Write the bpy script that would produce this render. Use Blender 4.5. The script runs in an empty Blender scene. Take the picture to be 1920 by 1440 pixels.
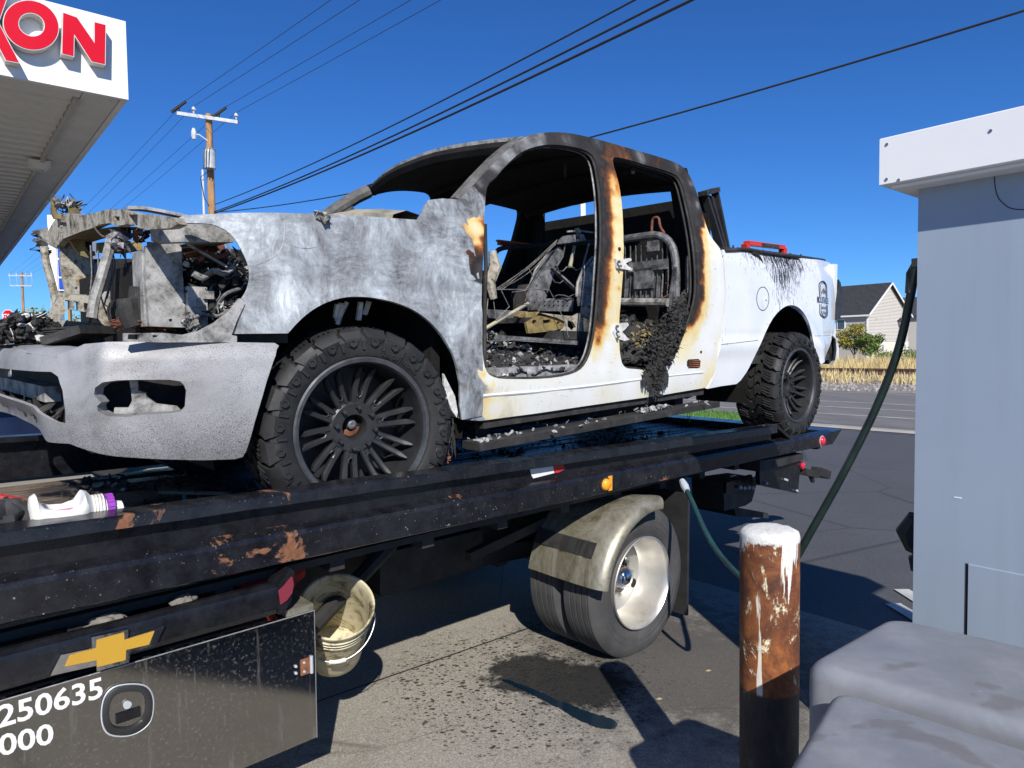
import bpy, bmesh, math, random
import numpy as np
from math import radians, sin, cos, pi, tan, atan2, hypot
from mathutils import Vector, Matrix, noise as mnoise
from mathutils.geometry import delaunay_2d_cdt
random.seed(7); RNG = np.random.RandomState(5)
SC = bpy.context.scene
COL = SC.collection

# ------------------------------------------------------------------ camera, sky, sun, exposure
def rx(a): c, s = cos(a), sin(a); return np.array([[1,0,0],[0,c,-s],[0,s,c]])
def ry(a): c, s = cos(a), sin(a); return np.array([[c,0,s],[0,1,0],[-s,0,c]])
def rz(a): c, s = cos(a), sin(a); return np.array([[c,-s,0],[s,c,0],[0,0,1]])
FPX = 1315.
CAM_R = rx(pi/2 + radians(-2.65)) @ rz(radians(-.75))
CAM_C = np.array([0, 0, 1.65])
cd = bpy.data.cameras.new('camera'); cam = bpy.data.objects.new('camera', cd); COL.objects.link(cam)
cd.sensor_width = 36; cd.lens = FPX/1920*36; cd.clip_start = .05; cd.clip_end = 6000
mw = np.eye(4); mw[:3,:3] = CAM_R; mw[:3,3] = CAM_C
cam.matrix_world = Matrix(mw.tolist())
SC.camera = cam
SUN = np.array([.13, -.80, .587]); SUN /= np.linalg.norm(SUN)
elev = math.asin(SUN[2]); azim = atan2(SUN[0], SUN[1])
w = bpy.data.worlds.new('World'); SC.world = w; w.use_nodes = True
nt = w.node_tree; nt.nodes.clear()
sky = nt.nodes.new('ShaderNodeTexSky'); sky.sky_type = 'NISHITA'; sky.sun_disc = False
sky.sun_elevation = elev; sky.sun_rotation = azim; sky.altitude = 1400
sky.air_density = 1.0; sky.dust_density = .15; sky.ozone_density = 3.5
hs = nt.nodes.new('ShaderNodeHueSaturation'); hs.inputs['Saturation'].default_value = 1.12
hs.inputs['Value'].default_value = 1.0
bg = nt.nodes.new('ShaderNodeBackground'); bg.inputs[1].default_value = .083
wo = nt.nodes.new('ShaderNodeOutputWorld')
tint = nt.nodes.new('ShaderNodeMix'); tint.data_type = 'RGBA'; tint.blend_type = 'MULTIPLY'; tint.inputs[0].default_value = 1; tint.inputs[7].default_value = (.42, .79, 1.24, 1)
nt.links.new(sky.outputs[0], hs.inputs['Color']); nt.links.new(hs.outputs[0], tint.inputs[6]); nt.links.new(tint.outputs[2], bg.inputs[0]); nt.links.new(bg.outputs[0], wo.inputs[0])
sl = bpy.data.lights.new('sun', 'SUN'); so = bpy.data.objects.new('sun', sl); COL.objects.link(so)
sl.energy = 4.9; sl.angle = radians(.53); sl.color = (1.0, .955, .88)
so.rotation_euler = Vector(SUN.tolist()).to_track_quat('Z', 'Y').to_euler()
SC.view_settings.view_transform = 'Standard'; SC.view_settings.look = 'None'
SC.view_settings.exposure = 0.28; SC.view_settings.gamma = 1.0; SC.view_settings.use_curve_mapping = False
SC.render.engine = 'CYCLES'

# ------------------------------------------------------------------ frames
TM = rz(radians(223.25)) @ ry(radians(.2)) @ rx(radians(-1.0)); TO = np.array([-1.27, 3.53, .92])   # truck frame: x forward, y outboard left, z up
TC = TM.T @ (CAM_C - TO)
XS = np.array([.769, .639, 0]); YS = np.array([-.639, .769, 0])                                     # site frame
def ray(px, py): return CAM_R @ np.array([(px-960)/FPX, -(py-720)/FPX, -1.])
def side(px, py, y):                      # where the sight line meets a plane y = const of the truck frame
    d = TM.T @ ray(px, py); return TC + d*((y-TC[1])/d[1])
def xpl(px, py, x):
    d = TM.T @ ray(px, py); return TC + d*((x-TC[0])/d[0])
def zpl(px, py, z):
    d = TM.T @ ray(px, py); return TC + d*((z-TC[2])/d[2])
def gnd(px, py, z=0.):
    d = ray(px, py); return CAM_C + d*((z-CAM_C[2])/d[2])
def dep(px, py, d):
    r = ray(px, py); return CAM_C + r*(d/r[1])
def T2W(p): return TM @ np.asarray(p, float) + TO
def site(s, t, z=0.): return XS*s + YS*t + np.array([0, 0, z])
def tmat(o=TO):
    m = np.eye(4); m[:3,:3] = TM; m[:3,3] = o; return Matrix(m.tolist())
def smat(o, a=None):
    m = np.eye(4); m[:3,0] = XS; m[:3,1] = YS; m[:3,3] = o; return Matrix(m.tolist())

# ------------------------------------------------------------------ node helper
class N:
    def __init__(s, name):
        s.m = bpy.data.materials.new(name); s.m.use_nodes = True
        s.t = s.m.node_tree; s.b = s.t.nodes['Principled BSDF']; s.tc = s.t.nodes.new('ShaderNodeTexCoord'); s.co = s.tc.outputs['Object']
    def n(s, ty): return s.t.nodes.new(ty)
    def L(s, a, b): s.t.links.new(a, b)
    def put(s, sock, v):
        if hasattr(v, 'is_output'): s.L(v, sock)
        elif isinstance(v, (tuple, list)): sock.default_value = tuple(v)+((1,) if len(v) == 3 and sock.type == 'RGBA' else ())
        else: sock.default_value = v
    def mapping(s, scale=(1,1,1), rot=(0,0,0), co=None):
        m = s.n('ShaderNodeMapping'); s.L(co or s.co, m.inputs[0]); m.inputs['Scale'].default_value = scale; m.inputs['Rotation'].default_value = rot; return m.outputs[0]
    def noise(s, sc, det=6, rough=.6, dist=0, co=None):
        x = s.n('ShaderNodeTexNoise'); s.L(co or s.co, x.inputs['Vector']); x.inputs['Scale'].default_value = sc
        x.inputs['Detail'].default_value = det; x.inputs['Roughness'].default_value = rough; x.inputs['Distortion'].default_value = dist; return x.outputs[0]
    def voro(s, sc, feat='F1', co=None, out=0, rnd=1):
        x = s.n('ShaderNodeTexVoronoi'); x.feature = feat; s.L(co or s.co, x.inputs['Vector']); x.inputs['Scale'].default_value = sc; x.inputs['Randomness'].default_value = rnd; return x.outputs[out]
    def ramp(s, fac, st, interp='LINEAR'):
        r = s.n('ShaderNodeValToRGB'); s.put(r.inputs[0], fac); e = r.color_ramp.elements; r.color_ramp.interpolation = interp
        while len(e) < len(st): e.new(.5)
        for el, (p, c) in zip(e, st):
            el.position = p; el.color = (c, c, c, 1) if isinstance(c, (int, float)) else tuple(c)+(1,)
        return r.outputs[0]
    def mix(s, f, a, b, mode='MIX'):
        x = s.n('ShaderNodeMix'); x.data_type = 'RGBA'; x.blend_type = mode
        s.put(x.inputs[0], f); s.put(x.inputs[6], a if not isinstance(a, (int, float)) else (a,a,a)); s.put(x.inputs[7], b if not isinstance(b, (int, float)) else (b,b,b)); return x.outputs[2]
    def math(s, op, a, b=0.):
        x = s.n('ShaderNodeMath'); x.operation = op; s.put(x.inputs[0], a); s.put(x.inputs[1], b); return x.outputs[0]
    def attr(s, name):
        x = s.n('ShaderNodeAttribute'); x.attribute_name = name; return x.outputs['Fac']
    def sep(s, co=None):
        x = s.n('ShaderNodeSeparateXYZ'); s.L(co or s.co, x.inputs[0]); return x.outputs
    def bump(s, h, st=.3, dist=.01):
        x = s.n('ShaderNodeBump'); s.put(x.inputs['Height'], h); x.inputs['Strength'].default_value = st; x.inputs['Distance'].default_value = dist; s.L(x.outputs[0], s.b.inputs['Normal'])
    def fin(s, col=None, rough=None, metal=None, spec=None):
        if col is not None: s.put(s.b.inputs['Base Color'], col)
        if rough is not None: s.put(s.b.inputs['Roughness'], rough)
        if metal is not None: s.put(s.b.inputs['Metallic'], metal)
        if spec is not None: s.put(s.b.inputs['Specular IOR Level'], spec)
        return s.m

MAT = {}
def simple(name, c1, c2=None, sc=8, rough=.6, metal=0., bump=.15, bsc=60, dist=.003, det=6, stretch=(1,1,1), spec=.5, thr=(.35,.65)):
    k = N(name); co = k.mapping(stretch); c2 = c2 or tuple(x*.7 for x in c1)
    f = k.noise(sc, det, .65, .3, co); col = k.ramp(f, [(thr[0], c1), (thr[1], c2)])
    if bump: k.bump(k.noise(bsc, 4, .6, 0, co), bump, dist)
    r = k.ramp(k.noise(sc*1.7, 4, .6, 0, co), [(.3, max(0, rough-.12)), (.7, min(1, rough+.12))])
    m = k.fin(col, r, metal, spec); MAT[name] = m; return m

def chipped(name, base, hi, rust, sc=3, thr=.66, rough=.35, speck=.72, drips=None, metal=0.):
    """painted steel with scratches, dust specks, chips and rust"""
    k = N(name)
    big = k.noise(sc, 8, .68, .4); fine = k.noise(90, 4, .7); mid = k.noise(14, 6, .7)
    col = k.mix(k.ramp(mid, [(.35, 0), (.8, 1)]), base, hi)
    sp = k.ramp(fine, [(speck, 0), (speck+.05, 1)]); sp2 = k.math('MULTIPLY', sp, k.ramp(k.noise(5, 3), [(.4, .15), (.65, 1)]))
    col = k.mix(sp2, col, (.38,.37,.36))
    scr = k.ramp(k.noise(26, 5, .6, .6, k.mapping((.5, 1, 3))), [(.72, 0), (.75, .3)])
    col = k.mix(scr, col, (.25,.25,.26))
    rm = k.ramp(big, [(thr, 0), (thr+.02, 1)])
    rc = k.ramp(k.noise(40, 5), [(.3, rust), (.7, tuple(min(1, x*2.2+.012) for x in rust))])
    col = k.mix(rm, col, rc)
    rg = k.mix(rm, k.ramp(mid, [(.3, rough*.7), (.75, min(1, rough*1.6))]), .85)
    k.bump(k.math('SUBTRACT', k.math('MULTIPLY', fine, .35), k.math('MULTIPLY', rm, .8)), .35, .004)
    m = k.fin(col, rg, metal); MAT[name] = m; return m

# ---- burned bodywork: two painted-on attributes: burn (heat discoloration) and ash (bare oxidised metal)
k = N('burned_body_paint')
burn = k.attr('burn'); ash = k.attr('ash')
n1 = k.noise(7, 8, .7, .6); n2 = k.noise(3.2, 6, .6, 1.2, k.mapping((1.6, 1, .5)))
bb = k.math('ADD', burn, k.math('MULTIPLY', k.math('SUBTRACT', n1, .5), k.ramp(burn, [(.03, .08), (.25, .30), (.5, .50)])))
colb = k.ramp(bb, [(0, (.72,.73,.74)), (.14, (.68,.68,.64)), (.24, (.70,.62,.40)), (.37, (.66,.48,.19)), (.45, (.50,.20,.045)), (.50, (.20,.07,.02)), (.56, (.09,.035,.015)), (.66, (.014,.012,.012)), (.82, (.035,.034,.035)), (.90, (.11,.11,.112)), (1, (.25,.25,.255))])
# fine soot scratches on white
sc_ = k.ramp(k.noise(22, 9, .78, .2, k.mapping((.6, 1, 3))), [(.60, 0), (.66, .55)]); sc2 = k.math('MULTIPLY', sc_, k.ramp(burn, [(.02, .15), (.10, 1)])); rn_ = k.ramp(k.noise(40, 6, .7, .1, k.mapping((3, 1, .25))), [(.60, 0), (.70, .5)]); sc2 = k.math('MAXIMUM', sc2, k.math('MULTIPLY', rn_, k.ramp(burn, [(.04, .0), (.12, 1), (.3, 1), (.4, 0)])))
colb = k.mix(sc2, colb, (.10,.09,.08))
# oxide: frosted patches and brushed fans
st1 = k.noise(5.5, 10, .78, .55, k.mapping((1.1, 1, .9))); st2 = k.noise(15, 8, .8, .7, k.mapping((1.9, 1, .7), (0, .5, 0))); st3 = k.noise(19, 8, .8, .6, k.mapping((.7, 1, 2.0), (0, .35, 0)))
patch = k.noise(2.3, 3, .5, .5); pm_ = k.ramp(k.noise(3.1, 2, .5, .3), [(.44, 0), (.56, 1)])
am = k.math('ADD', k.math('MULTIPLY', st1, .55), k.math('ADD', k.math('MULTIPLY', k.mix(pm_, st2, st3), .42), k.math('MULTIPLY', patch, .30)))
ashc = k.ramp(am, [(.525, (.085,.082,.085)), (.575, (.175,.182,.192)), (.615, (.23,.247,.265)), (.650, (.29,.313,.335)), (.690, (.36,.395,.425)), (.750, (.55,.58,.60))])
spk = k.ramp(k.voro(150), [(.10, 1), (.18, 0)]); spm = k.math('MULTIPLY', spk, k.ramp(k.noise(6, 4), [(.5, 0), (.6, .55)]))
ashc = k.mix(spm, ashc, (.74,.76,.78))
rustp = k.ramp(k.noise(4.2, 5, .6, .5), [(.63, 0), (.72, .4)]); ashc = k.mix(rustp, ashc, (.20,.155,.13))
af = k.math('ADD', ash, k.math('MULTIPLY', k.math('SUBTRACT', n1, .5), .3)); af = k.ramp(af, [(.42, 0), (.58, 1)])
col = k.mix(af, colb, ashc)
rg = k.mix(af, k.ramp(bb, [(.1, .32), (.3, .5), (.6, .9)]), .62)
hgt = k.mix(af, k.math('MULTIPLY', k.noise(50, 6, .7), k.ramp(bb, [(.15, 0.), (.6, 1.)])), k.math('MULTIPLY', st1, 1.2))
k.bump(hgt, .35, .006); k.fin(col, rg, 0.); k.put(k.b.inputs['Specular IOR Level'], .4); MAT['body'] = k.m

# white bed side with tar drips near the top (attribute 'drip')
k = N('white_paint_with_tar_drips'); drip = k.attr('drip'); burn = k.attr('burn')
nz = k.noise(24, 6, .75, .1, k.mapping((4.4, 1, .35))); nf = k.noise(60, 6, .75, .2, k.mapping((1.6, 1, .4)))
v = k.math('ADD', k.math('MULTIPLY', k.math('SUBTRACT', nz, .5), 1.9), k.math('MULTIPLY', k.math('SUBTRACT', nf, .5), 1.1)); v = k.math('ADD', v, k.math('MULTIPLY', drip, .55)); v = k.math('ADD', v, k.ramp(drip, [(0., -.0), (.06, .0)])); v = k.math('SUBTRACT', v, k.ramp(drip, [(0., .35), (.08, .0)]))
dm = k.ramp(v, [(.36, 0), (.41, 1)])
dust = k.ramp(k.noise(2, 5, .6), [(.4, (.72,.74,.77)), (.75, (.64,.66,.70))])
scm = k.ramp(k.noise(17, 9, .8, .1, k.mapping((1, 1, .8))), [(.66, 0), (.72, .35)])
dust = k.mix(scm, dust, (.35,.34,.33))
k.fin(k.mix(dm, dust, (.018,.017,.017)), k.mix(dm, .22, .6), 0.); k.put(k.b.inputs['Coat Weight'], .3); MAT['bedpaint'] = k.m

# bumper: oxidised aluminium/chrome burned white
k = N('heat_bleached_steel'); a = k.noise(2.5, 6, .6, .6); b = k.noise(330, 3, .75); c = k.noise(7, 6, .72, .5)
col = k.ramp(a, [(.36, (.40,.40,.41)), (.5, (.32,.317,.325)), (.66, (.19,.186,.183))])
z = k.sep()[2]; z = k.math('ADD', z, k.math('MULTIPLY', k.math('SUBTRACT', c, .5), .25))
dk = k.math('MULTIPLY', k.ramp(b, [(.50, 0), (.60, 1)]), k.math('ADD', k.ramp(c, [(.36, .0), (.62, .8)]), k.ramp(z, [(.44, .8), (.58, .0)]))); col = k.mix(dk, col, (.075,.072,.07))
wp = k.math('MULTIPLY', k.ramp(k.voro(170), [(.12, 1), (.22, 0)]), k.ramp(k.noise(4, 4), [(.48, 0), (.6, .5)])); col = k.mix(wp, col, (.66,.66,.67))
st = k.ramp(k.noise(3.6, 4), [(.70, 0), (.76, .45)]); col = k.mix(st, col, (.36,.29,.17))
k.bump(k.math('ADD', b, c), .25, .003); k.fin(col, .5, .25); MAT['bumper'] = k.m

k = N('scorched_tan_steel'); a = k.noise(14, 9, .72, .25); b = k.noise(60, 5, .7); geo = k.n('ShaderNodeNewGeometry')
col = k.ramp(a, [(.34, (.03,.026,.024)), (.41, (.14,.115,.085)), (.48, (.32,.29,.23)), (.56, (.43,.41,.36)), (.63, (.28,.21,.10)), (.70, (.13,.085,.05))])
col = k.mix(k.ramp(b, [(.58, 0), (.66, .8)]), col, (.06,.05,.045)); k.bump(k.math('ADD', a, b), .4, .004); k.fin(col, .75, .1); MAT['scorch'] = k.m
k = N('scorched_grey_steel'); a = k.noise(12, 9, .72, .25); b = k.noise(70, 5, .7)
col = k.ramp(a, [(.34, (.045,.043,.042)), (.42, (.17,.165,.155)), (.52, (.33,.325,.31)), (.62, (.44,.43,.42)), (.70, (.22,.19,.155))])
col = k.mix(k.ramp(b, [(.60, 0), (.68, .7)]), col, (.08,.07,.06)); k.bump(k.math('ADD', a, b), .35, .003); k.fin(col, .7, .15); MAT['scorchgrey'] = k.m
k = N('charred_black_steel'); a = k.noise(8, 8, .72, .5); b = k.noise(45, 6, .75)
col = k.ramp(a, [(.35, (.010,.010,.010)), (.55, (.028,.027,.026)), (.72, (.075,.07,.065))]); col = k.mix(k.ramp(b, [(.62, 0), (.70, .5)]), col, (.16,.155,.15))
k.bump(k.math('ADD', a, b), .6, .006); k.fin(col, .8, 0.); MAT['char'] = k.m
k = N('soot_matte_lining'); a = k.noise(5, 8, .72, .5); b = k.noise(30, 6, .75)
col = k.ramp(a, [(.35, (.006,.006,.006)), (.6, (.016,.015,.014)), (.8, (.05,.047,.043))]); k.bump(k.math('ADD', a, b), .6, .006); k.fin(col, .9, 0., .25); MAT['soot'] = k.m
k = N('sooty_bare_steel'); a = k.noise(14, 7, .7, .4); b = k.noise(90, 4, .7)
col = k.ramp(a, [(.35, (.04,.04,.042)), (.5, (.15,.15,.155)), (.65, (.30,.30,.31))]); k.bump(b, .3, .002); k.fin(col, .55, .35); MAT['seat'] = k.m
simple('pillarsoot', (.13,.125,.12), (.05,.048,.047), 12, .8, 0, .5, 60, .003)
simple('ash', (.42,.42,.43), (.12,.12,.12), 20, .9, 0, .6, 80, .006)
simple('whiteash', (.72,.71,.68), (.38,.37,.35), 30, .9, 0, .6, 80, .004)
simple('yellowed', (.34,.25,.085), (.10,.075,.04), 14, .8, 0, .5, 60, .005)
simple('copper', (.30,.10,.055), (.09,.04,.03), 40, .6, .3, .2)
simple('wiregrey', (.28,.27,.25), (.10,.09,.09), 40, .6, .3, .2)
simple('orange', (.62,.14,.03), (.30,.06,.02), 10, .6)
simple('rust', (.33,.12,.05), (.12,.05,.03), 12, .8, 0, .5, 60, .004)
simple('cowl', (.45,.40,.26), (.20,.19,.17), 7, .8, 0, .4, 40, .005)

# rubber
k = N('dusty_black_rubber'); a = k.noise(9, 7, .7); b = k.noise(70, 4, .6)
col = k.ramp(a, [(.35, (.010,.010,.0105)), (.6, (.018,.018,.018)), (.8, (.045,.041,.036))])
k.bump(b, .3, .002); k.fin(col, k.ramp(a, [(.3, .5), (.7, .8)]), 0.); MAT['rubber'] = k.m
k = N('grey_worn_rubber'); a = k.noise(5, 7, .7); b = k.noise(90, 4, .6)
col = k.ramp(a, [(.35, (.040,.040,.042)), (.6, (.066,.065,.064)), (.8, (.10,.096,.09))]); k.bump(b, .25, .002); k.fin(col, .75, 0.); MAT['greyrubber'] = k.m
simple('rim', (.040,.041,.043), (.026,.026,.028), 9, .42, .3, .1)
simple('rimlip', (.085,.09,.10), (.04,.042,.045), 9, .5, .4, .1)
k = N('cast_aluminium_wheel'); a = k.noise(5, 7, .7, .4); col = k.ramp(a, [(.3, (.74,.73,.71)), (.6, (.62,.60,.55)), (.78, (.38,.30,.22))])
k.bump(k.noise(40, 4), .12, .002); k.fin(col, k.ramp(a, [(.3, .28), (.7, .5)]), .8); MAT['alu'] = k.m
simple('chrome', (.75,.76,.78), (.55,.55,.57), 20, .12, 1., .05)
simple('ochre', (.62,.36,.045), (.55,.31,.04), 3, .35, .2, .05)
k = N('stained_aluminium_fender'); a = k.noise(6, 8, .72, .6, k.mapping((1, 1, .5))); b = k.noise(60, 5, .7); c = k.noise(14, 5, .7, .3, k.mapping((3, 3, .25)))
col = k.ramp(a, [(.3, (.46,.44,.37)), (.5, (.30,.28,.215)), (.66, (.11,.09,.05))]); col = k.mix(k.ramp(c, [(.56, 0), (.66, .6)]), col, (.22,.18,.06)); col = k.mix(k.ramp(b, [(.58, 0), (.66, .5)]), col, (.10,.09,.06))
k.bump(b, .25, .002); k.fin(col, .42, .55); MAT['fenderalu'] = k.m

chipped('blackpaint', (.006,.006,.008), (.018,.019,.023), (.16,.065,.028), 3.2, .71, .24, .72)
chipped('blackpaint_rail', (.006,.006,.008), (.020,.021,.026), (.105,.042,.018), 2.6, .632, .24, .655)
k = N('dusty_gloss_black_box'); a = k.noise(2.2, 8, .7, .5); b = k.noise(80, 5, .75); c = k.noise(16, 6, .7, .3, k.mapping((1, 1, .12))); d = k.noise(34, 6, .75, 1.2, k.mapping((.6, 1, 1.6)))
dust = k.math('MULTIPLY', k.ramp(b, [(.54, 0), (.72, .6)]), k.ramp(a, [(.40, .10), (.62, .8)])); dust = k.math('MAXIMUM', dust, k.ramp(c, [(.60, 0), (.72, .35)])); dust = k.math('MAXIMUM', dust, k.ramp(d, [(.71, 0), (.75, .5)]))
col = k.mix(dust, (.34,.33,.31), (.20,.18,.15)); k.bump(b, .04, .001); k.fin(col, k.mix(dust, .10, .55), k.mix(dust, 1., .0)); MAT['boxpaint'] = k.m
simple('darkframe', (.012,.012,.013), (.03,.029,.028), 8, .7, 0, .3)
simple('blackplastic', (.018,.018,.019), (.03,.03,.03), 8, .55, 0, .2)
# wet charred planks
k = N('wet_black_planks'); a = k.noise(3, 7, .7, .6, k.mapping((.35, 1, 1))); g = k.noise(24, 7, .7, .6, k.mapping((.12, 1, 1))); wet = k.noise(2.3, 5, .6, .8, k.mapping((.6, 1, 1)))
x = k.sep()[0]
dry = k.ramp(k.math('ADD', k.math('MULTIPLY', x, .34), k.math('MULTIPLY', k.math('SUBTRACT', wet, .5), 1.2)), [(.12, 0), (.30, 1)])
wood = k.ramp(g, [(.3, (.07,.05,.036)), (.5, (.20,.14,.095)), (.68, (.36,.29,.21))])
blk = k.ramp(g, [(.35, (.006,.006,.007)), (.7, (.018,.017,.017))])
col = k.mix(dry, blk, wood); rg = k.mix(dry, k.ramp(a, [(.42, .06), (.58, .32)]), .7)
k.bump(k.math('ADD', k.math('MULTIPLY', g, .9), k.noise(30, 6, .75, .8, k.mapping((.5, 1, 1)))), 1., .03); k.fin(col, rg, 0.); k.put(k.b.inputs['Specular IOR Level'], .9); MAT['plank'] = k.m
simple('lumber', (.36,.27,.15), (.20,.15,.09), 9, .8, 0, .4, 40, .003, stretch=(.2,1,1))
simple('plastic_white', (.78,.77,.72), (.66,.64,.58), 8, .35, 0, .1)
simple('pink', (.62,.16,.28), (.72,.40,.46), 14, .5)
simple('purple', (.30,.05,.42), (.24,.04,.36), 8, .4)
simple('blackcloth', (.018,.018,.020), (.035,.035,.037), 18, .85, 0, .5, 90, .003)
simple('redcloth', (.42,.025,.02), (.25,.02,.02), 8, .75, 0, .3)
simple('greycloth', (.22,.20,.17), (.10,.09,.08), 9, .9, 0, .5)
k = N('dirty_cream_plastic'); a = k.noise(9, 8, .72, .8); b = k.noise(3.2, 5, .6)
col = k.ramp(a, [(.35, (.64,.59,.42)), (.50, (.50,.44,.28)), (.57, (.20,.165,.09)), (.68, (.06,.05,.03))]); k.bump(a, .15, .003); k.fin(col, .5, 0.); MAT['cream'] = k.m
simple('wire', (.45,.45,.44), (.3,.3,.3), 20, .4, .7, .05)
k = N('red_lens'); k.fin((.62,.02,.045), .18, 0.); k.put(k.b.inputs['Coat Weight'], .6); MAT['redlens'] = k.m
k = N('dark_red_lens'); k.fin((.20,.03,.05), .25, 0.); MAT['darkredlens'] = k.m
k = N('amber_lens'); a = k.voro(240); k.bump(a, .5, .002); k.fin((.95,.36,.015), .2, 0.); k.put(k.b.inputs['Coat Weight'], .6); MAT['amber'] = k.m
simple('tapewhite', (.80,.80,.79), (.68,.67,.66), 14, .4, 0, .1); simple('tapered', (.60,.03,.03), (.40,.03,.03), 14, .4, 0, .1)
simple('redplastic', (.66,.035,.02), (.50,.03,.02), 8, .45)
simple('letterwhite', (.82,.82,.80), (.70,.70,.68), 10, .45, 0, .05)
simple('teal', (.012,.055,.055), (.010,.035,.037), 10, .45, 0, .1); simple('hosegreen', (.010,.024,.020), (.006,.012,.011), 10, .42, 0, .15, 30)

# bollard: white paint drips over rust
k = N('rusted_bollard_paint'); z = k.sep()[2]
a = k.noise(9, 9, .74, .5); b = k.noise(70, 5, .75); d = k.noise(15, 4, .6, .1, k.mapping((1, 1, .07)))
rustc = k.ramp(a, [(.3, (.035,.015,.008)), (.45, (.13,.040,.014)), (.58, (.26,.085,.022)), (.72, (.42,.16,.035))])
rustc = k.mix(k.ramp(b, [(.5, 0), (.7, .55)]), rustc, (.06,.022,.012))
wh = k.math('ADD', k.ramp(z, [(.0, 0), (1.0, 1.)]), 0.)
t = k.math('ADD', k.math('MULTIPLY', k.math('SUBTRACT', z, 1.075), 4.6), k.math('MULTIPLY', k.math('SUBTRACT', d, .52), 4.4)); t = k.math('MAXIMUM', t, k.math('MULTIPLY', k.math('SUBTRACT', z, 1.082), 8.)); t = k.math('ADD', t, k.math('MULTIPLY', k.math('SUBTRACT', b, .5), .35))
wm = k.ramp(t, [(0, 0), (.06, 1)])
pat = k.ramp(k.noise(5.5, 8, .74, .4, k.mapping((1.4, 1.4, .75))), [(.545, 0), (.585, 1)])
pc = k.ramp(b, [(.35, (.66,.52,.27)), (.6, (.80,.72,.52))])
strk = k.ramp(k.noise(10, 5, .6, .1, k.mapping((2.4, 2.4, .16))), [(.64, 0), (.66, .9)])
col = k.mix(k.math('MULTIPLY', k.math('MULTIPLY', pat, k.ramp(b, [(.42, 0), (.52, 1)])), k.ramp(z, [(.5, .3), (.66, 1)])), rustc, pc); col = k.mix(strk, col, (.70,.66,.56)); col = k.mix(wm, col, k.ramp(b, [(.35, (.70,.69,.65)), (.6, (.60,.59,.55)), (.72, (.35,.32,.28))]))
low = k.ramp(k.math('ADD', z, k.math('MULTIPLY', a, .02)), [(.648, 1), (.656, 0)]); lowc = k.ramp(k.noise(22, 7, .75, 0, k.mapping((1, 1, .4))), [(.35, (.018,.014,.012)), (.6, (.045,.034,.028)), (.72, (.12,.10,.085))]); col = k.mix(low, col, lowc)
k.bump(k.math('ADD', k.math('MULTIPLY', b, .6), k.math('ADD', a, pat)), .4, .004); k.fin(col, .72, 0.); MAT['bollard'] = k.m

# grey moulded bins
k = N('weathered_grey_plastic'); a = k.noise(4.5, 8, .7, .25); b = k.noise(9, 5, .6, .4); c = k.noise(220, 2)
col = k.ramp(a, [(.30, (.16,.168,.185)), (.5, (.20,.208,.228)), (.70, (.26,.268,.285))]); col = k.mix(k.ramp(k.noise(5, 4, .5, .2), [(.60, 0), (.63, .5)]), col, (.13,.115,.10)); col = k.mix(k.ramp(k.noise(46, 5, .7), [(.70, 0), (.73, .6)]), col, (.55,.55,.55))
k.bump(k.math('ADD', a, k.math('MULTIPLY', c, .25)), .12, .003); k.fin(col, k.ramp(b, [(.3, .36), (.7, .6)]), 0.); MAT['bin'] = k.m
k = N('dispenser_paint'); a = k.noise(1.3, 5); st_ = k.noise(9, 5, .6, 0, k.mapping((1, 1, .06))); sp_ = k.noise(60, 5, .75)
col = k.mix(k.ramp(st_, [(.5, 0), (.72, .35)]), k.ramp(a, [(.35, (.315,.375,.455)), (.65, (.285,.343,.42))]), (.24,.275,.325)); col = k.mix(k.ramp(sp_, [(.70, 0), (.74, .5)]), col, (.45,.49,.54)); k.bump(k.noise(160, 3), .05, .001); k.fin(col, k.ramp(k.noise(5, 5), [(.3, .36), (.7, .55)]), .1); MAT['dispenser'] = k.m
simple('dispenser_spare', (.315,.375,.455), (.29,.348,.425), 2.2, .42, .1, .03, 160, .001)
simple('capwhite', (.80,.80,.80), (.77,.77,.78), 2, .4, 0, .02)
simple('screw', (.35,.35,.35), (.3,.3,.3), 2, .3, .8, 0)
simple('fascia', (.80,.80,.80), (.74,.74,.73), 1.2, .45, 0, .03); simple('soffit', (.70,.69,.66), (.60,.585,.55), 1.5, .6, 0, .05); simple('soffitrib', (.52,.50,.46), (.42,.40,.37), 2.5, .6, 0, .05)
simple('signred', (.60,.002,.022), (.57,.002,.020), 1, .5, 0, 0, spec=.2); simple('signreturn', (.74,.73,.70), (.60,.58,.54), 9, .5, 0, .05)

# ground
k = N('concrete_pad'); a = k.noise(1.1, 8, .65, .6); b = k.noise(48, 5, .8); c = k.noise(150, 3, .8); c2 = k.noise(75, 4, .8)
col = k.ramp(a, [(.3, (.36,.332,.285)), (.55, (.315,.29,.245)), (.75, (.24,.22,.188))])
col = k.mix(k.ramp(c, [(.50, 0), (.62, .75)]), col, (.15,.135,.115)); col = k.mix(k.ramp(c2, [(.36, .7), (.47, 0)]), col, (.50,.47,.41)); col = k.mix(k.ramp(b, [(.56, 0), (.68, .6)]), col, (.13,.118,.10))
cr_ = k.ramp(k.voro(.55, 'DISTANCE_TO_EDGE', k.mapping((1, 1, 1))), [(.0, .55), (.004, 0)]); col = k.mix(k.math('MULTIPLY', cr_, k.ramp(k.noise(1.3, 5), [(.45, 0), (.55, 1)])), col, (.08,.07,.06))
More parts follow.
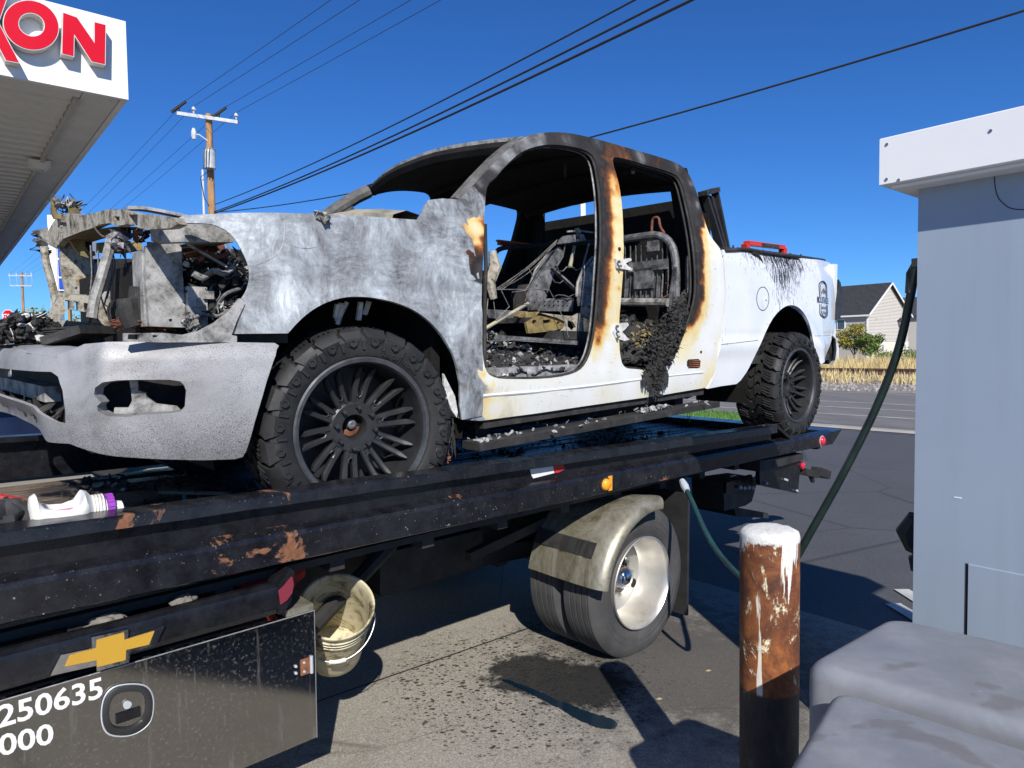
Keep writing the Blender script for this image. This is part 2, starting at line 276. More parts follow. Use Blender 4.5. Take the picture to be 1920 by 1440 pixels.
# dark fluid stain and droplets (centres in metres)
def blob(cx, cy, r, soft, src=None):
    m = k.n('ShaderNodeVectorMath'); m.operation = 'DISTANCE'; k.L(src or k.co, m.inputs[0]); m.inputs[1].default_value = (cx, cy, 0)
    return k.ramp(k.math('ADD', k.math('DIVIDE', m.outputs['Value'], r*2), k.math('MULTIPLY', k.math('SUBTRACT', k.noise(9, 8, .78), .5), .75)), [(.5-soft, 1), (.5, 0)])
GS = gnd(1060, 1262); GR = gnd(1260, 1210); GT = gnd(1130, 1150)
G1 = gnd(995, 1262); G2 = gnd(1090, 1285); s1 = k.math('MAXIMUM', blob(G1[0], G1[1], .25, .10), blob(G2[0], G2[1], .27, .12)); s2 = blob(GR[0]+.1, GR[1]-.25, 1.15, .3); s3 = blob(G1[0]-.06, G1[1]-.05, .78, .42); s4 = blob(GT[0]+.1, GT[1]-.05, .75, .35)
dco = k.mapping((1.0, 1.35, 1), (0, 0, .7)); dro = k.ramp(k.voro(13, co=dco), [(.16, 1), (.21, 0)]); dro2 = k.ramp(k.voro(27, co=dco), [(.22, 1), (.28, 0)]); dro3 = k.ramp(k.voro(52, co=dco), [(.20, .9), (.30, 0)]); dro = k.math('MAXIMUM', dro, dro3)
col = k.mix(k.math('MULTIPLY', s2, .78), col, (.05,.047,.044)); col = k.mix(k.math('MULTIPLY', s4, .5), col, (.07,.065,.06)); col = k.mix(k.math('MULTIPLY', k.math('MAXIMUM', dro, dro2), k.ramp(s3, [(.0, 0), (.35, .95)])), col, (.030,.025,.017)); col = k.mix(k.math('MULTIPLY', s1, k.ramp(c, [(.40, .98), (.70, .80)])), col, (.012,.012,.012))
k.bump(k.math('ADD', b, c), .5, .004); k.fin(col, .9, 0., .25); MAT['concrete'] = k.m
k = N('sealed_asphalt'); a = k.noise(.6, 8, .65, .5); b = k.noise(60, 5, .8); c = k.noise(300, 2, .6)
col = k.ramp(a, [(.3, (.085,.087,.095)), (.6, (.068,.070,.077)), (.8, (.11,.11,.113))]); col = k.mix(k.ramp(c, [(.50, 0), (.62, .6)]), col, (.15,.15,.15)); col = k.mix(k.ramp(b, [(.40, .6), (.5, 0)]), col, (.035,.036,.04)); ck = k.ramp(k.voro(.45, 'DISTANCE_TO_EDGE', k.mapping((1,1,1))), [(.0, .7), (.006, 0)]); col = k.mix(ck, col, (.02,.02,.022)); k.bump(k.math('ADD', b, c), .6, .006); k.fin(col, .8, 0.); MAT['asphalt'] = k.m
k = N('road_asphalt'); a = k.noise(.5, 7, .6, 0, k.mapping((3, .12, 1))); c = k.noise(120, 2, .6)
col = k.ramp(a, [(.3, (.13,.122,.115)), (.6, (.18,.168,.157)), (.8, (.21,.198,.187))]); col = k.mix(k.ramp(c, [(.5, 0), (.65, .4)]), col, (.20,.19,.18)); k.bump(c, .5, .006); k.fin(col, .85, 0.); MAT['road'] = k.m
simple('gutter', (.50,.45,.37), (.40,.36,.30), 2, .85, 0, .3, 60, .004); simple('paintline', (.60,.60,.57), (.35,.34,.32), 3, .7, 0, .2)
simple('soil', (.26,.20,.12), (.20,.15,.09), 1.2, .95, 0, .5, 12, .05); simple('gravel', (.30,.27,.24), (.20,.18,.16), 9, .9, 0, .8, 18, .05)
simple('stone', (.36,.33,.30), (.24,.22,.20), 4, .85, 0, .3); simple('drygrass', (.66,.53,.27), (.50,.38,.17), .7, .85, 0, 0); simple('lawn', (.07,.17,.018), (.11,.22,.03), 3, .8, 0, 0)
simple('railsteel', (.16,.08,.05), (.09,.05,.04), 5, .7, .3, .2); simple('tie', (.10,.075,.05), (.06,.045,.03), 5, .9, 0, .3)
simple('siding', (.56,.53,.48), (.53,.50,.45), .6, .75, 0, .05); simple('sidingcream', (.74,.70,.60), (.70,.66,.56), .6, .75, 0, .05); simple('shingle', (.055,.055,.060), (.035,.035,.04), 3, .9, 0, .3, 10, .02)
simple('trim', (.78,.78,.76), (.74,.74,.72), 1, .6, 0, 0); simple('sidingshade', (.47,.45,.41), (.44,.42,.38), .6, .75, 0, .05)  # sidingshade: copy of siding with the side wall's shade put into its colour
k = N('puddle_water'); k.bump(k.noise(30, 3), .15, .002); k.fin((.004,.016,.030), .12, 0., .6); MAT['puddle'] = k.m  # bluish base colour stands in for the reflected sky
k = N('window_glass'); k.fin((.05,.07,.09), .06, 0.); k.put(k.b.inputs['Specular IOR Level'], .9); MAT['glass'] = k.m
simple('bark', (.13,.10,.07), (.07,.055,.04), 6, .9, 0, .4); simple('leafgreen', (.13,.20,.035), (.075,.13,.02), .8, .6, 0, 0); simple('leafyellow', (.34,.27,.035), (.20,.20,.03), .8, .6, 0, 0); simple('leaforange', (.42,.13,.03), (.34,.16,.03), .8, .6, 0, 0); simple('leafdark', (.045,.085,.02), (.03,.055,.015), .8, .6, 0, 0)
k = N('weathered_pole_wood'); a = k.noise(9, 7, .7, .4, k.mapping((1, 1, .08))); b = k.noise(2, 4); col = k.ramp(a, [(.34, (.08,.045,.025)), (.45, (.30,.16,.07)), (.6, (.46,.27,.12)), (.75, (.52,.36,.19))]); k.bump(a, .5, .02); k.fin(col, .85, 0.); MAT['polewood'] = k.m
simple('galv', (.55,.58,.60), (.42,.44,.46), 4, .5, .2, .1); simple('cablemat', (.022,.022,.024), (.03,.03,.03), 4, .6, 0, 0); simple('ceramic', (.60,.62,.64), (.40,.42,.44), 4, .3, 0, 0)
simple('signblue', (.02,.09,.52), (.02,.08,.48), 1, .4, 0, 0); simple('signwhite', (.80,.80,.80), (.76,.76,.76), 1, .45, 0, 0); simple('carnavy', (.012,.02,.05), (.014,.024,.06), 1, .2, .3, 0); simple('hill', (.16,.17,.18), (.22,.20,.17), .01, .95, 0, 0)
simple('lampglass', (.55,.55,.52), (.5,.5,.48), 3, .3, 0, 0); simple('decal', (.035,.045,.06), (.03,.04,.055), 10, .5, 0, 0); simple('bluestrap', (.004,.018,.030), (.003,.010,.018), 10, .6, 0, 0)

# ------------------------------------------------------------------ object helpers
def tag(o, label=None, cat=None, group=None, kind=None):
    if label: o['label'] = label
    if cat: o['category'] = cat
    if group: o['group'] = group
    if kind: o['kind'] = kind
    return o
def empty(name, mat, label, cat, group=None):
    o = bpy.data.objects.new(name, None); COL.objects.link(o); o.matrix_world = mat; o.empty_display_size = .1
    return tag(o, label, cat, group)
def finish(me, ang=.6):
    bm = bmesh.new(); bm.from_mesh(me)
    bmesh.ops.recalc_face_normals(bm, faces=bm.faces)
    for f in bm.faces: f.smooth = True
    for e in bm.edges:
        if len(e.link_faces) != 2 or e.calc_face_angle(3.) > ang: e.smooth = False
    bm.to_mesh(me); bm.free()
class MB:
    def __init__(s): s.v = []; s.f = []; s.mi = []; s.attr = {}
    def add(s, vs, fs, mi=0):
        o = len(s.v); s.v += [tuple(map(float, x)) for x in vs]; s.f += [tuple(i+o for i in f) for f in fs]; s.mi += [mi]*len(fs); return s
    def box(s, c, d, rot=None, mi=0):
        vs = []
        for x in (-.5,.5):
            for y in (-.5,.5):
                for z in (-.5,.5):
                    p = np.array([x*d[0], y*d[1], z*d[2]])
                    if rot is not None: p = rot @ p
                    vs.append(p+np.asarray(c, float))
        return s.add(vs, [(0,1,3,2),(4,6,7,5),(0,4,5,1),(2,3,7,6),(0,2,6,4),(1,5,7,3)], mi)
    def bx(s, a, b, mi=0):
        a = np.minimum(a, b).astype(float) if False else np.array([min(p,q) for p,q in zip(a,b)], float); b2 = np.array([max(p,q) for p,q in zip(a,b)]) if False else None
        return s
    def span(s, x0, x1, y0, y1, z0, z1, mi=0): return s.box(((x0+x1)/2,(y0+y1)/2,(z0+z1)/2), (abs(x1-x0),abs(y1-y0),abs(z1-z0)), None, mi)
    def beam(s, a, b, w, h, up=(0,0,1), mi=0):
        a = np.asarray(a, float); b = np.asarray(b, float); d = b-a; L = np.linalg.norm(d)
        if L < 1e-6: return s
        d /= L; u = np.asarray(up, float); sd = np.cross(d, u)
        if np.linalg.norm(sd) < 1e-4: sd = np.cross(d, (1,0,0))
        sd /= np.linalg.norm(sd); u = np.cross(sd, d)
        return s.box((a+b)/2, (L, w, h), np.column_stack([d, sd, u]), mi)
    def tube(s, pts, r, seg=8, cap=True, mi=0):
        pts = [np.asarray(p, float) for p in pts]; n = len(pts); rs = r if hasattr(r, '__len__') else [r]*n
        t0 = pts[1]-pts[0]; t0 /= np.linalg.norm(t0)+1e-9; u = np.cross(t0, (0,0,1.)); 
        if np.linalg.norm(u) < 1e-3: u = np.cross(t0, (1.,0,0))
        u /= np.linalg.norm(u); vs = []; fs = []
        for i in range(n):
            t = pts[min(i+1,n-1)]-pts[max(i-1,0)]; t /= np.linalg.norm(t)+1e-9
            u = u-t*np.dot(u,t); u /= np.linalg.norm(u)+1e-9; v = np.cross(t, u)
            for j in range(seg):
                a = 2*pi*j/seg; vs.append(pts[i]+rs[i]*(u*cos(a)+v*sin(a)))
        for i in range(n-1):
            for j in range(seg): fs.append((i*seg+j, i*seg+(j+1)%seg, (i+1)*seg+(j+1)%seg, (i+1)*seg+j))
        if cap: fs += [tuple(range(seg))[::-1], tuple((n-1)*seg+j for j in range(seg))]
        return s.add(vs, fs, mi)
    def cyl(s, a, b, r, seg=16, r2=None, mi=0): return s.tube([a, b], [r, r if r2 is None else r2], seg, True, mi)
    def lathe(s, prof, M=None, seg=48, close=False, mi=0):   # prof (radius, h) about local Y
        vs = []; fs = []; n = len(prof)
        for j in range(seg):
            a = 2*pi*j/seg
            for r, h in prof:
                p = np.array([r*cos(a), h, r*sin(a)]); vs.append(p if M is None else M[0] @ p + M[1])
        for j in range(seg):
            for i in range(n-1 if not close else n):
                k2 = (i+1) % n; fs.append((j*n+i, j*n+k2, ((j+1)%seg)*n+k2, ((j+1)%seg)*n+i))
        return s.add(vs, fs, mi)
    def prism(s, poly, fn, t, mi=0):     # poly 2D -> fn(u,v,depth)
        n = len(poly); vs = [fn(u, v, 0) for u, v in poly]+[fn(u, v, t) for u, v in poly]
        fs = [tuple(range(n)), tuple(range(2*n-1, n-1, -1))]+[(i, (i+1)%n, n+(i+1)%n, n+i) for i in range(n)]
        return s.add(vs, fs, mi)
    def chunk(s, c, r, flat=1., mi=0):
        ph = (1+5**.5)/2; vs = []
        for a, b in ((0,1),(0,-1),(0,2),(0,3)): pass
        base = [(-1,ph,0),(1,ph,0),(-1,-ph,0),(1,-ph,0),(0,-1,ph),(0,1,ph),(0,-1,-ph),(0,1,-ph),(ph,0,-1),(ph,0,1),(-ph,0,-1),(-ph,0,1)]
        R = rz(RNG.rand()*6.3) @ rx(RNG.rand()*6.3)
        for b in base:
            p = R @ (np.array(b)/1.9*r*(.55+.75*RNG.rand())); p[2] *= flat; vs.append(p+np.asarray(c))
        fs = [(0,11,5),(0,5,1),(0,1,7),(0,7,10),(0,10,11),(1,5,9),(5,11,4),(11,10,2),(10,7,6),(7,1,8),(3,9,4),(3,4,2),(3,2,6),(3,6,8),(3,8,9),(4,9,5),(2,4,11),(6,2,10),(8,6,7),(9,8,1)]
        return s.add(vs, fs, mi)
    def shard(s, c, L, w, mi=0):
        R = rz(RNG.rand()*6.3) @ rx((RNG.rand()-.5)*2.4) @ ry((RNG.rand()-.5)*2.4); t = .12*w
        pl = [(-L/2,-w*.3),(-L*.1,-w/2),(L/2,-w*.15),(L*.35,w*.4),(-L*.2,w/2)]
        return s.prism(pl, lambda u, v, d: R @ np.array([u, v+.2*w*sin(u/L*5), d+.25*w*sin(v/w*4+u/L*3)])+np.asarray(c), t, mi)
    def build(s, name, mat, parent=None, loc=None, ang=.6, fin=True, **tg):
        me = bpy.data.meshes.new(name); me.from_pydata(s.v, [], s.f)
        mats = mat if isinstance(mat, (list, tuple)) else [mat]
        for m in mats: me.materials.append(MAT[m] if isinstance(m, str) else m)
        if len(mats) > 1: me.polygons.foreach_set('material_index', s.mi)
        for a, vals in s.attr.items():
            at = me.attributes.new(a, 'FLOAT', 'POINT'); at.data.foreach_set('value', list(map(float, vals)))
        if fin: finish(me, ang)
        o = bpy.data.objects.new(name, me); COL.objects.link(o)
        if parent is not None: o.parent = parent
        if loc is not None: o.location = tuple(map(float, loc))
        return tag(o, **tg)
def copy_of(o, parent=None, loc=None):
    c = o.copy(); COL.objects.link(c)
    if parent is not None: c.parent = parent
    if loc is not None: c.location = tuple(map(float, loc))
    for kx in ('label', 'category', 'group'):
        pass
    return c
def copy_tree(o, parent=None):
    c = o.copy(); COL.objects.link(c); c.parent = parent
    for ch in [x for x in list(bpy.data.objects) if x.parent == o]: copy_tree(ch, c)
    return c
def cr(pts, n=6, closed=False):          # Catmull-Rom smoothing
    P = [np.asarray(p, float) for p in pts]; out = []; m = len(P)
    for i in range(m if closed else m-1):
        p0 = P[(i-1) % m] if closed or i > 0 else 2*P[0]-P[1]; p1 = P[i]; p2 = P[(i+1) % m]; p3 = P[(i+2) % m] if closed or i+2 < m else 2*P[-1]-P[-2]
        for j in range(n):
            t = j/n; out.append(.5*((2*p1)+(-p0+p2)*t+(2*p0-5*p1+4*p2-p3)*t*t+(-p0+3*p1-3*p2+p3)*t**3))
    if not closed: out.append(P[-1])
    return out
def resamp(poly, res):
    out = []
    for i in range(len(poly)):
        a = np.asarray(poly[i], float); b = np.asarray(poly[(i+1) % len(poly)], float); n = max(1, int(round(np.linalg.norm(b-a)/res)))
        for j in range(n): out.append(a+(b-a)*j/n)
    return out
def inpoly(P, poly):
    x, y = P[:,0], P[:,1]; r = np.zeros(len(P), bool); n = len(poly)
    for i in range(n):
        x1, y1 = poly[i]; x2, y2 = poly[(i+1) % n]
        c = ((y1 > y) != (y2 > y)); xi = (x2-x1)*(y-y1)/((y2-y1) if y2 != y1 else 1e-12)+x1; r ^= c & (x < xi)
    return r
def inv(S, px, py, g):                   # parameters (u,v) where the sight line meets surface S
    d = TM.T @ ray(px, py); a = np.cross(d, (0,0,1.)); a /= np.linalg.norm(a); b = np.cross(d, a); b /= np.linalg.norm(b)
    uv = np.array(g, float)
    for _ in range(30):
        def r(q): e = S(q[0], q[1])-TC; return np.array([e@a, e@b])
        r0 = r(uv); h = 1e-4; J = np.column_stack([(r(uv+(h,0))-r0)/h, (r(uv+(0,h))-r0)/h])
        try: st = np.linalg.solve(J, -r0)
        except Exception: break
        st = np.clip(st, -.25, .25); uv = uv+st
        if abs(st).max() < 1e-6: break
    return uv
def inv_side(S, px, py):
    y = .95
    for _ in range(12):
        p = side(px, py, y); y = S(p[0], p[2])[1]
    return np.array([p[0], p[2]])
def panel(S, outer, holes, res, thick, name, mat, parent, attrs=None, mirror=False, flip=1, ang=.6, jit=.25, **tg):
    """solid sheet: outline and holes in the (u,v) domain of surface S, given real thickness along the surface normal"""
    outer = resamp(outer, res); holes = [resamp(h, res) for h in holes]
    pts = list(outer); edges = [(i, (i+1) % len(outer)) for i in range(len(outer))]
    for h in holes:
        o = len(pts); pts += h; edges += [(o+i, o+(i+1) % len(h)) for i in range(len(h))]
    O = np.array(outer); lo = O.min(0); hi = O.max(0)
    gx = np.arange(lo[0]+res/2, hi[0], res); gy = np.arange(lo[1]+res/2, hi[1], res)
    if len(gx) and len(gy):
        G = np.array([(x+(j % 2)*res*.5+(RNG.rand()-.5)*res*jit, y+(RNG.rand()-.5)*res*jit) for j, y in enumerate(gy) for x in gx])
        ok = inpoly(G, outer)
        for h in holes: ok &= ~inpoly(G, h)
        B = np.array(pts); G = G[ok]
        if len(G):
            dmin = np.array([np.min(np.hypot(*(B-g).T)) for g in G]); G = G[dmin > res*.45]; pts += list(G)
    r = delaunay_2d_cdt([Vector((float(p[0]), float(p[1]))) for p in pts], edges, [], 0, 1e-6)
    V = np.array([(v.x, v.y) for v in r[0]]); F = [tuple(f) for f in r[2]]
    cen = np.array([V[list(f)].mean(0) for f in F]); ok = inpoly(cen, outer)
    for h in holes: ok &= ~inpoly(cen, h)
    F = [f for f, q in zip(F, ok) if q]
    P = np.array([S(u, v) for u, v in V]); h = 1e-3
    Nn = np.array([np.cross(S(u+h, v)-S(u-h, v), S(u, v+h)-S(u, v-h)) for u, v in V]); Nn /= np.linalg.norm(Nn, axis=1)[:,None]+1e-12
    if S in INWARD: flip = -flip
    Q = P-Nn*thick*flip; n = len(P)
    if mirror: P = P*[1,-1,1]; Q = Q*[1,-1,1]
    cnt = {}
    for f in F:
        for i in range(len(f)):
            a, b = f[i], f[(i+1) % len(f)]; cnt.setdefault((min(a,b), max(a,b)), []).append((a, b))
    fs = list(F)+[tuple(i+n for i in f[::-1]) for f in F]
    for e, l in cnt.items():
        if len(l) == 1: a, b = l[0]; fs.append((b, a, a+n, b+n))
    mb = MB(); mb.add(list(P)+list(Q), fs)
    if attrs:
        for kx, fn in attrs.items():
            va = [fn(u, v) for u, v in V]; mb.attr[kx] = va+va
    used = set(i for f in fs for i in f)
    return mb.build(name, mat, parent, ang=ang, **tg)
INWARD = set()
def idw(ctrl, p=2.6):
    C = np.array([(c[0], c[1]) for c in ctrl], float); W = np.array([c[2] for c in ctrl], float)
    def f(u, v):
        d = np.hypot(C[:,0]-u, C[:,1]-v)+1e-4; w = d**-p; return float((w*W).sum()/w.sum())
    return f
def text_mesh(body, size, depth, bold=0., shear=0., space=1.):
    cu = bpy.data.curves.new('lettering', 'FONT'); cu.body = body; cu.size = size; cu.extrude = depth/2; cu.offset = bold; cu.shear = shear; cu.space_character = space; cu.resolution_u = 3
    o = bpy.data.objects.new('lettering', cu); COL.objects.link(o); bpy.context.view_layer.update()
    me = bpy.data.meshes.new_from_object(o.evaluated_get(bpy.context.evaluated_depsgraph_get())); vs = [tuple(v.co) for v in me.vertices]; fs = [tuple(p.vertices) for p in me.polygons]
    bpy.data.objects.remove(o); bpy.data.curves.remove(cu); bpy.data.meshes.remove(me)
    return vs, fs
def nz(x, y, z, s=1.): return mnoise.noise(Vector((x*s, y*s, z*s)))

# ================================================================== STRUCTURE: ground, road, rails
def sheet(name, pts, z, mat, label=None, thick=None):
    mb = MB(); n = len(pts); vs = [(p[0], p[1], z) for p in pts]; mb.add(vs, [tuple(range(n))])
    return mb.build(name, mat, None, fin=False, kind='structure', label=label)
def srect(s0, s1, t0, t1): return [site(s0, t0), site(s1, t0), site(s1, t1), site(s0, t1)]
sheet('ground', srect(-1500, 3000, -2500, 2500), -.012, 'soil', 'flat dry earth reaching to the horizon')
sheet('parking_lot', srect(-60, 14.2, -60, 60), -.004, 'asphalt', 'dark sealed asphalt lot of the petrol station')
sheet('concrete_pad', srect(-16, 4.15, -30, 36), .002, 'concrete', 'worn concrete slab with dark fluid stains')  # far end added under the canopy to bounce light onto the soffit
for i, (s, a, b) in enumerate([(4.05, -12, 9), ]): pass
mb = MB()
for s0 in (-3.4, .35): mb.add([site(s0, -12, .0045), site(s0+.012, -12, .0045), site(s0+.012, 9, .0045), site(s0, 9, .0045)], [(0,1,2,3)])
for t0 in (-1.6, 3.1, 6.9): mb.add([site(-12, t0, .0048), site(-12, t0+.012, .0048), site(4.1, t0+.012, .0048), site(4.1, t0, .0048)], [(0,3,2,1)])
mb.build('slab_joints', 'darkframe', None, fin=False, kind='structure', label='dark expansion joints between the concrete slabs')
sheet('concrete_gutter', srect(14.2, 14.75, -60, 8.2), .006, 'gutter', 'pale concrete gutter along the near road edge')
mb = MB(); 
sheet('road', srect(14.75, 26.2, -300, 300), .002, 'road', 'grey asphalt road crossing behind the tow truck')
for s in (17.1, 19.15, 21.1, 25.6): sheet('road_marking', srect(s, s+.12, -120, 120), .007, 'paintline', 'worn pale lane line on the asphalt road')
mb = MB()
for a, b in [((1690,1106),(1760,1150)),((1674,1133),(1760,1185))]:
    A = gnd(*a); B = gnd(*b); d = (B-A)/np.linalg.norm(B-A); n_ = np.array([-d[1], d[0], 0])*.05
    A = A-d*.0
    mb.add([A-n_+(0,0,.006), A+n_+(0,0,.006), B+n_+(0,0,.006), B-n_+(0,0,.006)], [(0,1,2,3)])
mb.build('parking_line', 'paintline', None, fin=False, kind='structure', label='white painted bay lines beside the dispenser')
# lawn
LW = [gnd(1392,784), gnd(1276,774), gnd(1158,765), gnd(1060,762), gnd(900,790), gnd(1000,830), gnd(1380,826)]
mb = MB(); n = len(LW)
mb.add([(p[0], p[1], .01) for p in LW]+[(p[0], p[1], .12) for p in LW], [tuple(range(n, 2*n))]+[(i, (i+1) % n, n+(i+1) % n, n+i) for i in range(n)])
mb.build('lawn_bed', 'lawn', None, fin=False, kind='structure', label='raised strip of bright green lawn beside the road')
mb = MB(); LP = np.array([(p[0], p[1]) for p in LW]); lo, hi = LP.min(0), LP.max(0); Q = RNG.rand(9000, 2)*(hi-lo)+lo; Q = Q[inpoly(Q, LP)][:5000]
for q in Q:
    a = RNG.rand()*6.3; h = .05+.05*RNG.rand(); mb.add([(q[0], q[1], .118), (q[0]+.02*cos(a), q[1]+.02*sin(a), .118), (q[0]+.03*cos(a+1), q[1]+.03*sin(a+1), .118+h)], [(0,1,2)])
tag(mb.build('lawn_grass', 'lawn', None, fin=False), 'short bright green grass on the roadside lawn strip', 'grass', kind='stuff')
# ballast bank
mb = MB(); prof = [(26.2, .0), (27.4, .10), (29.5, .28), (31.3, .42), (34.2, .42), (35.6, .2), (37, .05)]
tt = np.linspace(-140, 140, 90)
vs = [site(s, t, z+.03*nz(s, t, 0, .7)) for t in tt for s, z in prof]; m = len(prof)
mb.add(vs, [(j*m+i, j*m+i+1, (j+1)*m+i+1, (j+1)*m+i) for j in range(len(tt)-1) for i in range(m-1)])
mb.build('ballast_bank', 'gravel', None, kind='structure', label='low bank of grey gravel ballast beneath the rails')
mb = MB()
for i in range(2600):
    s = 26.4+RNG.rand()*5; t = 4+RNG.rand()*24; z = np.interp(s, [p[0] for p in prof], [p[1] for p in prof]); mb.chunk(site(s, t, z), .04+.05*RNG.rand())
tag(mb.build('ballast_stones', 'stone', None, fin=False), 'loose grey stones on the railway ballast bank', 'gravel', kind='stuff')
for sR, lb in ((31.9, 'rusty near rail of the railway track beyond the road'), (33.33, 'rusty far rail of the railway track, nearer the dry grass')):
    mb = MB(); pr = [(-.07,0),(.07,0),(.07,.02),(.012,.035),(.012,.11),(.035,.12),(.035,.16),(-.035,.16),(-.035,.12),(-.012,.11),(-.012,.035),(-.07,.02)]
    mb.add([site(sR+a, t, .50+b) for t in (-140, 140) for a, b in pr], [tuple(range(12)), tuple(range(23, 11, -1))]+[(i, (i+1) % 12, 12+(i+1) % 12, 12+i) for i in range(12)])
    tag(mb.build('rail', 'railsteel', None), lb, 'rail')
mb = MB()
for i in range(150): mb.box(site(32.6, -30+i*.6, .46), (2.5, .22, .12), np.column_stack([XS, YS, (0,0,1)]))
tag(mb.build('railway_ties', 'tie', None), 'dark wooden ties under the railway rails', 'railway ties', kind='stuff')
# dry grass
def grass(name, s0, s1, t0, t1, n, h0, h1, mat, label, zf=lambda s: 0):
    mb = MB()
    for i in range(n):
        s = s0+RNG.rand()*(s1-s0); t = t0+RNG.rand()*(t1-t0)
        cl = .6+.8*max(0, .5+nz(s, t, 0, .35)); b = site(s, t, zf(s)); h = (h0+RNG.rand()*(h1-h0))*cl; a = RNG.rand()*6.3; wd = .014+.014*RNG.rand(); d = np.array([cos(a), sin(a), 0]); ln = np.array([RNG.randn()*.18*h, RNG.randn()*.18*h, h])
        mb.add([b-d*wd, b+d*wd, b+ln*.6+d*wd*.6, b+ln, b+ln*.6-d*wd*.6], [(0,1,2,3,4)])
    return tag(mb.build(name, mat, None, fin=False), label, 'grass', kind='stuff')
grass('dry_grass', 35.5, 50, 9, 33, 30000, .35, 1.15, 'drygrass', 'tall golden dry grass between the railway and the houses')
grass('dry_weeds', 28.4, 31.2, 8, 26, 4200, .12, .40, 'drygrass', 'low straw coloured weeds on the near side of the gravel bank', lambda s: np.interp(s, [28, 31.3], [.15, .42]))
mb = MB()
for i in range(18):
    t = -900+i*110; h = 22+16*RNG.rand()
mb = MB(); gx = np.linspace(-1500, 1500, 120)
vs = []
for i, x_ in enumerate(gx):
    h = 26+22*nz(x_*.002, 3, 1)+6*nz(x_*.01, 1, 2)
    vs += [site(1700, x_, -2), site(1850, x_, max(8, h)*.9), site(2000, x_, -2)]
mb.add(vs, [(3*i+a, 3*i+a+1, 3*i+a+4, 3*i+a+3) for i in range(len(gx)-1) for a in (0, 1)])
mb.build('hills', 'hill', None, kind='structure', label='low distant hills on the horizon')

# ================================================================== background: houses, trees, poles
def bush(mb, c, r, n, sz, flat=.8, seed=0):
    for i in range(n):
        d = RNG.randn(3); d /= np.linalg.norm(d); rr = r*(RNG.rand()**.45)*(1+.35*nz(d[0]*2+seed, d[1]*2, d[2]*2)); p = np.asarray(c)+d*rr*np.array([1,1,flat])
        a = RNG.randn(3); a /= np.linalg.norm(a); b = np.cross(a, RNG.randn(3)); b /= np.linalg.norm(b); q = sz*(.6+.8*RNG.rand())
        mb.add([p-a*q, p+b*q*.5, p+a*q, p-b*q*.5], [(0,1,2,3)])
def tree(base, h, r, leaf, label, cat='tree', group=None, n=1500, sz=.14, cl=9, leaf2=None, name='tree', trunk_h=.35):
    root = empty(name, Matrix.Translation(Vector(map(float, base))), label, cat, group)
    t = MB(); t.tube([(0,0,0),(.05,0,h*.3),(0,.05,h*.6),(.03,0,h*.85)], [.05*h/3, .04*h/3, .025*h/3, .01*h/3], 7)
    cs = []
    for i in range(cl):
        a = i*2.4; q = r*(.25+.55*RNG.rand()); z = h*(trunk_h+.18+(1-trunk_h-.25)*RNG.rand()); c = np.array([q*cos(a), q*sin(a), z]); cs.append(c); t.tube([(0,0,h*trunk_h*.9),(c[0]*.5,c[1]*.5,(z+h*trunk_h)/2),c], [.02*h/3,.014*h/3,.006*h/3], 5)
    t.build('trunk', 'bark', root)
    m1, m2 = MB(), MB()
    for i, c in enumerate(cs): bush(m1 if (i % 3 or not leaf2) else m2, c, r*(.38+.2*RNG.rand()), n//cl, sz, .85, i)
    m1.build('crown', leaf, root, fin=False)
    if leaf2: m2.build('crown', leaf2, root, fin=False)
    return root
def sitebox(mb, s0, s1, t0, t1, z0, z1, mi=0): mb.span(s0, s1, t0, t1, z0, z1, mi)
# near house: local frame x along XS (gable wall), y along YS (eave wall), origin at its near corner
H0 = dep(1625, 690, 85.); H0[2] = 0
house = empty('house', smat(H0), 'grey two storey house with dark gable roof, white trim and cream lower storey', 'house')
W_, D_, EH, AP = 12., 15., 5.75, 9.6
ov = .45
def lap_wall(name, poly, axis, depth, mat, lap=.18):
    """clapboard wall: real lapped boards joined as one part"""
    mb = MB(); zs = np.arange(min(p[1] for p in poly), max(p[1] for p in poly)-1e-6, lap)
    for z in zs:
        z1 = min(z+lap, max(p[1] for p in poly)); zm = (z+z1)/2; xs = []
        n = len(poly)
        for i in range(n):
            (x1, y1), (x2, y2) = poly[i], poly[(i+1) % n]
            if (y1 > zm) != (y2 > zm): xs.append((x2-x1)*(zm-y1)/(y2-y1)+x1)
        if len(xs) < 2: continue
        a, b = min(xs), max(xs)
        if axis == 'x': mb.add([(a,-.06,z),(b,-.06,z),(b,-.005,z1),(a,-.005,z1),(a,.15,z),(b,.15,z),(b,.15,z1),(a,.15,z1)], [(0,1,2,3),(0,3,7,4),(1,5,6,2),(4,7,6,5),(0,4,5,1),(3,2,6,7)])
        else: mb.add([(-.03,a,z),(-.03,b,z),(-.005,b,z1),(-.005,a,z1),(.15,a,z),(.15,b,z),(.15,b,z1),(.15,a,z1)], [(0,1,2,3),(0,3,7,4),(1,5,6,2),(4,7,6,5),(0,4,5,1),(3,2,6,7)])
    return mb
g = lap_wall('wall', [(0, 2.35), (W_, 2.35), (W_, EH), (W_/2, AP), (0, EH)], 'x', 0, 'siding'); g.build('wall', 'siding', house, kind='stuff', label='grey clapboard gable wall')
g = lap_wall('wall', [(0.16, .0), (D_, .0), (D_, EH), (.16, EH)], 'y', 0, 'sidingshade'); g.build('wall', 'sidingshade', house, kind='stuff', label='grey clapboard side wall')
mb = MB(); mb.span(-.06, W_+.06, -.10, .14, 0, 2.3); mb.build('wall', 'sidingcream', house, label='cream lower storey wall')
mb = MB(); mb.span(-.02, W_, .16, D_, 0, EH-.02); mb.build('wall_core', 'sidingshade', house)
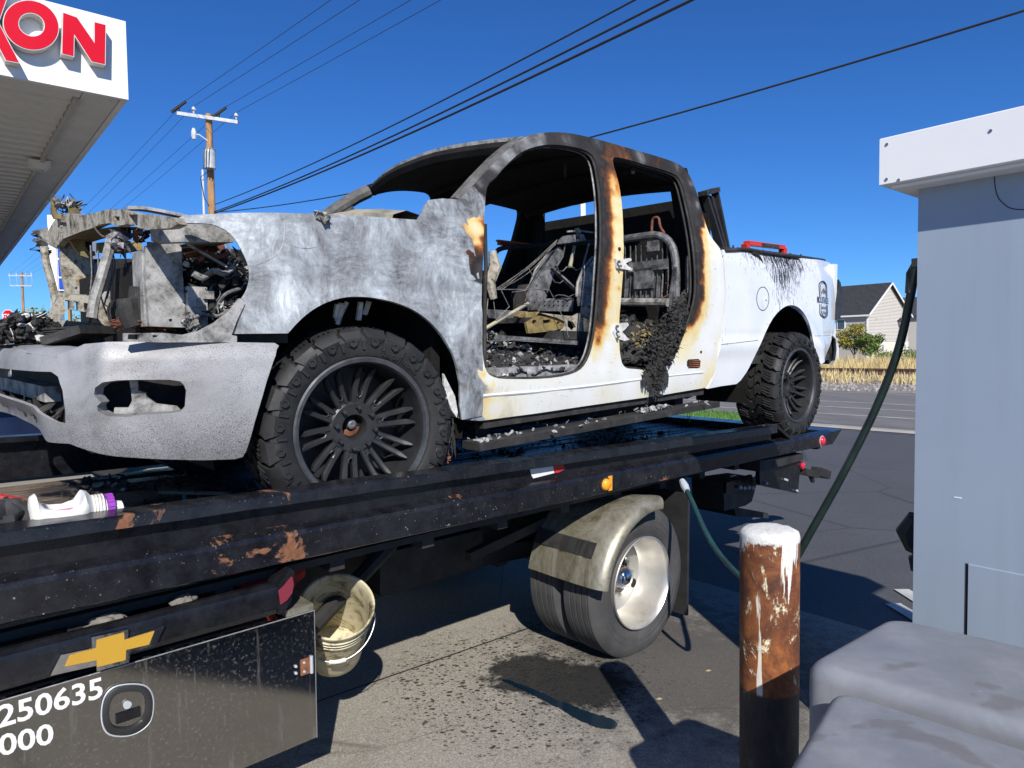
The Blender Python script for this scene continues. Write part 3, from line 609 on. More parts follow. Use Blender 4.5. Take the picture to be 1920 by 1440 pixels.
def slope(x0, z0, x1, z1):
    mb = MB(); ya, yb = -ov, D_+ov; d = np.array([x1-x0, 0, z1-z0]); L = np.linalg.norm(d); d /= L; up = np.array([-d[2], 0, d[0]]) if d[0] > 0 else np.array([d[2], 0, -d[0]])
    k_ = int(L/.3)
    for i in range(k_):
        a = np.array([x0, 0, z0])+d*L*i/k_; b = np.array([x0, 0, z0])+d*L*(i+1)/k_
        lo = a+up*.06; hi_ = b+up*.02
        mb.add([(a[0],ya,a[2]),(a[0],yb,a[2]),(lo[0],ya,lo[2]),(lo[0],yb,lo[2]),(b[0],ya,b[2]),(b[0],yb,b[2]),(hi_[0],ya,hi_[2]),(hi_[0],yb,hi_[2])], [(0,1,3,2),(2,3,7,6),(4,6,7,5),(0,2,6,4),(1,5,7,3),(0,4,5,1)])
    return mb
sl_ = (AP-EH)/(W_/2)
slope(-ov, EH-ov*sl_+.1, W_/2, AP+.1).build('roof', 'shingle', house, kind='stuff', label='dark shingled roof slope facing the road')
slope(W_+ov, EH-ov*sl_+.1, W_/2, AP+.1).build('roof', 'shingle', house, kind='stuff')
mb = MB(); 
for sx in (-1, 1):
    x0 = W_/2+sx*(W_/2+ov); mb.beam((x0, -ov-.02, EH-ov*sl_), (W_/2, -ov-.02, AP), .06, .22, (0,0,1))
mb.build('fascia_board', 'trim', house)
mb = MB(); mb.span(-ov-.03, -ov+.06, -ov, D_+ov, EH-ov*sl_-.12, EH-ov*sl_+.08); mb.span(-ov, 0, -ov+.05, D_, EH-ov*sl_-.06, EH-ov*sl_-.02); mb.build('gutter', 'trim', house)
mb = MB(); mb.span(-.1, -.03, -.1, .05, 0, EH-.2); mb.span(-.08, .05, -.12, -.04, 0, EH-.2); mb.build('corner_board', 'trim', house)
def window(parent, c, wv, hv, wd, ht, nrm):
    c = np.asarray(c, float); wv = np.asarray(wv, float); nrm = np.asarray(nrm, float); R = np.column_stack([wv, nrm, (0,0,1)])
    f = MB()
    for sgn in (-1, 1): f.box(c+wv*sgn*(wd/2+.04)+nrm*.03, (.09, .08, ht+.17), R); f.box(c+np.array([0,0,sgn*(ht/2+.04)])+nrm*.03, (wd, .078, .09), R)
    f.box(c+nrm*.02, (.06, .06, ht), R); fr = f.build('window', 'trim', parent)
    g = MB(); g.box(c-wv*wd/4+nrm*.004, (wd/2-.06, .02, ht), R); g.build('pane', 'glass', fr)
    g = MB(); g.box(c+wv*wd/4+nrm*.004, (wd/2-.06, .02, ht), R); g.build('pane', 'glass', fr)
window(house, (-.03, 3.6, 4.45), (0,1,0), 0, 1.8, 1.15, (-1,0,0))
window(house, (-.03, 9.0, 4.45), (0,1,0), 0, 1.8, 1.15, (-1,0,0))
window(house, (-.03, 8.6, 1.5), (0,1,0), 0, 1.6, 1.3, (-1,0,0))
for xx in (4.2, 8.6, 10.9): window(house, (xx, -.09, 1.45), (1,0,0), 0, .6, .9, (0,-1,0))
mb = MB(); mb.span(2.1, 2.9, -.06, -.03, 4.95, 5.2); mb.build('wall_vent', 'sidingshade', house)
# porch gable with door below
mb = MB(); mb.add([(-2.6, 2.2, 2.5), (-2.6, 8.2, 2.5), (-2.6, 5.2, 4.0), (0, 2.2, 2.5), (0, 8.2, 2.5), (0, 5.2, 4.0)], [(0,2,1),(3,4,5),(0,3,5,2),(1,2,5,4),(0,1,4,3)]); mb.build('porch_roof', 'shingle', house)
mb = MB(); mb.beam((-2.65, 2.0, 2.45), (-2.65, 5.2, 4.05), .08, .2); mb.beam((-2.65, 8.4, 2.45), (-2.65, 5.2, 4.05), .08, .2); mb.span(-2.64, -2.5, 2.2, 8.2, 2.3, 2.5); mb.build('porch_trim', 'trim', house)
for yy in (2.4, 8.0): 
    mb = MB(); mb.span(-2.6, -2.4, yy-.1, yy+.1, 0, 2.3); mb.build('porch_post', 'trim', house)
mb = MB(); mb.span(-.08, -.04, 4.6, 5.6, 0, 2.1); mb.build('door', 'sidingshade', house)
# neighbours
H1 = site(70., 30.); H1 = dep(1722, 690, 104.); H1[2] = 0
h2 = empty('house', smat(H1), 'second grey house with dark roof, mostly hidden behind the grey fuel dispenser', 'house')
mb = MB(); mb.span(0, 11, 0, 12, 0, 6.2); mb.add([(0,0,6.2),(11,0,6.2),(5.5,0,9),(0,12,6.2),(11,12,6.2),(5.5,12,9)], [(0,1,2),(3,5,4),(0,2,5,3),(1,4,5,2)]); mb.build('wall', 'siding', h2)
mb = MB()
for sx in (-1, 1): mb.add([(5.5+sx*6, -.5, 6.0), (5.5, -.5, 9.1), (5.5, 12.5, 9.1), (5.5+sx*6, 12.5, 6.0), (5.5+sx*6, -.5, 6.2), (5.5, -.5, 9.3), (5.5, 12.5, 9.3), (5.5+sx*6, 12.5, 6.2)], [(0,1,2,3),(7,6,5,4),(0,4,5,1),(3,2,6,7),(0,3,7,4)])
mb.build('roof', 'shingle', h2)
window(h2, (3, -.03, 4.4), (1,0,0), 0, 1.4, 1.2, (0,-1,0)); window(h2, (8, -.03, 4.4), (1,0,0), 0, 1.4, 1.2, (0,-1,0))
# trees by the house
b = dep(1601, 692, 72.); b[2] = 0; tree(b, 3.95, 1.7, 'leafyellow', 'small yellowing tree in front of the grey house', n=2600, sz=.12, leaf2='leafgreen', trunk_h=.22)
b = dep(1632, 692, 70.); b[2] = 0; tree(b, 3.0, 1.25, 'leafgreen', 'smaller green tree just right of the yellowing tree', n=2000, sz=.11, leaf2='leafyellow', trunk_h=.2)
for px, d_, r_, lb in ((1665, 66, .8, 'low green shrub behind the dry grass, left of the hose'), (1700, 68, 1.1, 'low grey green shrub behind the dry grass, beside the dispenser'), (1652, 55, .55, 'small dark bush standing inside the dry grass')):
    b = dep(px, 692, d_); b[2] = 0; root = empty('shrub', Matrix.Translation(Vector(b.tolist())), lb, 'shrub')
    mb = MB(); bush(mb, (0,0,.7), r_, 700, .1, .75); bush(mb, (r_*.9,.2,.6), r_*.8, 500, .1, .7); mb.build('foliage', 'leafgreen', root, fin=False)
    mb = MB(); mb.tube([(0,0,0),(0,0,.5)], .03, 5); mb.build('stem', 'bark', root)
# street lamp
b = dep(1687, 692, 62.); b[2] = 0
lamp = empty('street_lamp', Matrix.Translation(Vector(b.tolist())), 'black lantern style street lamp in front of the grey house', 'street lamp')
mb = MB(); mb.tube([(0,0,0),(0,0,.4)], [.14,.07], 10); mb.tube([(0,0,.4),(0,0,3.3)], .05, 8); mb.build('pole', 'blackplastic', lamp)
mb = MB(); mb.tube([(0,0,3.3),(0,0,3.42)], [.10,.16], 8); 
for i in range(4): a = i*pi/2+.78; mb.tube([(.14*cos(a),.14*sin(a),3.4),(.22*cos(a),.22*sin(a),3.85)], .016, 4)
mb.tube([(0,0,3.85),(0,0,3.92),(0,0,4.1),(0,0,4.2)], [.30,.27,.08,.01], 8); mb.build('lantern', 'blackplastic', lamp)
mb = MB(); mb.tube([(0,0,3.43),(0,0,3.84)], [.12,.19], 8); mb.build('lamp_glass', 'lampglass', lamp)
# trees at left
for px, d_, h_, r_, lf, l2, lb in ((62, 62, 5.4, 2.7, 'leafgreen', 'leafyellow', 'bushy green tree behind the burned radiator, right of the stop sign'), (38, 58, 4.6, 1.6, 'leaforange', 'leafgreen', 'small tree turning orange behind the stop sign'), (8, 64, 4.2, 2.2, 'leafgreen', 'leafyellow', 'green tree at the left edge of the picture'), (-40, 60, 5.5, 3.0, 'leafgreen', 'leafdark', 'green tree left of the others beyond the stop sign'), (120, 66, 5.2, 2.6, 'leafgreen', 'leafyellow', 'yellow green tree seen through the burned front end')):
    b = dep(px, 660, d_); b[2] = 0; tree(b, h_, r_, lf, lb, n=2600, sz=.16, cl=12, leaf2=l2, trunk_h=.12)
# stop sign
b = dep(15, 592, 44.); st_ = empty('stop_sign', Matrix.Translation(Vector((float(b[0]), float(b[1]), 0))), 'red octagonal stop sign in front of the trees at left', 'stop sign')
mb = MB(); mb.tube([(0,.04,0),(0,.04,b[2]+.4)], .03, 6); mb.build('post', 'galv', st_)
oc = [(.40*cos(pi/8+i*pi/4), b[2]+.40*sin(pi/8+i*pi/4)) for i in range(8)]; oc2 = [(.37*cos(pi/8+i*pi/4), b[2]+.37*sin(pi/8+i*pi/4)) for i in range(8)]
mb = MB(); mb.prism(oc, lambda u, v, d: (u, d, v), .02); mb.build('sign_plate', 'signwhite', st_)
mb = MB(); mb.prism(oc2, lambda u, v, d: (u, -.004-d, v), .003); mb.build('sign_face', 'signred', st_)
vs, fs = text_mesh('STOP', .30, .004, .008); xs_ = [v[0] for v in vs]; cx_ = (min(xs_)+max(xs_))/2
mb = MB(); mb.add([(v[0]-cx_, -.011-v[2], b[2]-.10+v[1]) for v in vs], fs); mb.build('lettering', 'letterwhite', st_, fin=False)
# white and blue pylon sign seen through the front end
P0 = dep(92, 490, 24.); P1 = dep(172, 490, 24.); zt = dep(92, 403, 24.)[2]; zb = dep(92, 604, 24.)[2]; zb0 = dep(112, 545, 24.)[2]
py_ = empty('pylon_sign', Matrix.Translation(Vector((float(P0[0]), 24., 0))), 'white and blue pylon sign seen through the burned front end', 'sign')
wd = float(P1[0]-P0[0])
mb = MB(); mb.span(0, .26, 0, .3, 0, zt); mb.build('post', 'signwhite', py_)
mb = MB(); mb.span(.27, wd, .02, .28, zb0, zt-.2); mb.build('panel', 'signwhite', py_)
for za, zc in ((zb0+.06, zb0+.42), (zb0+.5, zb0+1.05), (zb0+1.12, zt-.3)):
    mb = MB(); mb.span(.31, wd-.04, -.012, .015, za, zc); mb.build('price_panel', 'signblue', py_)
mb = MB(); mb.span(.5, .58, .1, .2, 0, zb0-.01); mb.build('post', 'polewood', py_)
# utility poles
def upole(base, h, name_lb, near, lean=0.):
    r = empty('utility_pole', Matrix.Translation(Vector((float(base[0]), float(base[1]), 0))), name_lb, 'utility pole')
    mb = MB(); mb.tube([(0,0,0),(0,0,h*.5),(0,0,h)], [.17,.15,.12], 12); mb.build('pole_shaft', 'polewood', r)
    return r
dW = np.array([46.9, -57., 0]); dW /= np.linalg.norm(dW); nW = np.array([dW[1], -dW[0], 0])  # line direction and crossarm direction
PB = dep(394, 300, 28.); PH = dep(393, 214, 28.)[2]
pole = upole(PB, PH, 'wooden utility pole with white crossarm and grey transformer can', True)
AX = np.array([.985, .05, -.035]); zc_ = PH-.28
aL = dep(335, 214, 27.9)-np.array([PB[0], PB[1], 0]); aR = dep(452, 234, 28.1)-np.array([PB[0], PB[1], 0])
aL[1] = -.2; aR[1] = -.2; mb = MB(); mb.beam(aL, aR, .10, .13); mb.build('crossarm', 'galv', pole)
arm = lambda f: aL+(aR-aL)*f+np.array([0, 0, .08])
INS = []
for f_, big in ((.02, 1), (.27, 0), (.68, 1), (.97, 0)):
    c = arm(f_); mb = MB()
    if big: mb.beam(c+(-.28,0,-.02), c+(.34,-.1,.34), .07, .09); mb.tube([c, c+(0,0,.2)], .05, 8); mb.build('fused_cutout', 'darkframe', pole); INS.append(c+np.array([.32,-.1,.36]))
    else: mb.tube([c, c+(0,0,.1), c+(0,0,.14), c+(0,0,.2), c+(0,0,.26)], [.03,.04,.09,.07,.04], 8); mb.build('insulator', 'ceramic', pole); INS.append(c+np.array([0,0,.28]))
mb = MB(); tz = dep(397, 300, 28.)[2]; mb.tube([(.12,-.32,tz-.42),(.12,-.32,tz+.30)], .22, 14); mb.tube([(.12,-.32,tz+.30),(.12,-.32,tz+.36)], [.24,.12], 14); mb.build('transformer', 'galv', pole)
mb = MB(); 
for dx in (-.08, .02, .12): mb.tube([(.1+dx,-.5,tz+.34),(.1+dx,-.62,tz+.1),(.05+dx,-.55,tz-.5)], .015, 5)
mb.tube([(.05,-.3,tz-.5),(-.28,-.3,tz-.75),(-.2,-.2,tz-1.5),(-.05,-.15,tz-1.8)], .015, 5); mb.build('jumper_wires', 'cablemat', pole)
mb = MB(); z2 = dep(384, 320, 28.)[2]; mb.tube([(-.26,-.12,0),(-.26,-.12,z2)], .05, 8); mb.build('conduit', 'galv', pole)
mb = MB(); z3 = dep(370, 250, 28.)[2]; mb.tube([(0,-.1,z3-.35),(-.3,-.2,z3-.12),(-.5,-.25,z3-.1)], .025, 6); mb.tube([(-.5,-.25,z3-.3),(-.5,-.25,z3-.15),(-.5,-.25,z3),(-.5,-.25,z3+.12)], [.07,.1,.09,.05], 8); mb.build('bracket_insulator', 'ceramic', pole)
FB = dep(42, 540, 85.); FH = dep(42, 509, 85.)[2]
far = upole(FB, FH, 'distant wooden utility pole with double crossarm at far left', False)
for zz, hw in ((FH-.55, 1.45), (FH-1.75, 1.3)):
    mb = MB(); mb.beam((-hw,-.2,zz+.06), (hw,-.2,zz-.02), .12, .14); mb.build('crossarm', 'galv', far)
mb = MB()
for x_ in (-1.35,-.5,.6,1.3): mb.tube([(x_,-.2,FH-.5),(x_,-.2,FH-.2)], .07, 6); mb.tube([(x_,-.2,FH-.6),(x_+.12,-.3,FH-1.2),(x_,-.2,FH-1.7)], .02, 4)
mb.build('insulator', 'ceramic', far)
def wire(a, b, sag, r, label, extra=None, cat='cable', group=None):
    a = np.asarray(a, float); b = np.asarray(b, float); pts = []
    for i in range(41): t = i/40; p = a+(b-a)*t; p[2] -= 4*sag*t*(1-t); pts.append(p)
    mb = MB(); mb.tube(pts, r, 6)
    if extra is not None:
        e = np.asarray(extra, float); q = [e+(a-e)*(i/20)-np.array([0,0,4*.5*(i/20)*(1-i/20)]) for i in range(21)]; mb.tube(q, r, 6)
    return tag(mb.build('overhead_wire', 'cablemat', None), label, cat, group)
pw = np.array([PB[0], PB[1], 0]); fw = np.array([FB[0], FB[1], 0])
NX = pw+dW*62*1.0
outs = [(620, 0), (674, 0), (770, 0), (826, 0)]
for i, (c, o_) in enumerate(zip(INS, outs)):
    a = pw+c; 
    # keep the wire parallel to the pole line and passing the point seen at the frame edge
    q = dep(o_[0], o_[1], 18.5)+np.array([0, 0, .13]); d = (q-a); e = a+d*6.5
    f0 = fw+np.array([-1.35+i*.9, -.2, FH-.25])
    wire(a, e, .25, .008, ['thin overhead wire from the leftmost insulator of the crossarm', 'thin overhead wire from the second insulator of the crossarm', 'thin overhead wire from the third insulator of the crossarm', 'thin overhead wire from the rightmost insulator of the crossarm'][i], f0)
cz = [(404, 383, 1190, 0, .016, 'upper thin cable running from the pole over the burned cab'), (402, 397, 1252, 0, .02, 'lower twin cable from the pole, upper strand'), (402, 400, 1297, 0, .024, 'lower twin cable from the pole, thick lower strand')]
for x0, y0, x1, y1, r, lb in cz:
    a = dep(x0, y0, 27.8); sg_ = .7; t_ = 1/1.9; q = dep(x1, y1, 11.3)+np.array([0, 0, 4*sg_*t_*(1-t_)]); wire(a, a+(q-a)*1.9, sg_, r, lb)
a = dep(402, 398, 27.9); t_ = 1/1.15; q = dep(1920, 20, 9.5)+np.array([0, 0, 4*.62*t_*(1-t_)]); wire(a, a+(q-a)*1.15, .62, .017, 'dark service cable running from the pole behind the cab to the upper right')
# parking light behind cab
LB = dep(1080, 370, 26.)
pl = empty('parking_light', Matrix.Translation(Vector((float(LB[0]), 26., 0))), 'shoebox area light on a pole seen through the rear cab window', 'light pole')
zt = dep(1090, 372, 26.)[2]; mb = MB(); mb.span(.16, .34, -.08, .08, 0, zt+.1); mb.build('pole', 'galv', pl)
mb = MB(); zz = dep(1075, 381, 26.)[2]; mb.add([(-.62,-.2,zz),(.12,-.25,zz),(.12,.35,zz),(-.62,.35,zz),(-.48,-.15,zz+.2),(.1,-.15,zz+.24),(.1,.3,zz+.24),(-.48,.3,zz+.2)], [(0,1,2,3),(7,6,5,4),(0,4,5,1),(1,5,6,2),(2,6,7,3),(3,7,4,0)]); mb.build('lamp_head', 'galv', pl)

# ================================================================== canopy
CO = dep(241, 187, 8.); CT = dep(242, 40, 8.)
canopy = empty('station_canopy', smat(np.array([CO[0], CO[1], 0])), 'white petrol station canopy with red letters and ribbed grey soffit', 'canopy')
z0 = CO[2]; z1 = CT[2]; LX, LY = 14., 22.
# local: x = -s along the fascia (towards the camera left), y away
mb = MB(); mb.span(-LX, 0, -.0, .06, z0, z1); mb.build('fascia', 'fascia', canopy, label='white front fascia carrying the red letters')
mb = MB(); mb.span(-.06, 0, .062, LY, z0, z1); mb.build('fascia', 'fascia', canopy, label='white side fascia facing the road')
mb = MB(); mb.span(-LX, -.07, .07, LY, z1-.25, z1-.15); mb.build('canopy_roof', 'fascia', canopy)
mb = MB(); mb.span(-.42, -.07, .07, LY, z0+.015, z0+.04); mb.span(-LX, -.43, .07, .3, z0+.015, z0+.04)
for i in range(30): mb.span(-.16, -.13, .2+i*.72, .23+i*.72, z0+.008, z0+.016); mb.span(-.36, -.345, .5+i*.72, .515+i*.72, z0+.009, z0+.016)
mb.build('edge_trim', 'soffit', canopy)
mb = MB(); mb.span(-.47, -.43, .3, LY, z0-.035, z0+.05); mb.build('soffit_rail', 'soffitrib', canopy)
nb = 0
proto_pan = None
for i in range(70):
    y0_ = .32+i*.305
    if y0_ > LY-.4: break
    if proto_pan is None:
        mb = MB(); X0, X1 = -LX, -.475
        pr = [(0, .05), (.235, .05), (.245, .02), (.29, .02), (.30, .05)]
        vs = [(x_, y, z0+z) for x_ in (X0, X1) for y, z in pr]+[(x_, y, z0+.09) for x_ in (X0, X1) for y in (0, .30)]
        mb.add(vs, [(i2, i2+1, i2+6, i2+5) for i2 in range(4)]+[(10,12,13,11),(0,5,12,10),(4,11,13,9)])
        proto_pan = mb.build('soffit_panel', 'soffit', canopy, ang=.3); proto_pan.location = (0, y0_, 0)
    else: copy_of(proto_pan, canopy, (0, y0_, 0))
sb = dep(115, 290, 8.)
mb = MB(); yb = 3.45; mb.add([(-.62,yb,z0-.005),(-.34,yb-.05,z0-.005),(-.30,yb+.34,z0-.005),(-.60,yb+.40,z0-.005),(-.54,yb+.1,z0-.11),(-.41,yb+.08,z0-.11),(-.39,yb+.26,z0-.11),(-.53,yb+.28,z0-.11)], [(0,1,5,4),(1,2,6,5),(2,3,7,6),(3,0,4,7),(4,5,6,7),(0,3,2,1)]); mb.build('corner_lamp', 'soffit', canopy)
mb = MB(); mb.span(-9.3, -8.9, 5, 5.4, 0, z0+.02); mb.build('canopy_column', 'fascia', canopy)
mb = MB(); mb.span(-9.3, -8.9, 16, 16.4, 0, z0+.02); mb.build('canopy_column', 'fascia', canopy)
# letters, traced on the fascia plane
def fpt(px, py):
    r = ray(px, py); n_ = YS; o_ = np.array([CO[0], CO[1], 0])-YS*.13; t = ((o_-CAM_C)@n_)/(r@n_); p = CAM_C+r*t-np.array([CO[0], CO[1], 0]); return float(p@XS), float(p[2])
def letter(px_poly, holes=(), label=None):
    face = [fpt(*p) for p in px_poly]; hs_ = [[fpt(*p) for p in h] for h in holes]
    S = lambda u, v: np.array([u, -.13, v])
    a = panel(S, face, hs_, .5, .115, 'letter', 'signreturn', canopy, label=label, flip=-1 if False else 1, ang=.5)
    S2 = lambda u, v: np.array([u, -.133, v])
    c = np.mean(face, 0); 
    def shrink(P, cc, q):
        P = np.array(P); out = []; n = len(P)
        area = .5*sum(P[i][0]*P[(i+1) % n][1]-P[(i+1) % n][0]*P[i][1] for i in range(n)); sg = 1 if area > 0 else -1
        for i in range(n):
            d1 = P[i]-P[i-1]; d2 = P[(i+1) % n]-P[i]; n1 = np.array([-d1[1], d1[0]])/np.linalg.norm(d1); n2 = np.array([-d2[1], d2[0]])/np.linalg.norm(d2); m_ = n1+n2; m_ /= np.linalg.norm(m_); out.append(P[i]+sg*m_*q/max(.3, m_@n1))
        return out
    panel(S2, shrink(face, c, .007), [shrink(h, c, -.007) for h in hs_], .5, .004, 'letter_face', 'signred', a, ang=.5)
el = lambda cx, cy, rx_, ry_, sk, n=40: [(cx+rx_*cos(2*pi*i/n), cy+ry_*sin(2*pi*i/n)+sk*rx_*cos(2*pi*i/n)) for i in range(n)]
letter(el(58, 47, 53, 47, .10), [el(59, 46, 23.5, 21, .10)], 'red letter O')
letter([(117, 22), (145, 32), (176, 77), (176, 40), (199, 46), (198, 122), (171, 116), (140, 68), (139, 107), (115, 101)], (), 'red letter N')
letter([(-60, -60), (-38, -45), (-18, 5), (2, -36), (26, -38), (-2, 42), (38, 119), (10, 114), (-17, 62), (-40, 100), (-66, 86), (-34, 30)], (), 'red letter X')

# ================================================================== dispenser, bins, bollard, hose
DO = dep(1722, 355, 2.5)
disp = empty('fuel_dispenser', smat(np.array([DO[0], DO[1], 0])), 'blue grey fuel dispenser cabinet with white overhanging cap', 'fuel dispenser')
zc0 = DO[2]; DH = zc0
mb = MB(); mb.span(0, .62, -1.5, 0, .02, zc0); mb.build('cabinet', 'dispenser', disp)
mb = MB()
def rbox(mb, x0, x1, y0, y1, z0, z1, b, mi=0):
    L = []; 
    for (q, z) in ((b, z0), (0, z0+b), (0, z1-b), (b, z1)): L.append([(x0+q, y0+q, z), (x1-q, y0+q, z), (x1-q, y1-q, z), (x0+q, y1-q, z)])
    vs = [p for l in L for p in l]; fs = [(3,2,1,0), (12,13,14,15)]
    for k2 in range(3):
        for i in range(4): fs.append((k2*4+i, k2*4+(i+1) % 4, k2*4+4+(i+1) % 4, k2*4+4+i))
    mb.add(vs, fs, mi)
rbox(mb, -.115, .75, -1.62, .085, zc0+.012, zc0+.175, .003); mb.build('cap', 'capwhite', disp)
mb = MB(); mb.span(-.085, .72, -1.59, .055, zc0-.0, zc0+.011); mb.build('cap_underside', 'capwhite', disp)
mb = MB()
for (y, z) in ((.06, .15), (.06, .03), (.02, .02), (-.25, .12), (-.9, .12)): mb.cyl((-.118, y, zc0+z), (-.112, y, zc0+z), .005, 8)
mb.build('screw', 'screw', disp)
def dface(px, py):
    r = ray(px, py); o_ = np.array([DO[0], DO[1], 0]); t = ((o_-CAM_C)@XS)/(r@XS); p = CAM_C+r*t-o_; return float(p@YS), float(p[2])
# access panels traced on the lit side
A = dface(1817, 1057); B = dface(1920, 1080); 
mb = MB(); rbox(mb, -.006, -.0005, A[0]-.9, A[0], .25, A[1], .002); mb.build('access_panel', 'dispenser', disp)
mb = MB(); mb.span(-.0015, .0005, A[0]+.002, A[0]+.010, .25, A[1]); mb.build('panel_gap', 'darkframe', disp)
c0 = dface(1865, 290); c1 = dface(1866, 350); c2 = dface(1880, 380); c3 = dface(1920, 393)
pt_ = cr([(c0[0], zc0-.002), c0, c1, c2, c3, (c3[0]-.2, c3[1]-.008), (c3[0]-.5, c3[1]-.008)], 6)
mb = MB(); mb.tube([(-.0005, p[0], p[1]) for p in pt_], .0016, 5); mb.build('panel_seam', 'darkframe', disp)
mb = MB(); sc0 = dface(1796, 932); mb.span(-.0015, .0, sc0[0]-.012, sc0[0]+.012, sc0[1]-.004, sc0[1]); mb.build('scuff_mark', 'capwhite', disp)
mb = MB(); hp = dface(1717, 500)
mb.tube([(.03, .012, hp[1]+.02), (.03, .03, hp[1]-.02), (.03, .035, hp[1]-.09)], [.014,.018,.016], 10); mb.span(0.0, .05, .0, .02, hp[1]+.0, hp[1]+.03); mb.build('hose_outlet', 'blackplastic', disp)
mb = MB(); np_ = dface(1700, 1010)
Yn = .05; mb.tube([(.10, -.01, np_[1]+.06), (.10, .025, np_[1]+.05), (.10, .05, np_[1]-.0), (.10, .035, np_[1]-.05), (.10, .0, np_[1]-.07)], [.02,.04,.05,.035,.02], 8); mb.tube([(.10, .0, np_[1]-.07), (.10, .035, np_[1]-.10), (.10, .03, np_[1]-.13), (.10, 0, np_[1]-.14)], [.018,.022,.02,.015], 8); mb.build('nozzle_boot', 'blackplastic', disp)
# rounded grey bins
def bin_(name, corners, ztop, hgt, rad, label, group, rot=0):
    c = np.mean(corners, 0); P = [np.array(p[:2])-c[:2] for p in corners]
    root = empty(name, Matrix.Translation(Vector((float(c[0]), float(c[1]), 0))), label, 'bin', group)
    out = []; n = len(P)
    for i in range(n):
        p0, p1, p2 = P[i-1], P[i], P[(i+1) % n]; a = (p0-p1)/np.linalg.norm(p0-p1); b = (p2-p1)/np.linalg.norm(p2-p1)
        for j in range(9):
            t = j/8; q = p1+a*rad*(1-t)**2+b*rad*t**2; out.append(q)
    out = np.array(out); m = len(out); cen = out.mean(0)
    L = []; k_ = [(0.06, 0), (0.0, .03)]+[(0.0, ztop-rad*.75)]+[(rad*.75*(1-cos(t)), ztop-rad*.75+rad*.75*sin(t)) for t in np.linspace(.15, pi/2, 8)]+[(rad*.75+.03, ztop+.002), (rad*.75+.12, ztop+.004)]
    vs = []; 
    for q, z in k_:
        for p in out:
            d = cen-p; dl = np.linalg.norm(d); pp = p+d/dl*min(q, dl*.9); vs.append((pp[0], pp[1], z+(.003*nz(pp[0], pp[1], 0, 6) if z > ztop-.05 else 0)))
    fs = []
    for r_ in range(len(k_)-1):
        for i in range(m): fs.append((r_*m+i, r_*m+(i+1) % m, (r_+1)*m+(i+1) % m, (r_+1)*m+i))
    fs.append(tuple((len(k_)-1)*m+i for i in range(m)))
    mb = MB(); mb.add(vs, fs); mb.build('body', 'bin', root, ang=.9)
    return root
zA = .95
a1 = gnd(1504, 1240, zA); a2 = gnd(1662, 1152, zA); a3 = a2+(gnd(1920, 1212, zA)-gnd(1700, 1163, zA))/np.linalg.norm(gnd(1920, 1212, zA)-gnd(1700, 1163, zA))*.62; a4 = a1+(a3-a2)
bin_('grey_bin', [a1, a2, a3, a4], zA, zA, .05, 'grey moulded plastic bin beside the dispenser, farther of the two', 'grey plastic bins')
b1 = gnd(1563, 1284, zA-.02); b2 = gnd(1455, 1460, zA-.02); dd = (gnd(1920, 1372, zA-.02)-gnd(1630, 1284, zA-.02)); dd /= np.linalg.norm(dd)
b1 = b1-dd*.0; b2 = b1+(b2-b1)*1.6
bin_('grey_bin', [b2, b1, b1+dd*.62, b2+dd*.62], zA-.02, zA, .05, 'grey moulded plastic bin nearest the camera at bottom right', 'grey plastic bins')
# bollard
bt = dep(1443, 992, 2.06); bo = empty('bollard', Matrix.Translation(Vector((float(bt[0]), float(bt[1]), 0))), 'rusty steel bollard with white paint dripping from its top', 'bollard')
mb = MB(); R_ = .0845; H_ = float(bt[2]); seg = 48; prof = [(0, H_+.006), (R_*.5, H_+.006), (R_*.82, H_+.002), (R_*.97, H_-.006), (R_, H_-.016)]+[(R_, z) for z in np.linspace(H_-.05, 0, 28)]
vs = []
for j in range(seg):
    a = 2*pi*j/seg
    for r, z in prof: q = 1+(.006*nz(cos(a)*2, sin(a)*2, z*9)+.004*nz(cos(a)*6, sin(a)*6, z*22) if r > .05 else .0); vs.append((r*q*cos(a), r*q*sin(a), z+(.003*nz(r*cos(a)*40, r*sin(a)*40, 0) if z > H_-.02 else 0)))
n = len(prof); mb.add(vs, [(j*n+i, ((j+1) % seg)*n+i, ((j+1) % seg)*n+i+1, j*n+i+1) for j in range(seg) for i in range(n-1)]); mb.build('post', 'bollard', bo, ang=1.2)

# ================================================================== burned pickup (truck frame)
truck = empty('burned_pickup', tmat(), 'burned out white crew cab pickup standing on the flatbed', 'pickup truck')
def Sside(u, v):
    y = .97-.05*max(0, (v-.95)/.45)**2*.6-.03*max(0, (.62-v)/.25)**2
    if v > 1.33: y = .97-.05*(.38/.45)**2*.6-(v-1.33)*.33
    y += .004*nz(u, 0, v, 4)
    return np.array([u, y, v])
def Sfend(u, v):
    p = Sside(u, v); r = hypot(u-.0, v-.45); y = p[1]+.018*math.exp(-((r-.52)/.06)**2)-.012*math.exp(-((v-1.0)/.05)**2)
    if u > .3: y -= .22*((u-.3)/.5)**2
    y += .006*nz(u, 1, v, 7)+.003*nz(u, 2, v, 18)
    return np.array([p[0], y, p[2]])
def Sbed(u, v):
    p = Sside(u, v); r = hypot(u+3.82, v-.45); y = p[1]+.03*math.exp(-((r-.50)/.09)**2)-.006*math.exp(-((v-.83)/.012)**2)+.012*math.exp(-((v-.75)/.06)**2)
    if u < -4.33: y -= .20*min(.6, -4.33-u)
    return np.array([p[0], y, p[2]])
def TR(S, pts): return [inv_side(S, *p) for p in pts]
def clampfix(S): pass
def ctrl(S, L): return idw([(*inv_side(S, a, b), c) for a, b, c in L])

INWARD.update([Sside, Sfend, Sbed])
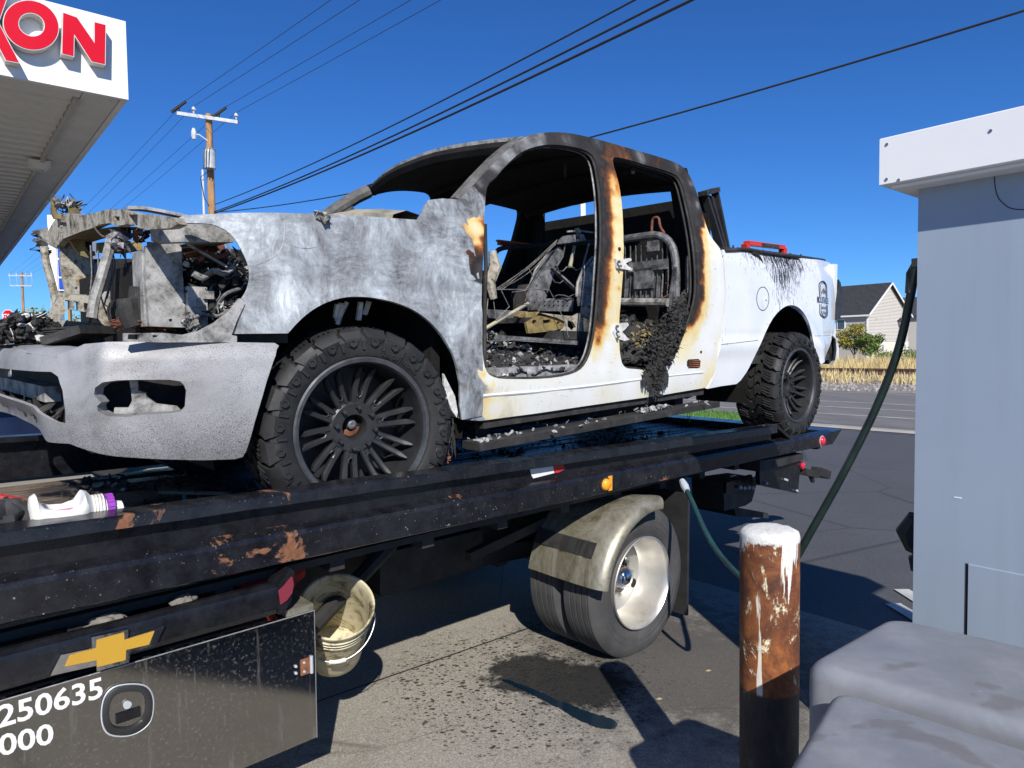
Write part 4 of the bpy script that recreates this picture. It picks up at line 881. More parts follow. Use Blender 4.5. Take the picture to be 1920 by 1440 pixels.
# cab side with both door openings
cab_out = [(862,374)]+[tuple(p) for p in cr([(884,352),(915,318),(948,284),(976,261),(1003,251),(1050,248),(1100,256),(1180,278),(1262,303),(1288,322),(1303,352),(1316,395),(1330,438),(1350,466)], 4)]+[(1356,500),(1359,540),(1357,590),(1350,640),(1340,700),(1322,727),(1240,741),(1100,761),(1000,776),(902,789),(866,787),(866,700),(872,560),(868,440),(858,400)]
fd = cr([(913,352),(930,332),(949,310),(975,287),(1000,276),(1030,271),(1068,274),(1100,283),(1116,300),(1124,335),(1129,379),(1131,448),(1127,518),(1122,587),(1115,639),(1103,677),(1082,698),(1034,709),(964,711),(926,707),(909,688),(904,639),(903,560),(906,483),(908,414)], 3, True)
rd = cr([(1149,300),(1164,296),(1207,308),(1259,324),(1277,341),(1288,379),(1299,431),(1306,483),(1308,535),(1304,570),(1290,615),(1273,657),(1256,684),(1225,694),(1193,692),(1170,687),(1162,657),(1161,604),(1165,552),(1169,483),(1167,396),(1160,344)], 3, True)
BC = [(880,365,.80),(900,345,.92),(925,310,.95),(950,285,.96),(980,264,.95),(1010,258,.92),(1060,260,.88),(1120,270,.86),(1200,292,.88),(1270,315,.93),(1295,345,.96),(1308,385,.9),(1316,420,.72),
(892,400,.33),(897,400,.30),(895,430,.24),(900,430,.26),(897,455,.36),(897,480,.62),(900,520,.8),(887,380,.50),(905,380,.55),(910,365,.7),(908,400,.62),(907,425,.52),(904,450,.58),(902,500,.8),(890,385,.46),(1134,400,.72),(1134,450,.72),(1131,520,.66),(1127,560,.64),(1126,600,.62),(1122,640,.5),(1112,670,.3),
(1128,310,.85),(1138,300,.62),(1144,325,.50),(1150,350,.36),(1154,390,.28),(1156,430,.24),(1157,480,.24),(1154,520,.27),(1160,540,.42),(1148,550,.30),(1140,590,.24),(1158,580,.38),(1150,620,.1),(1140,650,.03),(1130,690,.0),(1110,705,.10),(1080,716,.14),(1040,722,.13),(1000,724,.15),(960,724,.18),(925,722,.32),(906,700,.5),(903,600,.8),(903,650,.75),
(904,745,.47),(912,742,.36),(940,742,.22),(980,742,.16),(905,725,.38),(930,732,.16),(1000,738,.10),(1060,732,.08),(905,765,.34),(930,765,.16),(1000,765,.08),(1080,740,.04),(1100,740,.02),(1180,720,.01),(1250,712,.0),(1300,700,0),(1330,650,0),(1345,600,0),(1350,540,0),(1345,500,.02),(1280,700,.02),
(1322,450,.42),(1328,470,.30),(1335,460,.28),(1312,450,.66),(1316,480,.62),(1320,505,.44),(1336,495,.22),(1345,480,.08),(1315,530,.5),(1330,530,.24),(1312,560,.55),(1318,575,.30),(1330,560,.17),(1303,590,.6),(1308,610,.24),(1290,640,.28),(1275,668,.2),(1320,620,.08),(1300,650,.12),(1262,690,.1),(1308,420,.8),(1300,480,.7),
(1230,700,.12),(1190,700,.08),(1170,700,.02)]
for q_ in fd:
    if 1118 < q_[0] and 300 < q_[1] < 600: BC += [(q_[0]+1, q_[1], .78), (q_[0]+8, q_[1], .62)]
    elif q_[1] > 660: BC += [(q_[0], q_[1]+3, .18), (q_[0], q_[1]+9, .08)]
for q_ in rd:
    if q_[0] > 1262 and q_[1] < 600: BC += [(q_[0]+2, q_[1], .78), (q_[0]+9, q_[1], .70 if q_[1] < 560 else .55)]
for q_ in rd:
    if q_[0] < 1176 and 335 < q_[1] < 600: BC += [(q_[0]-4, q_[1], .27 if q_[1] > 360 else .42), (q_[0]-12, q_[1], .25 if q_[1] > 370 else .45)]
    if q_[0] > 1262 and 430 < q_[1] < 645: BC += [(q_[0]+19, q_[1], .30), (q_[0]+29, q_[1], .11), (q_[0]+40, q_[1], .02)]
ash_c = [(862,380,1.),(870,365,1.),(884,360,.8),(897,345,.2),(920,320,0),(880,400,.9),(890,420,0),(900,500,0),(886,440,.3),(880,560,1),(880,700,1),(893,600,.9),(896,720,.9),(900,780,.8),(908,770,0),(908,700,0),(1000,700,0),(1100,500,0),(1300,500,0),(1200,300,0),(880,780,1),(868,600,1)]
cab = panel(Sside, TR(Sside, cab_out), [TR(Sside, fd), TR(Sside, rd)], .026, .028, 'cab_side', 'body', truck, {'burn': ctrl(Sside, BC), 'ash': ctrl(Sside, ash_c)}, label='left cab side with two empty door openings, white below and charred above')
cabR = panel(Sside, TR(Sside, cab_out), [TR(Sside, fd), TR(Sside, rd)], .06, .05, 'cab_side', 'soot', truck, None, mirror=True, label='charred right side of the cab')
# inner door seals / pinch flanges round the openings
def ring(px, S, name, mat, r, inset, parent, par=6, **kw):
    P = [S(*inv_side(S, *p)) for p in px]; P = [p-np.array([0, inset, 0]) for p in P]; P.append(P[0]); P.append(P[1])
    mb = MB(); mb.tube(P, r, par, False); return mb.build(name, mat, parent, **kw)
def shrinkpx(P, q):
    c = np.mean(P, 0); return [tuple(np.array(p)+(c-np.array(p))/np.linalg.norm(c-np.array(p))*q) for p in P]
ring(shrinkpx(fd, 1), Sside, 'door_seal', 'char', .008, .016, cab); ring(shrinkpx(fd, 2), Sside, 'inner_flange', 'seat', .006, .045, cab)
ring(shrinkpx(rd, 1), Sside, 'door_seal', 'char', .008, .016, cab); ring(shrinkpx(rd, 2), Sside, 'inner_flange', 'char', .007, .045, cab)
# deep pillar boxes behind the outer skin (closed sections)
def Sin(u, v): p = Sside(u, v); return p-np.array([0, .030, 0])
for m_ in (False, True):
    INWARD.add(Sin); panel(Sin, TR(Sside, cab_out[2:-6]+[(905,700)]), [TR(Sside, shrinkpx(fd, -4)), TR(Sside, shrinkpx(rd, -4))], .07, .035, 'inner_frame', 'soot', truck, None, mirror=m_)
# A pillar face, thick tube joining windscreen corner to cowl
apx = [(872,374),(905,336),(940,299),(968,275),(985,265)]
for sg in (1, -1):
    P = [Sside(*inv_side(Sside, a, b)) for a, b in apx]; mb = MB(); mb.tube([np.array([p[0]+.005, sg*(p[1]-.058), p[2]-.022]) for p in P], .046, 10); mb.build('windscreen_pillar', 'pillarsoot', truck)
# far pillar bracket with curtain-airbag remains
P = [Sside(*inv_side(Sside, a, b)) for a, b in apx]
mb = MB()
for i in range(14):
    t = i/13; q = P[0]+(P[2]-P[0])*t*1.05; mb.box((q[0]-.05, -q[1]+.10, q[2]-.05+.01*(i % 2)), (.055, .03, .028+.02*(i % 3 == 0)), ry(.7))
mb.tube([(P[0][0]-.05, -P[0][1]+.1, P[0][2]-.05), (P[2][0]-.05, -P[2][1]+.1, P[2][2]-.04)], .012, 6); mb.build('airbag_bracket', 'seat', truck)
# hinge straps and latch hardware on the centre pillar
def strap(px, y, mat, name, th=.02):
    pts = [side(a, b, y) for a, b in px]; return [(p[0], p[2]) for p in pts]
for poly in ([(1152,485),(1166,487),(1180,484),(1182,488),(1171,494),(1176,500),(1184,504),(1182,508),(1168,505),(1155,503)],
             [(1149,610),(1158,608),(1166,606),(1174,605),(1177,609),(1170,617),(1164,622),(1172,631),(1178,637),(1168,639),(1152,634),(1147,622)]):
    pl = strap(poly, .965, 'bedpaint', 'hinge'); mb = MB(); mb.prism(pl, lambda u, v, d: (u, .975-d, v), .035); mb.build('door_hinge', 'whiteash', cab)
mb = MB()
for c_ in ((1159,491),(1162,499),(1156,612),(1157,622),(1158,632)): p = side(*c_, .985); mb.cyl(p, p+(0,.012,0), .007, 8)
mb.build('hinge_bolt', 'seat', cab)
for c_ in ((1161,467),(1314,660)): 
    p = Sside(*inv_side(Sside, *c_)); mb = MB(); mb.cyl(p+(0,.0,0), p+(0,.004,0), .011 if c_[0] < 1200 else .009, 12); mb.build('drain_hole', 'soot', cab)
q0 = [(1133,562),(1146,562),(1149,572),(1146,583),(1136,583),(1131,575)]; pl = strap(q0, .965, '', ''); mb = MB(); mb.prism(pl, lambda u, v, d: (u, .957-d, v), .03); mb.build('door_latch', 'char', cab)
q0 = [(1317,560),(1326,558),(1329,572),(1326,590),(1319,588)]; pl = strap(q0, .965, '', ''); mb = MB(); mb.prism(pl, lambda u, v, d: (u, .957-d, v), .02); mb.build('door_striker', 'scorchgrey', cab)
# vent grille on the rear sill
q0 = [(1290,674),(1309,673),(1313,677),(1312,687),(1308,690),(1292,690),(1288,686),(1288,678)]; pl = [tuple(inv_side(Sside, *p)) for p in q0]
mb = MB(); mb.prism(pl, lambda u, v, d: Sside(u, v)+np.array([0, .003-d, 0]), .01); vg = mb.build('vent_grille', 'soot', cab)
mb = MB()
for i in range(4):
    a = Sside(*inv_side(Sside, 1290, 677+i*3.6)); b = Sside(*inv_side(Sside, 1311, 676+i*3.6)); mb.beam(a+(0,.006,0), b+(0,.006,0), .006, .006)
mb.build('vent_slat', 'rust', cab)
# sill step crease and lower rocker
a0, a1_ = side(905, 790, .93), side(1318, 731, .93)
mb = MB(); mb.beam((a0[0], .90, a0[2]-.01), (a1_[0], .90, a1_[2]-.005), .07, .05); mb.build('rocker_flange', 'char', truck)
for z_, hh in ((0, 0),):
    pa = [Sside(*inv_side(Sside, a, b)) for a, b in ((906,742),(1000,735),(1120,722),(1240,706),(1318,698))]; mb = MB(); mb.tube([p+np.array([0, -.002, 0]) for p in pa], .008, 6); mb.build('sill_crease', 'bedpaint', cab)

# fender, left
fe = [(334,409),(345,404),(380,402),(450,399),(560,400),(640,402),(720,408),(783,412),(790,400),(797,384),(803,375),(830,372),(862,374),(868,388),(874,410),(881,430),(890,470),(897,510),(902,560),(904,640),(904,780),(866,787),(862,760),(862,740)]
arch = cr([(862,715),(855,680),(842,650),(822,620),(795,594),(765,576),(730,564),(690,557),(650,557),(615,566),(585,582),(560,603),(540,625)], 3)
fe2 = [(430,626),(426,632),(410,628),(424,600),(440,585)]+[tuple(p) for p in cr([(452,560),(462,542),(467,520),(464,495),(453,470),(440,448),(425,433),(405,423),(385,419),(345,418)], 3)]
FA = [(500,450,1),(700,450,1),(850,450,1),(850,600,1),(885,600,1.),(885,440,.95),(700,540,1),(450,600,1),(860,385,.9),(880,770,.9),(600,405,.9),(893,560,.8)]
FB_ = [(500,450,.9),(884,400,.9),(893,480,.8),(880,770,.8),(600,500,.9)]
fender = panel(Sfend, TR(Sfend, fe+[tuple(p) for p in arch]+fe2), [], .024, .012, 'front_fender', 'body', truck, {'burn': ctrl(Sfend, FB_), 'ash': ctrl(Sfend, FA)}, label='left front fender burned to bare blue grey metal')
panel(Sfend, TR(Sfend, fe+[tuple(p) for p in arch]+fe2), [], .07, .03, 'front_fender', 'char', truck, None, mirror=True, label='charred right front fender')
# pressed line on fender, raised
for pts in ([(535,412),(534,435),(530,460),(519,478),(500,490),(478,498)], [(534,452),(548,461),(570,466),(590,464),(600,459)]):
    P = [Sfend(*inv_side(Sfend, *p))+np.array([0, .0, 0]) for p in cr(pts, 4)]; mb = MB(); mb.tube([p-np.array([0,.0008,0]) for p in P], .0018, 5); mb.build('fender_seam', 'scorchgrey', fender)
mb = MB()
for i in range(5): p = Sfend(*inv_side(Sfend, 596+i*4, 404+i*3)); mb.shard(p+(0,.012,0), .05, .035)
mb.build('charred_clip', 'scorchgrey', fender)
# wheel-arch liner
for sg in (1, -1):
    mb = MB(); aa = np.linspace(radians(-12), radians(192), 20)
    for i in range(19):
        for (y0, y1) in ((.90*sg, .42*sg),):
            q = [(.58*cos(aa[i]), y0, .46+.58*sin(aa[i])), (.58*cos(aa[i+1]), y0, .46+.58*sin(aa[i+1])), (.58*cos(aa[i+1]), y1, .46+.58*sin(aa[i+1])), (.58*cos(aa[i]), y1, .46+.58*sin(aa[i]))]; mb.add(q, [(0,1,2,3)])
    mb.prism([(.58*cos(t), .46+.58*sin(t)) for t in aa], lambda u, v, d: (u, sg*(.43-d), v), .02)
    mb.build('wheel_arch_liner', 'soot', truck)
    mb = MB()
    for i in range(19):
        q = [(-3.82+.60*cos(aa[i]), .90*sg, .46+.60*sin(aa[i])), (-3.82+.60*cos(aa[i+1]), .90*sg, .46+.60*sin(aa[i+1])), (-3.82+.60*cos(aa[i+1]), .5*sg, .46+.60*sin(aa[i+1])), (-3.82+.60*cos(aa[i]), .5*sg, .46+.60*sin(aa[i]))]; mb.add(q, [(0,1,2,3)])
    mb.prism([(-3.82+.60*cos(t), .46+.60*sin(t)) for t in aa], lambda u, v, d: (u, sg*(.5-d), v), .02); mb.build('wheel_arch_liner', 'soot', truck)
mb = MB()
for i, (px, py) in enumerate(((633,570),(640,568),(651,566),(676,566),(692,565),(645,574))): p = side(px, py, .84); mb.beam(p, p+(.01*(i % 3), -.02, -.055-.02*(i % 2)), .02, .014)
mb.build('fender_clip', ['copper','whiteash'][1], truck)
# melted liner flap behind the front wheel
pl = [tuple(inv_side(Sside, *p)) for p in [(838,700),(846,716),(858,742),(861,772),(858,782),(850,768),(843,745),(839,722)]]
mb = MB(); mb.prism(pl, lambda u, v, d: (u+.02, .975-d, v), .012); mb.build('liner_flap', 'whiteash', truck)
mb = MB()
for i in range(26): px = 826+RNG.rand()*26; py = 780+RNG.rand()*45; p = side(px, py, .9+RNG.rand()*.04); mb.tube([p, p+(.006*RNG.randn(), 0, -.05), p+(.01*RNG.randn(), 0, -.11)], [.005,.004,.001], 4)
tag(mb.build('melted_strands', 'char', truck, kind='stuff'))
mb = MB()
for i in range(16): p = side(836+RNG.randn()*2, 830+RNG.rand()*34, .93); mb.shard(p, .045, .018)
mb.build('brown_melted_strip', 'rust', truck)

# bed side, left
be = [(1354,468),(1375,470),(1400,472),(1440,476),(1480,481),(1520,486),(1546,489)]+[tuple(p) for p in cr([(1556,493),(1565,506),(1571,528),(1573,560),(1571,590),(1568,604),(1564,622),(1560,632)], 3)]+[(1556,648),(1548,668),(1539,683)]
ba = cr([(1527,650),(1523,630),(1516,603),(1506,585),(1493,574),(1477,573),(1461,583),(1448,599),(1437,620),(1427,643),(1414,670),(1402,694),(1389,713)], 3)
bb_ = [(1381,720),(1352,724),(1327,729),(1341,700),(1352,645),(1359,590),(1361,540),(1358,500)]
DR = [(1455,484,1),(1440,486,.9),(1480,492,1),(1500,500,.75),(1470,520,.85),(1490,540,.55),(1455,515,.75),(1462,550,.55),(1470,575,.4),(1490,565,.4),(1445,540,.3),(1448,570,.15),(1430,490,.35),(1420,475,.7),(1400,474,.5),(1380,472,.3),(1515,500,.4),(1515,530,.1),(1540,495,.1),(1540,560,0),(1425,530,0),(1380,520,0.),(1400,600,0),(1500,560,.12),(1380,700,0),(1530,620,0),(1420,620,0)]
bed = panel(Sbed, TR(Sbed, be+[tuple(p) for p in ba]+bb_), [], .028, .02, 'bed_side', 'bedpaint', truck, {'drip': ctrl(Sbed, DR), 'burn': lambda u, v: 0}, label='white left bed side with black tar drips')
panel(Sbed, TR(Sbed, be+[tuple(p) for p in ba]+bb_), [], .08, .02, 'bed_side', 'bedpaint', truck, {'drip': ctrl(Sbed, DR), 'burn': lambda u, v: 0}, mirror=True, label='white right bed side')
# rail cap on the bed, tailgate, floor
rl = [Sbed(*inv_side(Sbed, a, b)) for a, b in [(1358,468),(1400,471.5),(1440,475),(1480,480),(1520,485.5),(1548,489.5)]]
for sg in (1, -1):
    mb = MB(); mb.tube([np.array([p[0], sg*(p[1]-.02), p[2]]) for p in rl], .022, 8); mb.build('bed_rail_cap', 'blackplastic', truck)
TX = rl[-1][0]; TZ = rl[-1][2]
mb = MB(); mb.span(TX-.16, TX-.10, -.86, .86, .62, TZ-.02); mb.build('tailgate', 'bedpaint', truck)
mb = MB(); mb.span(TX-.1, -2.75, -.88, .88, .62, .68); mb.span(-2.80, -2.75, -.88, .88, .68, TZ-.02); mb.build('bed_floor', 'char', truck)
# tail lamp
tl = [(1566,524),(1570,530),(1573,548),(1573,575),(1569,598),(1564,600),(1565,575),(1566,548)]
pp = [Sbed(*inv_side(Sbed, *p))+np.array([-.01,.02,0]) for p in tl]; mb = MB(); mb.add([p+np.array([.0,.006,0]) for p in pp]+[p+np.array([-.05,-.10,0]) for p in pp], [tuple(range(8)), tuple(range(15,7,-1))]+[(i, (i+1) % 8, 8+(i+1) % 8, 8+i) for i in range(8)]); mb.build('tail_lamp', 'blackplastic', truck)
# rear bumper
c0_ = side(1562, 655, .86); bz = c0_[2]
mb = MB(); pts = []
for t in np.linspace(0, 1, 15): 
    y = .93-1.86*t; xx = c0_[0]-.02-.05*math.sin(pi*t)**.5+(.16*max(0, (abs(y)-.78)/.15)); pts.append((xx-.02, y, bz))
for zz, dx in ((0, 0),):
    vs = []
    for p in pts: 
        for h, o_ in ((-.13, .06), (-.09, -.0), (.0, -.02), (.09, .0), (.115, .05)): vs.append((p[0]+o_, p[1], p[2]+h))
    mb.add(vs, [(i*5+j, i*5+j+1, (i+1)*5+j+1, (i+1)*5+j) for i in range(14) for j in range(4)])
rb = mb.build('rear_bumper', 'bedpaint', truck)
mb = MB(); mb.span(c0_[0]+.0, c0_[0]+.22, -.80, .80, bz-.12, bz+.10); mb.build('bumper_bracket', 'blackplastic', truck)
mb = MB(); mb.span(c0_[0]+.05, c0_[0]+.12, .78, .88, bz-.11, bz+.12); mb.build('bumper_bracket', 'blackplastic', truck)
# fuel door
fc = [inv_side(Sbed, 1430+11.5*cos(a), 560+22*sin(a)) for a in np.linspace(0, 2*pi, 28, endpoint=False)]
P = [Sbed(*p)+np.array([0,.001,0]) for p in fc]; P += P[:2]; mb = MB(); mb.tube(P, .0025, 5, False); mb.build('fuel_door_gap', 'char', bed)
p = Sbed(*inv_side(Sbed, 1436, 560)); mb = MB(); mb.cyl(p, p+(0,.008,0), .012, 10); mb.build('fuel_door_latch', 'bedpaint', bed)
for pts in ([(1352,646),(1421,638)], [(1527,630),(1558,629)]):
    P = [Sbed(*inv_side(Sbed, *q)) for q in cr(pts, 5)]; mb = MB(); mb.tube(P, .003, 5); mb.build('body_crease', 'scorchgrey', bed)
# company badge on the bed side
BU, BV = inv_side(Sside, 1547, 562); eu = inv_side(Sside, 1549, 562)-inv_side(Sside, 1538, 562); pxu = abs(eu[0])/11; pxv = abs(inv_side(Sbed, 1549, 572)[1]-BV)/10
def badge(dx, dy, off=.004): return Sbed(BU-dx*pxu, BV-dy*pxv)+np.array([0, off, 0])
def bline(pts, r, name='badge_outline'):
    mb = MB(); mb.tube([badge(*p, .0015) for p in pts], r, 5); mb.build(name, 'decal', bed)
def arc(cx, cy, rx_, ry_, a0, a1, n=12): return [(cx+rx_*cos(a), cy+ry_*sin(a)) for a in np.linspace(a0, a1, n)]
bline([(-10.5,-6)]+[(-10.5,-24)]+arc(0,-27,10.5,11,pi,2*pi)+[(10.5,-24),(10.5,-6)], .0055)
bline([(-7.5,-6),(-7.5,-25)]+arc(0,-27,7.5,8,pi,2*pi)+[(7.5,-24),(7.5,-6)], .003)
bline([(-10.5,10),(-10.5,26)]+arc(0,27,10.5,10,pi,0)+[(10.5,26),(10.5,10)], .0055)
bline([(-7.5,10),(-7.5,26)]+arc(0,27,7.5,7,pi,0)+[(7.5,26),(7.5,10)], .003)
bline([(-7,-12),(-3.5,-20),(-1.5,-16),(1,-24),(3.5,-17),(5,-19),(7.5,-12)], .003, 'badge_mountains'); bline([(-5,-12),(-2.5,-16),(0,-12),(2,-18),(4.5,-12)], .002, 'badge_mountains')
def btext(s_, w_, hgt, cy, name):
    vs, fs = text_mesh(s_, 1, .0, .015); X = [v[0] for v in vs]; Y = [v[1] for v in vs]; a, b = min(X), max(X); c, d = min(Y), max(Y)
    mb = MB(); mb.add([badge(((v[0]-a)/(b-a)-.5)*w_, cy-((v[1]-c)/(d-c)-.5)*hgt, .004) for v in vs], fs); mb.build(name, 'decal', bed, fin=False)
btext('MOUNTAINSIDE', 30, 14, 1, 'badge_lettering'); btext('electric', 15, 7, 16, 'badge_lettering'); btext('UTAH', 14, 6.5, 27, 'badge_lettering')

# roof
RZ = Sside(*inv_side(Sside, 1100, 257)); zr = 1.925
xf = Sside(*inv_side(Sside, 990, 256))[0]; xb = Sside(*inv_side(Sside, 1275, 312))[0]
def Sroof(u, v): 
    t = (u-xb)/(xf-xb); return np.array([u+.10*(1-(v/.72)**2)*max(0, t)**4, v, zr+.045*(1-(v/.74)**2)-.030*(2*t-1.0)**2+.004*nz(u, v, 0, 5)-.03*max(0, t-.82)/.18])
mb_attr = None
panel(Sroof, [(xb-.0, -.73), (xf, -.73), (xf, .73), (xb, .73)], [], .07, .03, 'roof', 'scorchgrey', truck, label='burned bare metal roof skin', ang=.9, flip=1)
def Sroof2(u, v): return Sroof(u, v)-np.array([0, 0, .045])
panel(Sroof2, [(xb, -.71), (xf-.02, -.71), (xf-.02, .71), (xb, .71)], [], .12, .02, 'headliner_metal', 'soot', truck)
for t in (.0, .33, .66, 1.0):
    u = xb+(xf-xb)*t; mb = MB(); mb.tube([Sroof(u, v)-np.array([0, 0, .075 if t < 1 else .055]) for v in np.linspace(-.72, .72, 13)], .035 if t in (0, 1.) else .022, 6); mb.build('roof_bow', 'soot', truck)
p = side(1060, 276, .55); mb = MB(); mb.tube([p, p+(0,0,-.06), p+(.005,0,-.12), p+(0,0,-.18)], [.010,.008,.012,.004], 5); mb.build('hanging_strip', 'char', truck)
# rear wall with window band
def Sback(u, v): return np.array([xb-.05-(1.93-v)*.12, u, v])
wz0, wz1 = 1.52, 1.865
panel(Sback, [(-.78, .55), (.78, .55), (.88, 1.3), (.74, 1.95), (-.74, 1.95), (-.88, 1.3)], [[(-.64, wz0), (.66, wz0), (.62, wz1), (-.60, wz1)]], .1, .04, 'rear_wall', 'soot', truck, label='charred rear cab wall with empty window opening', ang=.9)
# tonneau cover folded up against the cab
t0 = xpl(1322, 360, -2.86); t1 = xpl(1010, 412, -2.9)
mb = MB(); xx = -2.84
mb.add([(xx,-.86,1.30),(xx,.80,1.30),(xx,.80,1.79),(xx,-.86,1.80),(xx-.035,-.86,1.30),(xx-.035,.80,1.30),(xx-.035,.80,1.79),(xx-.035,-.86,1.80)], [(0,1,2,3),(7,6,5,4),(0,4,5,1),(1,5,6,2),(2,6,7,3),(3,7,4,0)])
mb.build('tonneau_cover', 'soot', truck, label='black tonneau cover folded upright behind the cab')
pa = [side(1318, 362, .80), side(1340, 357, .80), side(1362, 467, .82), side(1352, 467, .82)]
for k_, (a, b) in enumerate((((1319,360),(1352,466)), ((1340,357),(1362,466)), ((1330,370),(1357,466)))):
    A_, B_ = side(*a, .79), side(*b, .84); mb = MB(); mb.beam(A_, B_, .05, .02, (1,0,0)); mb.build('tonneau_panel', 'blackplastic', truck)
mb = MB(); A_, B_ = side(1317, 363, .8), side(1342, 356, .8); mb.beam(A_, B_, .07, .03); mb.build('tonneau_hinge', 'char', truck)
pts_ = [side(a, b, .80) for a, b in ((1326,372),(1342,366),(1356,465),(1348,465))]
mb = MB(); mb.add([p for p in pts_]+[p-np.array([0,.03,0]) for p in pts_], [(0,1,2,3),(7,6,5,4),(0,4,5,1),(1,5,6,2),(2,6,7,3),(3,7,4,0)]); mb.build('tonneau_panel', 'soot', truck)
# floor, firewall, dash bulk, doors remains of far side
mb = MB(); mb.span(-2.62, -.55, -.9, .86, .50, .55); mb.span(-2.62, -.55, .62, .90, .44, .52); mb.span(-1.62, -1.5, -.9, .86, .55, .60); mb.build('cab_floor', 'char', truck)
def Sfire(u, v): return np.array([-.42-.12*nz(u, v, 0, 2)*.3, u, v])
panel(Sfire, [(-.88, .5), (.88, .5), (.86, 1.30), (-.86, 1.30)], [], .14, .05, 'firewall', 'soot', truck)
mb = MB(); 
for i in range(60): mb.chunk((-.62+RNG.randn()*.05, -.8+1.45*RNG.rand(), 1.0+RNG.randn()*.10), .05+.06*RNG.rand())
mb.tube([(-.66, y, 1.12+.02*nz(y, 0, 0, 5)) for y in np.linspace(-.85, .7, 16)], .04, 8); mb.build('dash_frame', 'char', truck, ang=.3)
# cowl top: pale curved pressing seen under the windscreen
cw_ = [xpl(a, b, -.38) for a, b in ((632,401),(660,395),(700,394),(740,395),(785,397))]
mb = MB(); vs = []
for y in np.linspace(-.84, .80, 24):
    zt_ = float(np.interp(y, [-.3, .16, .5, .80], [1.44, 1.45, 1.422, 1.375]))+.008*nz(y, 0, 0, 9)
    for x_, z_ in ((-.24, -.16), (-.27, -.02), (-.34, .004), (-.42, -.01), (-.46, -.18)): vs.append((x_, y, zt_+z_+.006*nz(x_*9, y*7, 0)))
mb.add(vs, [(i*5+j, i*5+j+1, (i+1)*5+j+1, (i+1)*5+j) for i in range(23) for j in range(4)]); mb.build('cowl_panel', 'cowl', truck, ang=1.)
# lower right door shells (dark), left as gaps above the belt line
mb = MB()
def Sdoor(u, v): p = Sside(u, v); return np.array([u, -(p[1]-.09), v])
for u0, u1, zt_ in ((-1.5, -.66, 1.30), (-2.52, -1.68, 1.36)):
    panel(Sdoor, [(u0, .60), (u1, .60), (u1, zt_-.06), ((u0+u1)/2, zt_+.02*0), (u0, zt_)], [], .12, .05, 'door_shell', 'soot', truck)
# orange strap across the far side
A_, B_ = side(935, 455, -.5), side(988, 463, -.5); mb = MB(); mb.beam(A_, B_, .035, .03); A2, B2 = side(932, 451, -.42), side(990, 458, -.42); mb.beam(A2, B2, .03, .012); mb.build('orange_belt', 'orange', truck)

# seats
def tplate(px, y, name, mat, th, parent, holes=(), res=.05, **kw):
    P_ = [side(*p, y) for p in px]; H_ = [[side(*p, y) for p in h] for h in holes]
    S = lambda u, v: np.array([u, y+.006*nz(u, v, y, 8), v])
    return panel(S, [(p[0], p[2]) for p in P_], [[(p[0], p[2]) for p in h] for h in H_], res, th, name, mat, parent, **kw)
dot = lambda x, y, r=1.3, q=6: [(x+r*cos(a), y+r*1.2*sin(a)) for a in np.linspace(0, 2*pi, q, endpoint=False)]
seat = tplate([(1083,574),(1080,553),(1083,528),(1094,503),(1110,482),(1112,489),(1107,520),(1105,553),(1104,575)], .63, 'seat_frame', 'seat', .03, truck, [dot(1096,520), dot(1093,540,1.6), dot(1099,552), dot(1090,560), dot(1101,510)], label='bare front seat frame nearest the open door')
tplate([(1044,463),(1025,478),(1004,507),(992,537),(987,562),(990,582),(1004,582),(1017,562),(1033,514),(1051,474)], .22, 'seat_side', 'seat', .03, seat, [dot(1030,485), dot(1022,497), dot(1014,508), dot(1008,520,1.6), dot(1001,537,2), dot(1012,530), dot(1000,552), dot(1007,560), dot(996,568,1.7), dot(1026,505)])
mb = MB(); mb.tube([side(a, b, .24) for a, b in ((1046,464),(1030,490),(1012,535),(1004,580))], .007, 5); mb.tube([side(a, b, .20) for a, b in ((1026,477),(1004,507),(992,540),(987,566))], .009, 6); mb.tube([side(a, b, .64) for a, b in ((1111,482),(1094,503),(1083,530),(1081,556))], .008, 6); mb.build('seat_flange', 'scorchgrey', seat)
tplate([(1044,458),(1046,451),(1054,443),(1083,441),(1088,453)], .42, 'top_plate', 'seat', .05, seat, [[(1068,444),(1076,443),(1077,451),(1068,451)]])
mb = MB(); mb.beam(side(1064,434,.42), side(1082,433,.42), .012, .010); mb.beam(side(1080,430,.42), side(1086,436,.42), .03, .022); mb.tube([side(1084,432,.42), side(1112,436,.3)], .006, 5); mb.build('headrest_bracket', 'scorchgrey', seat)
mb = MB(); mb.beam(side(1034,502,.40), side(1082,546,.45), .012, .030, (0,1,0)); mb.build('diagonal_brace', 'seat', seat)
tplate([(1018,560),(1075,558),(1073,584),(1008,583)], .42, 'perforated_plate', 'seat', .006, seat, [dot(1020+i*8.5, 566+j*8, 1.8) for i in range(6) for j in range(2)], res=.03)
mb = MB(); mb.tube([side(1077,461,.40), side(1069,500,.40)], [.010,.013], 7); mb.build('headrest_guide', 'cowl', seat)
mb = MB(); mb.tube([side(1104,457,.34), side(1093,498,.34)], [.006,.009], 6); mb.build('headrest_guide', 'seat', seat)
for pts in ([(1038,503),(1046,503),(1048,509),(1056,508),(1062,501),(1074,501),(1080,507),(1094,500)], [(1036,522),(1040,529),(1050,531),(1056,526)], [(1040,556),(1046,553),(1058,554),(1066,557),(1076,552),(1086,550)], [(1060,456),(1056,480),(1044,500)]):
    mb = MB(); mb.tube([side(a, b, .45) for a, b in pts], .0038, 5); mb.build('seat_spring', 'seat', seat)
tplate([(962,593),(971,585),(1004,585),(998,592),(989,598),(967,600)], .45, 'seat_tab', 'yellowed', .04, seat)
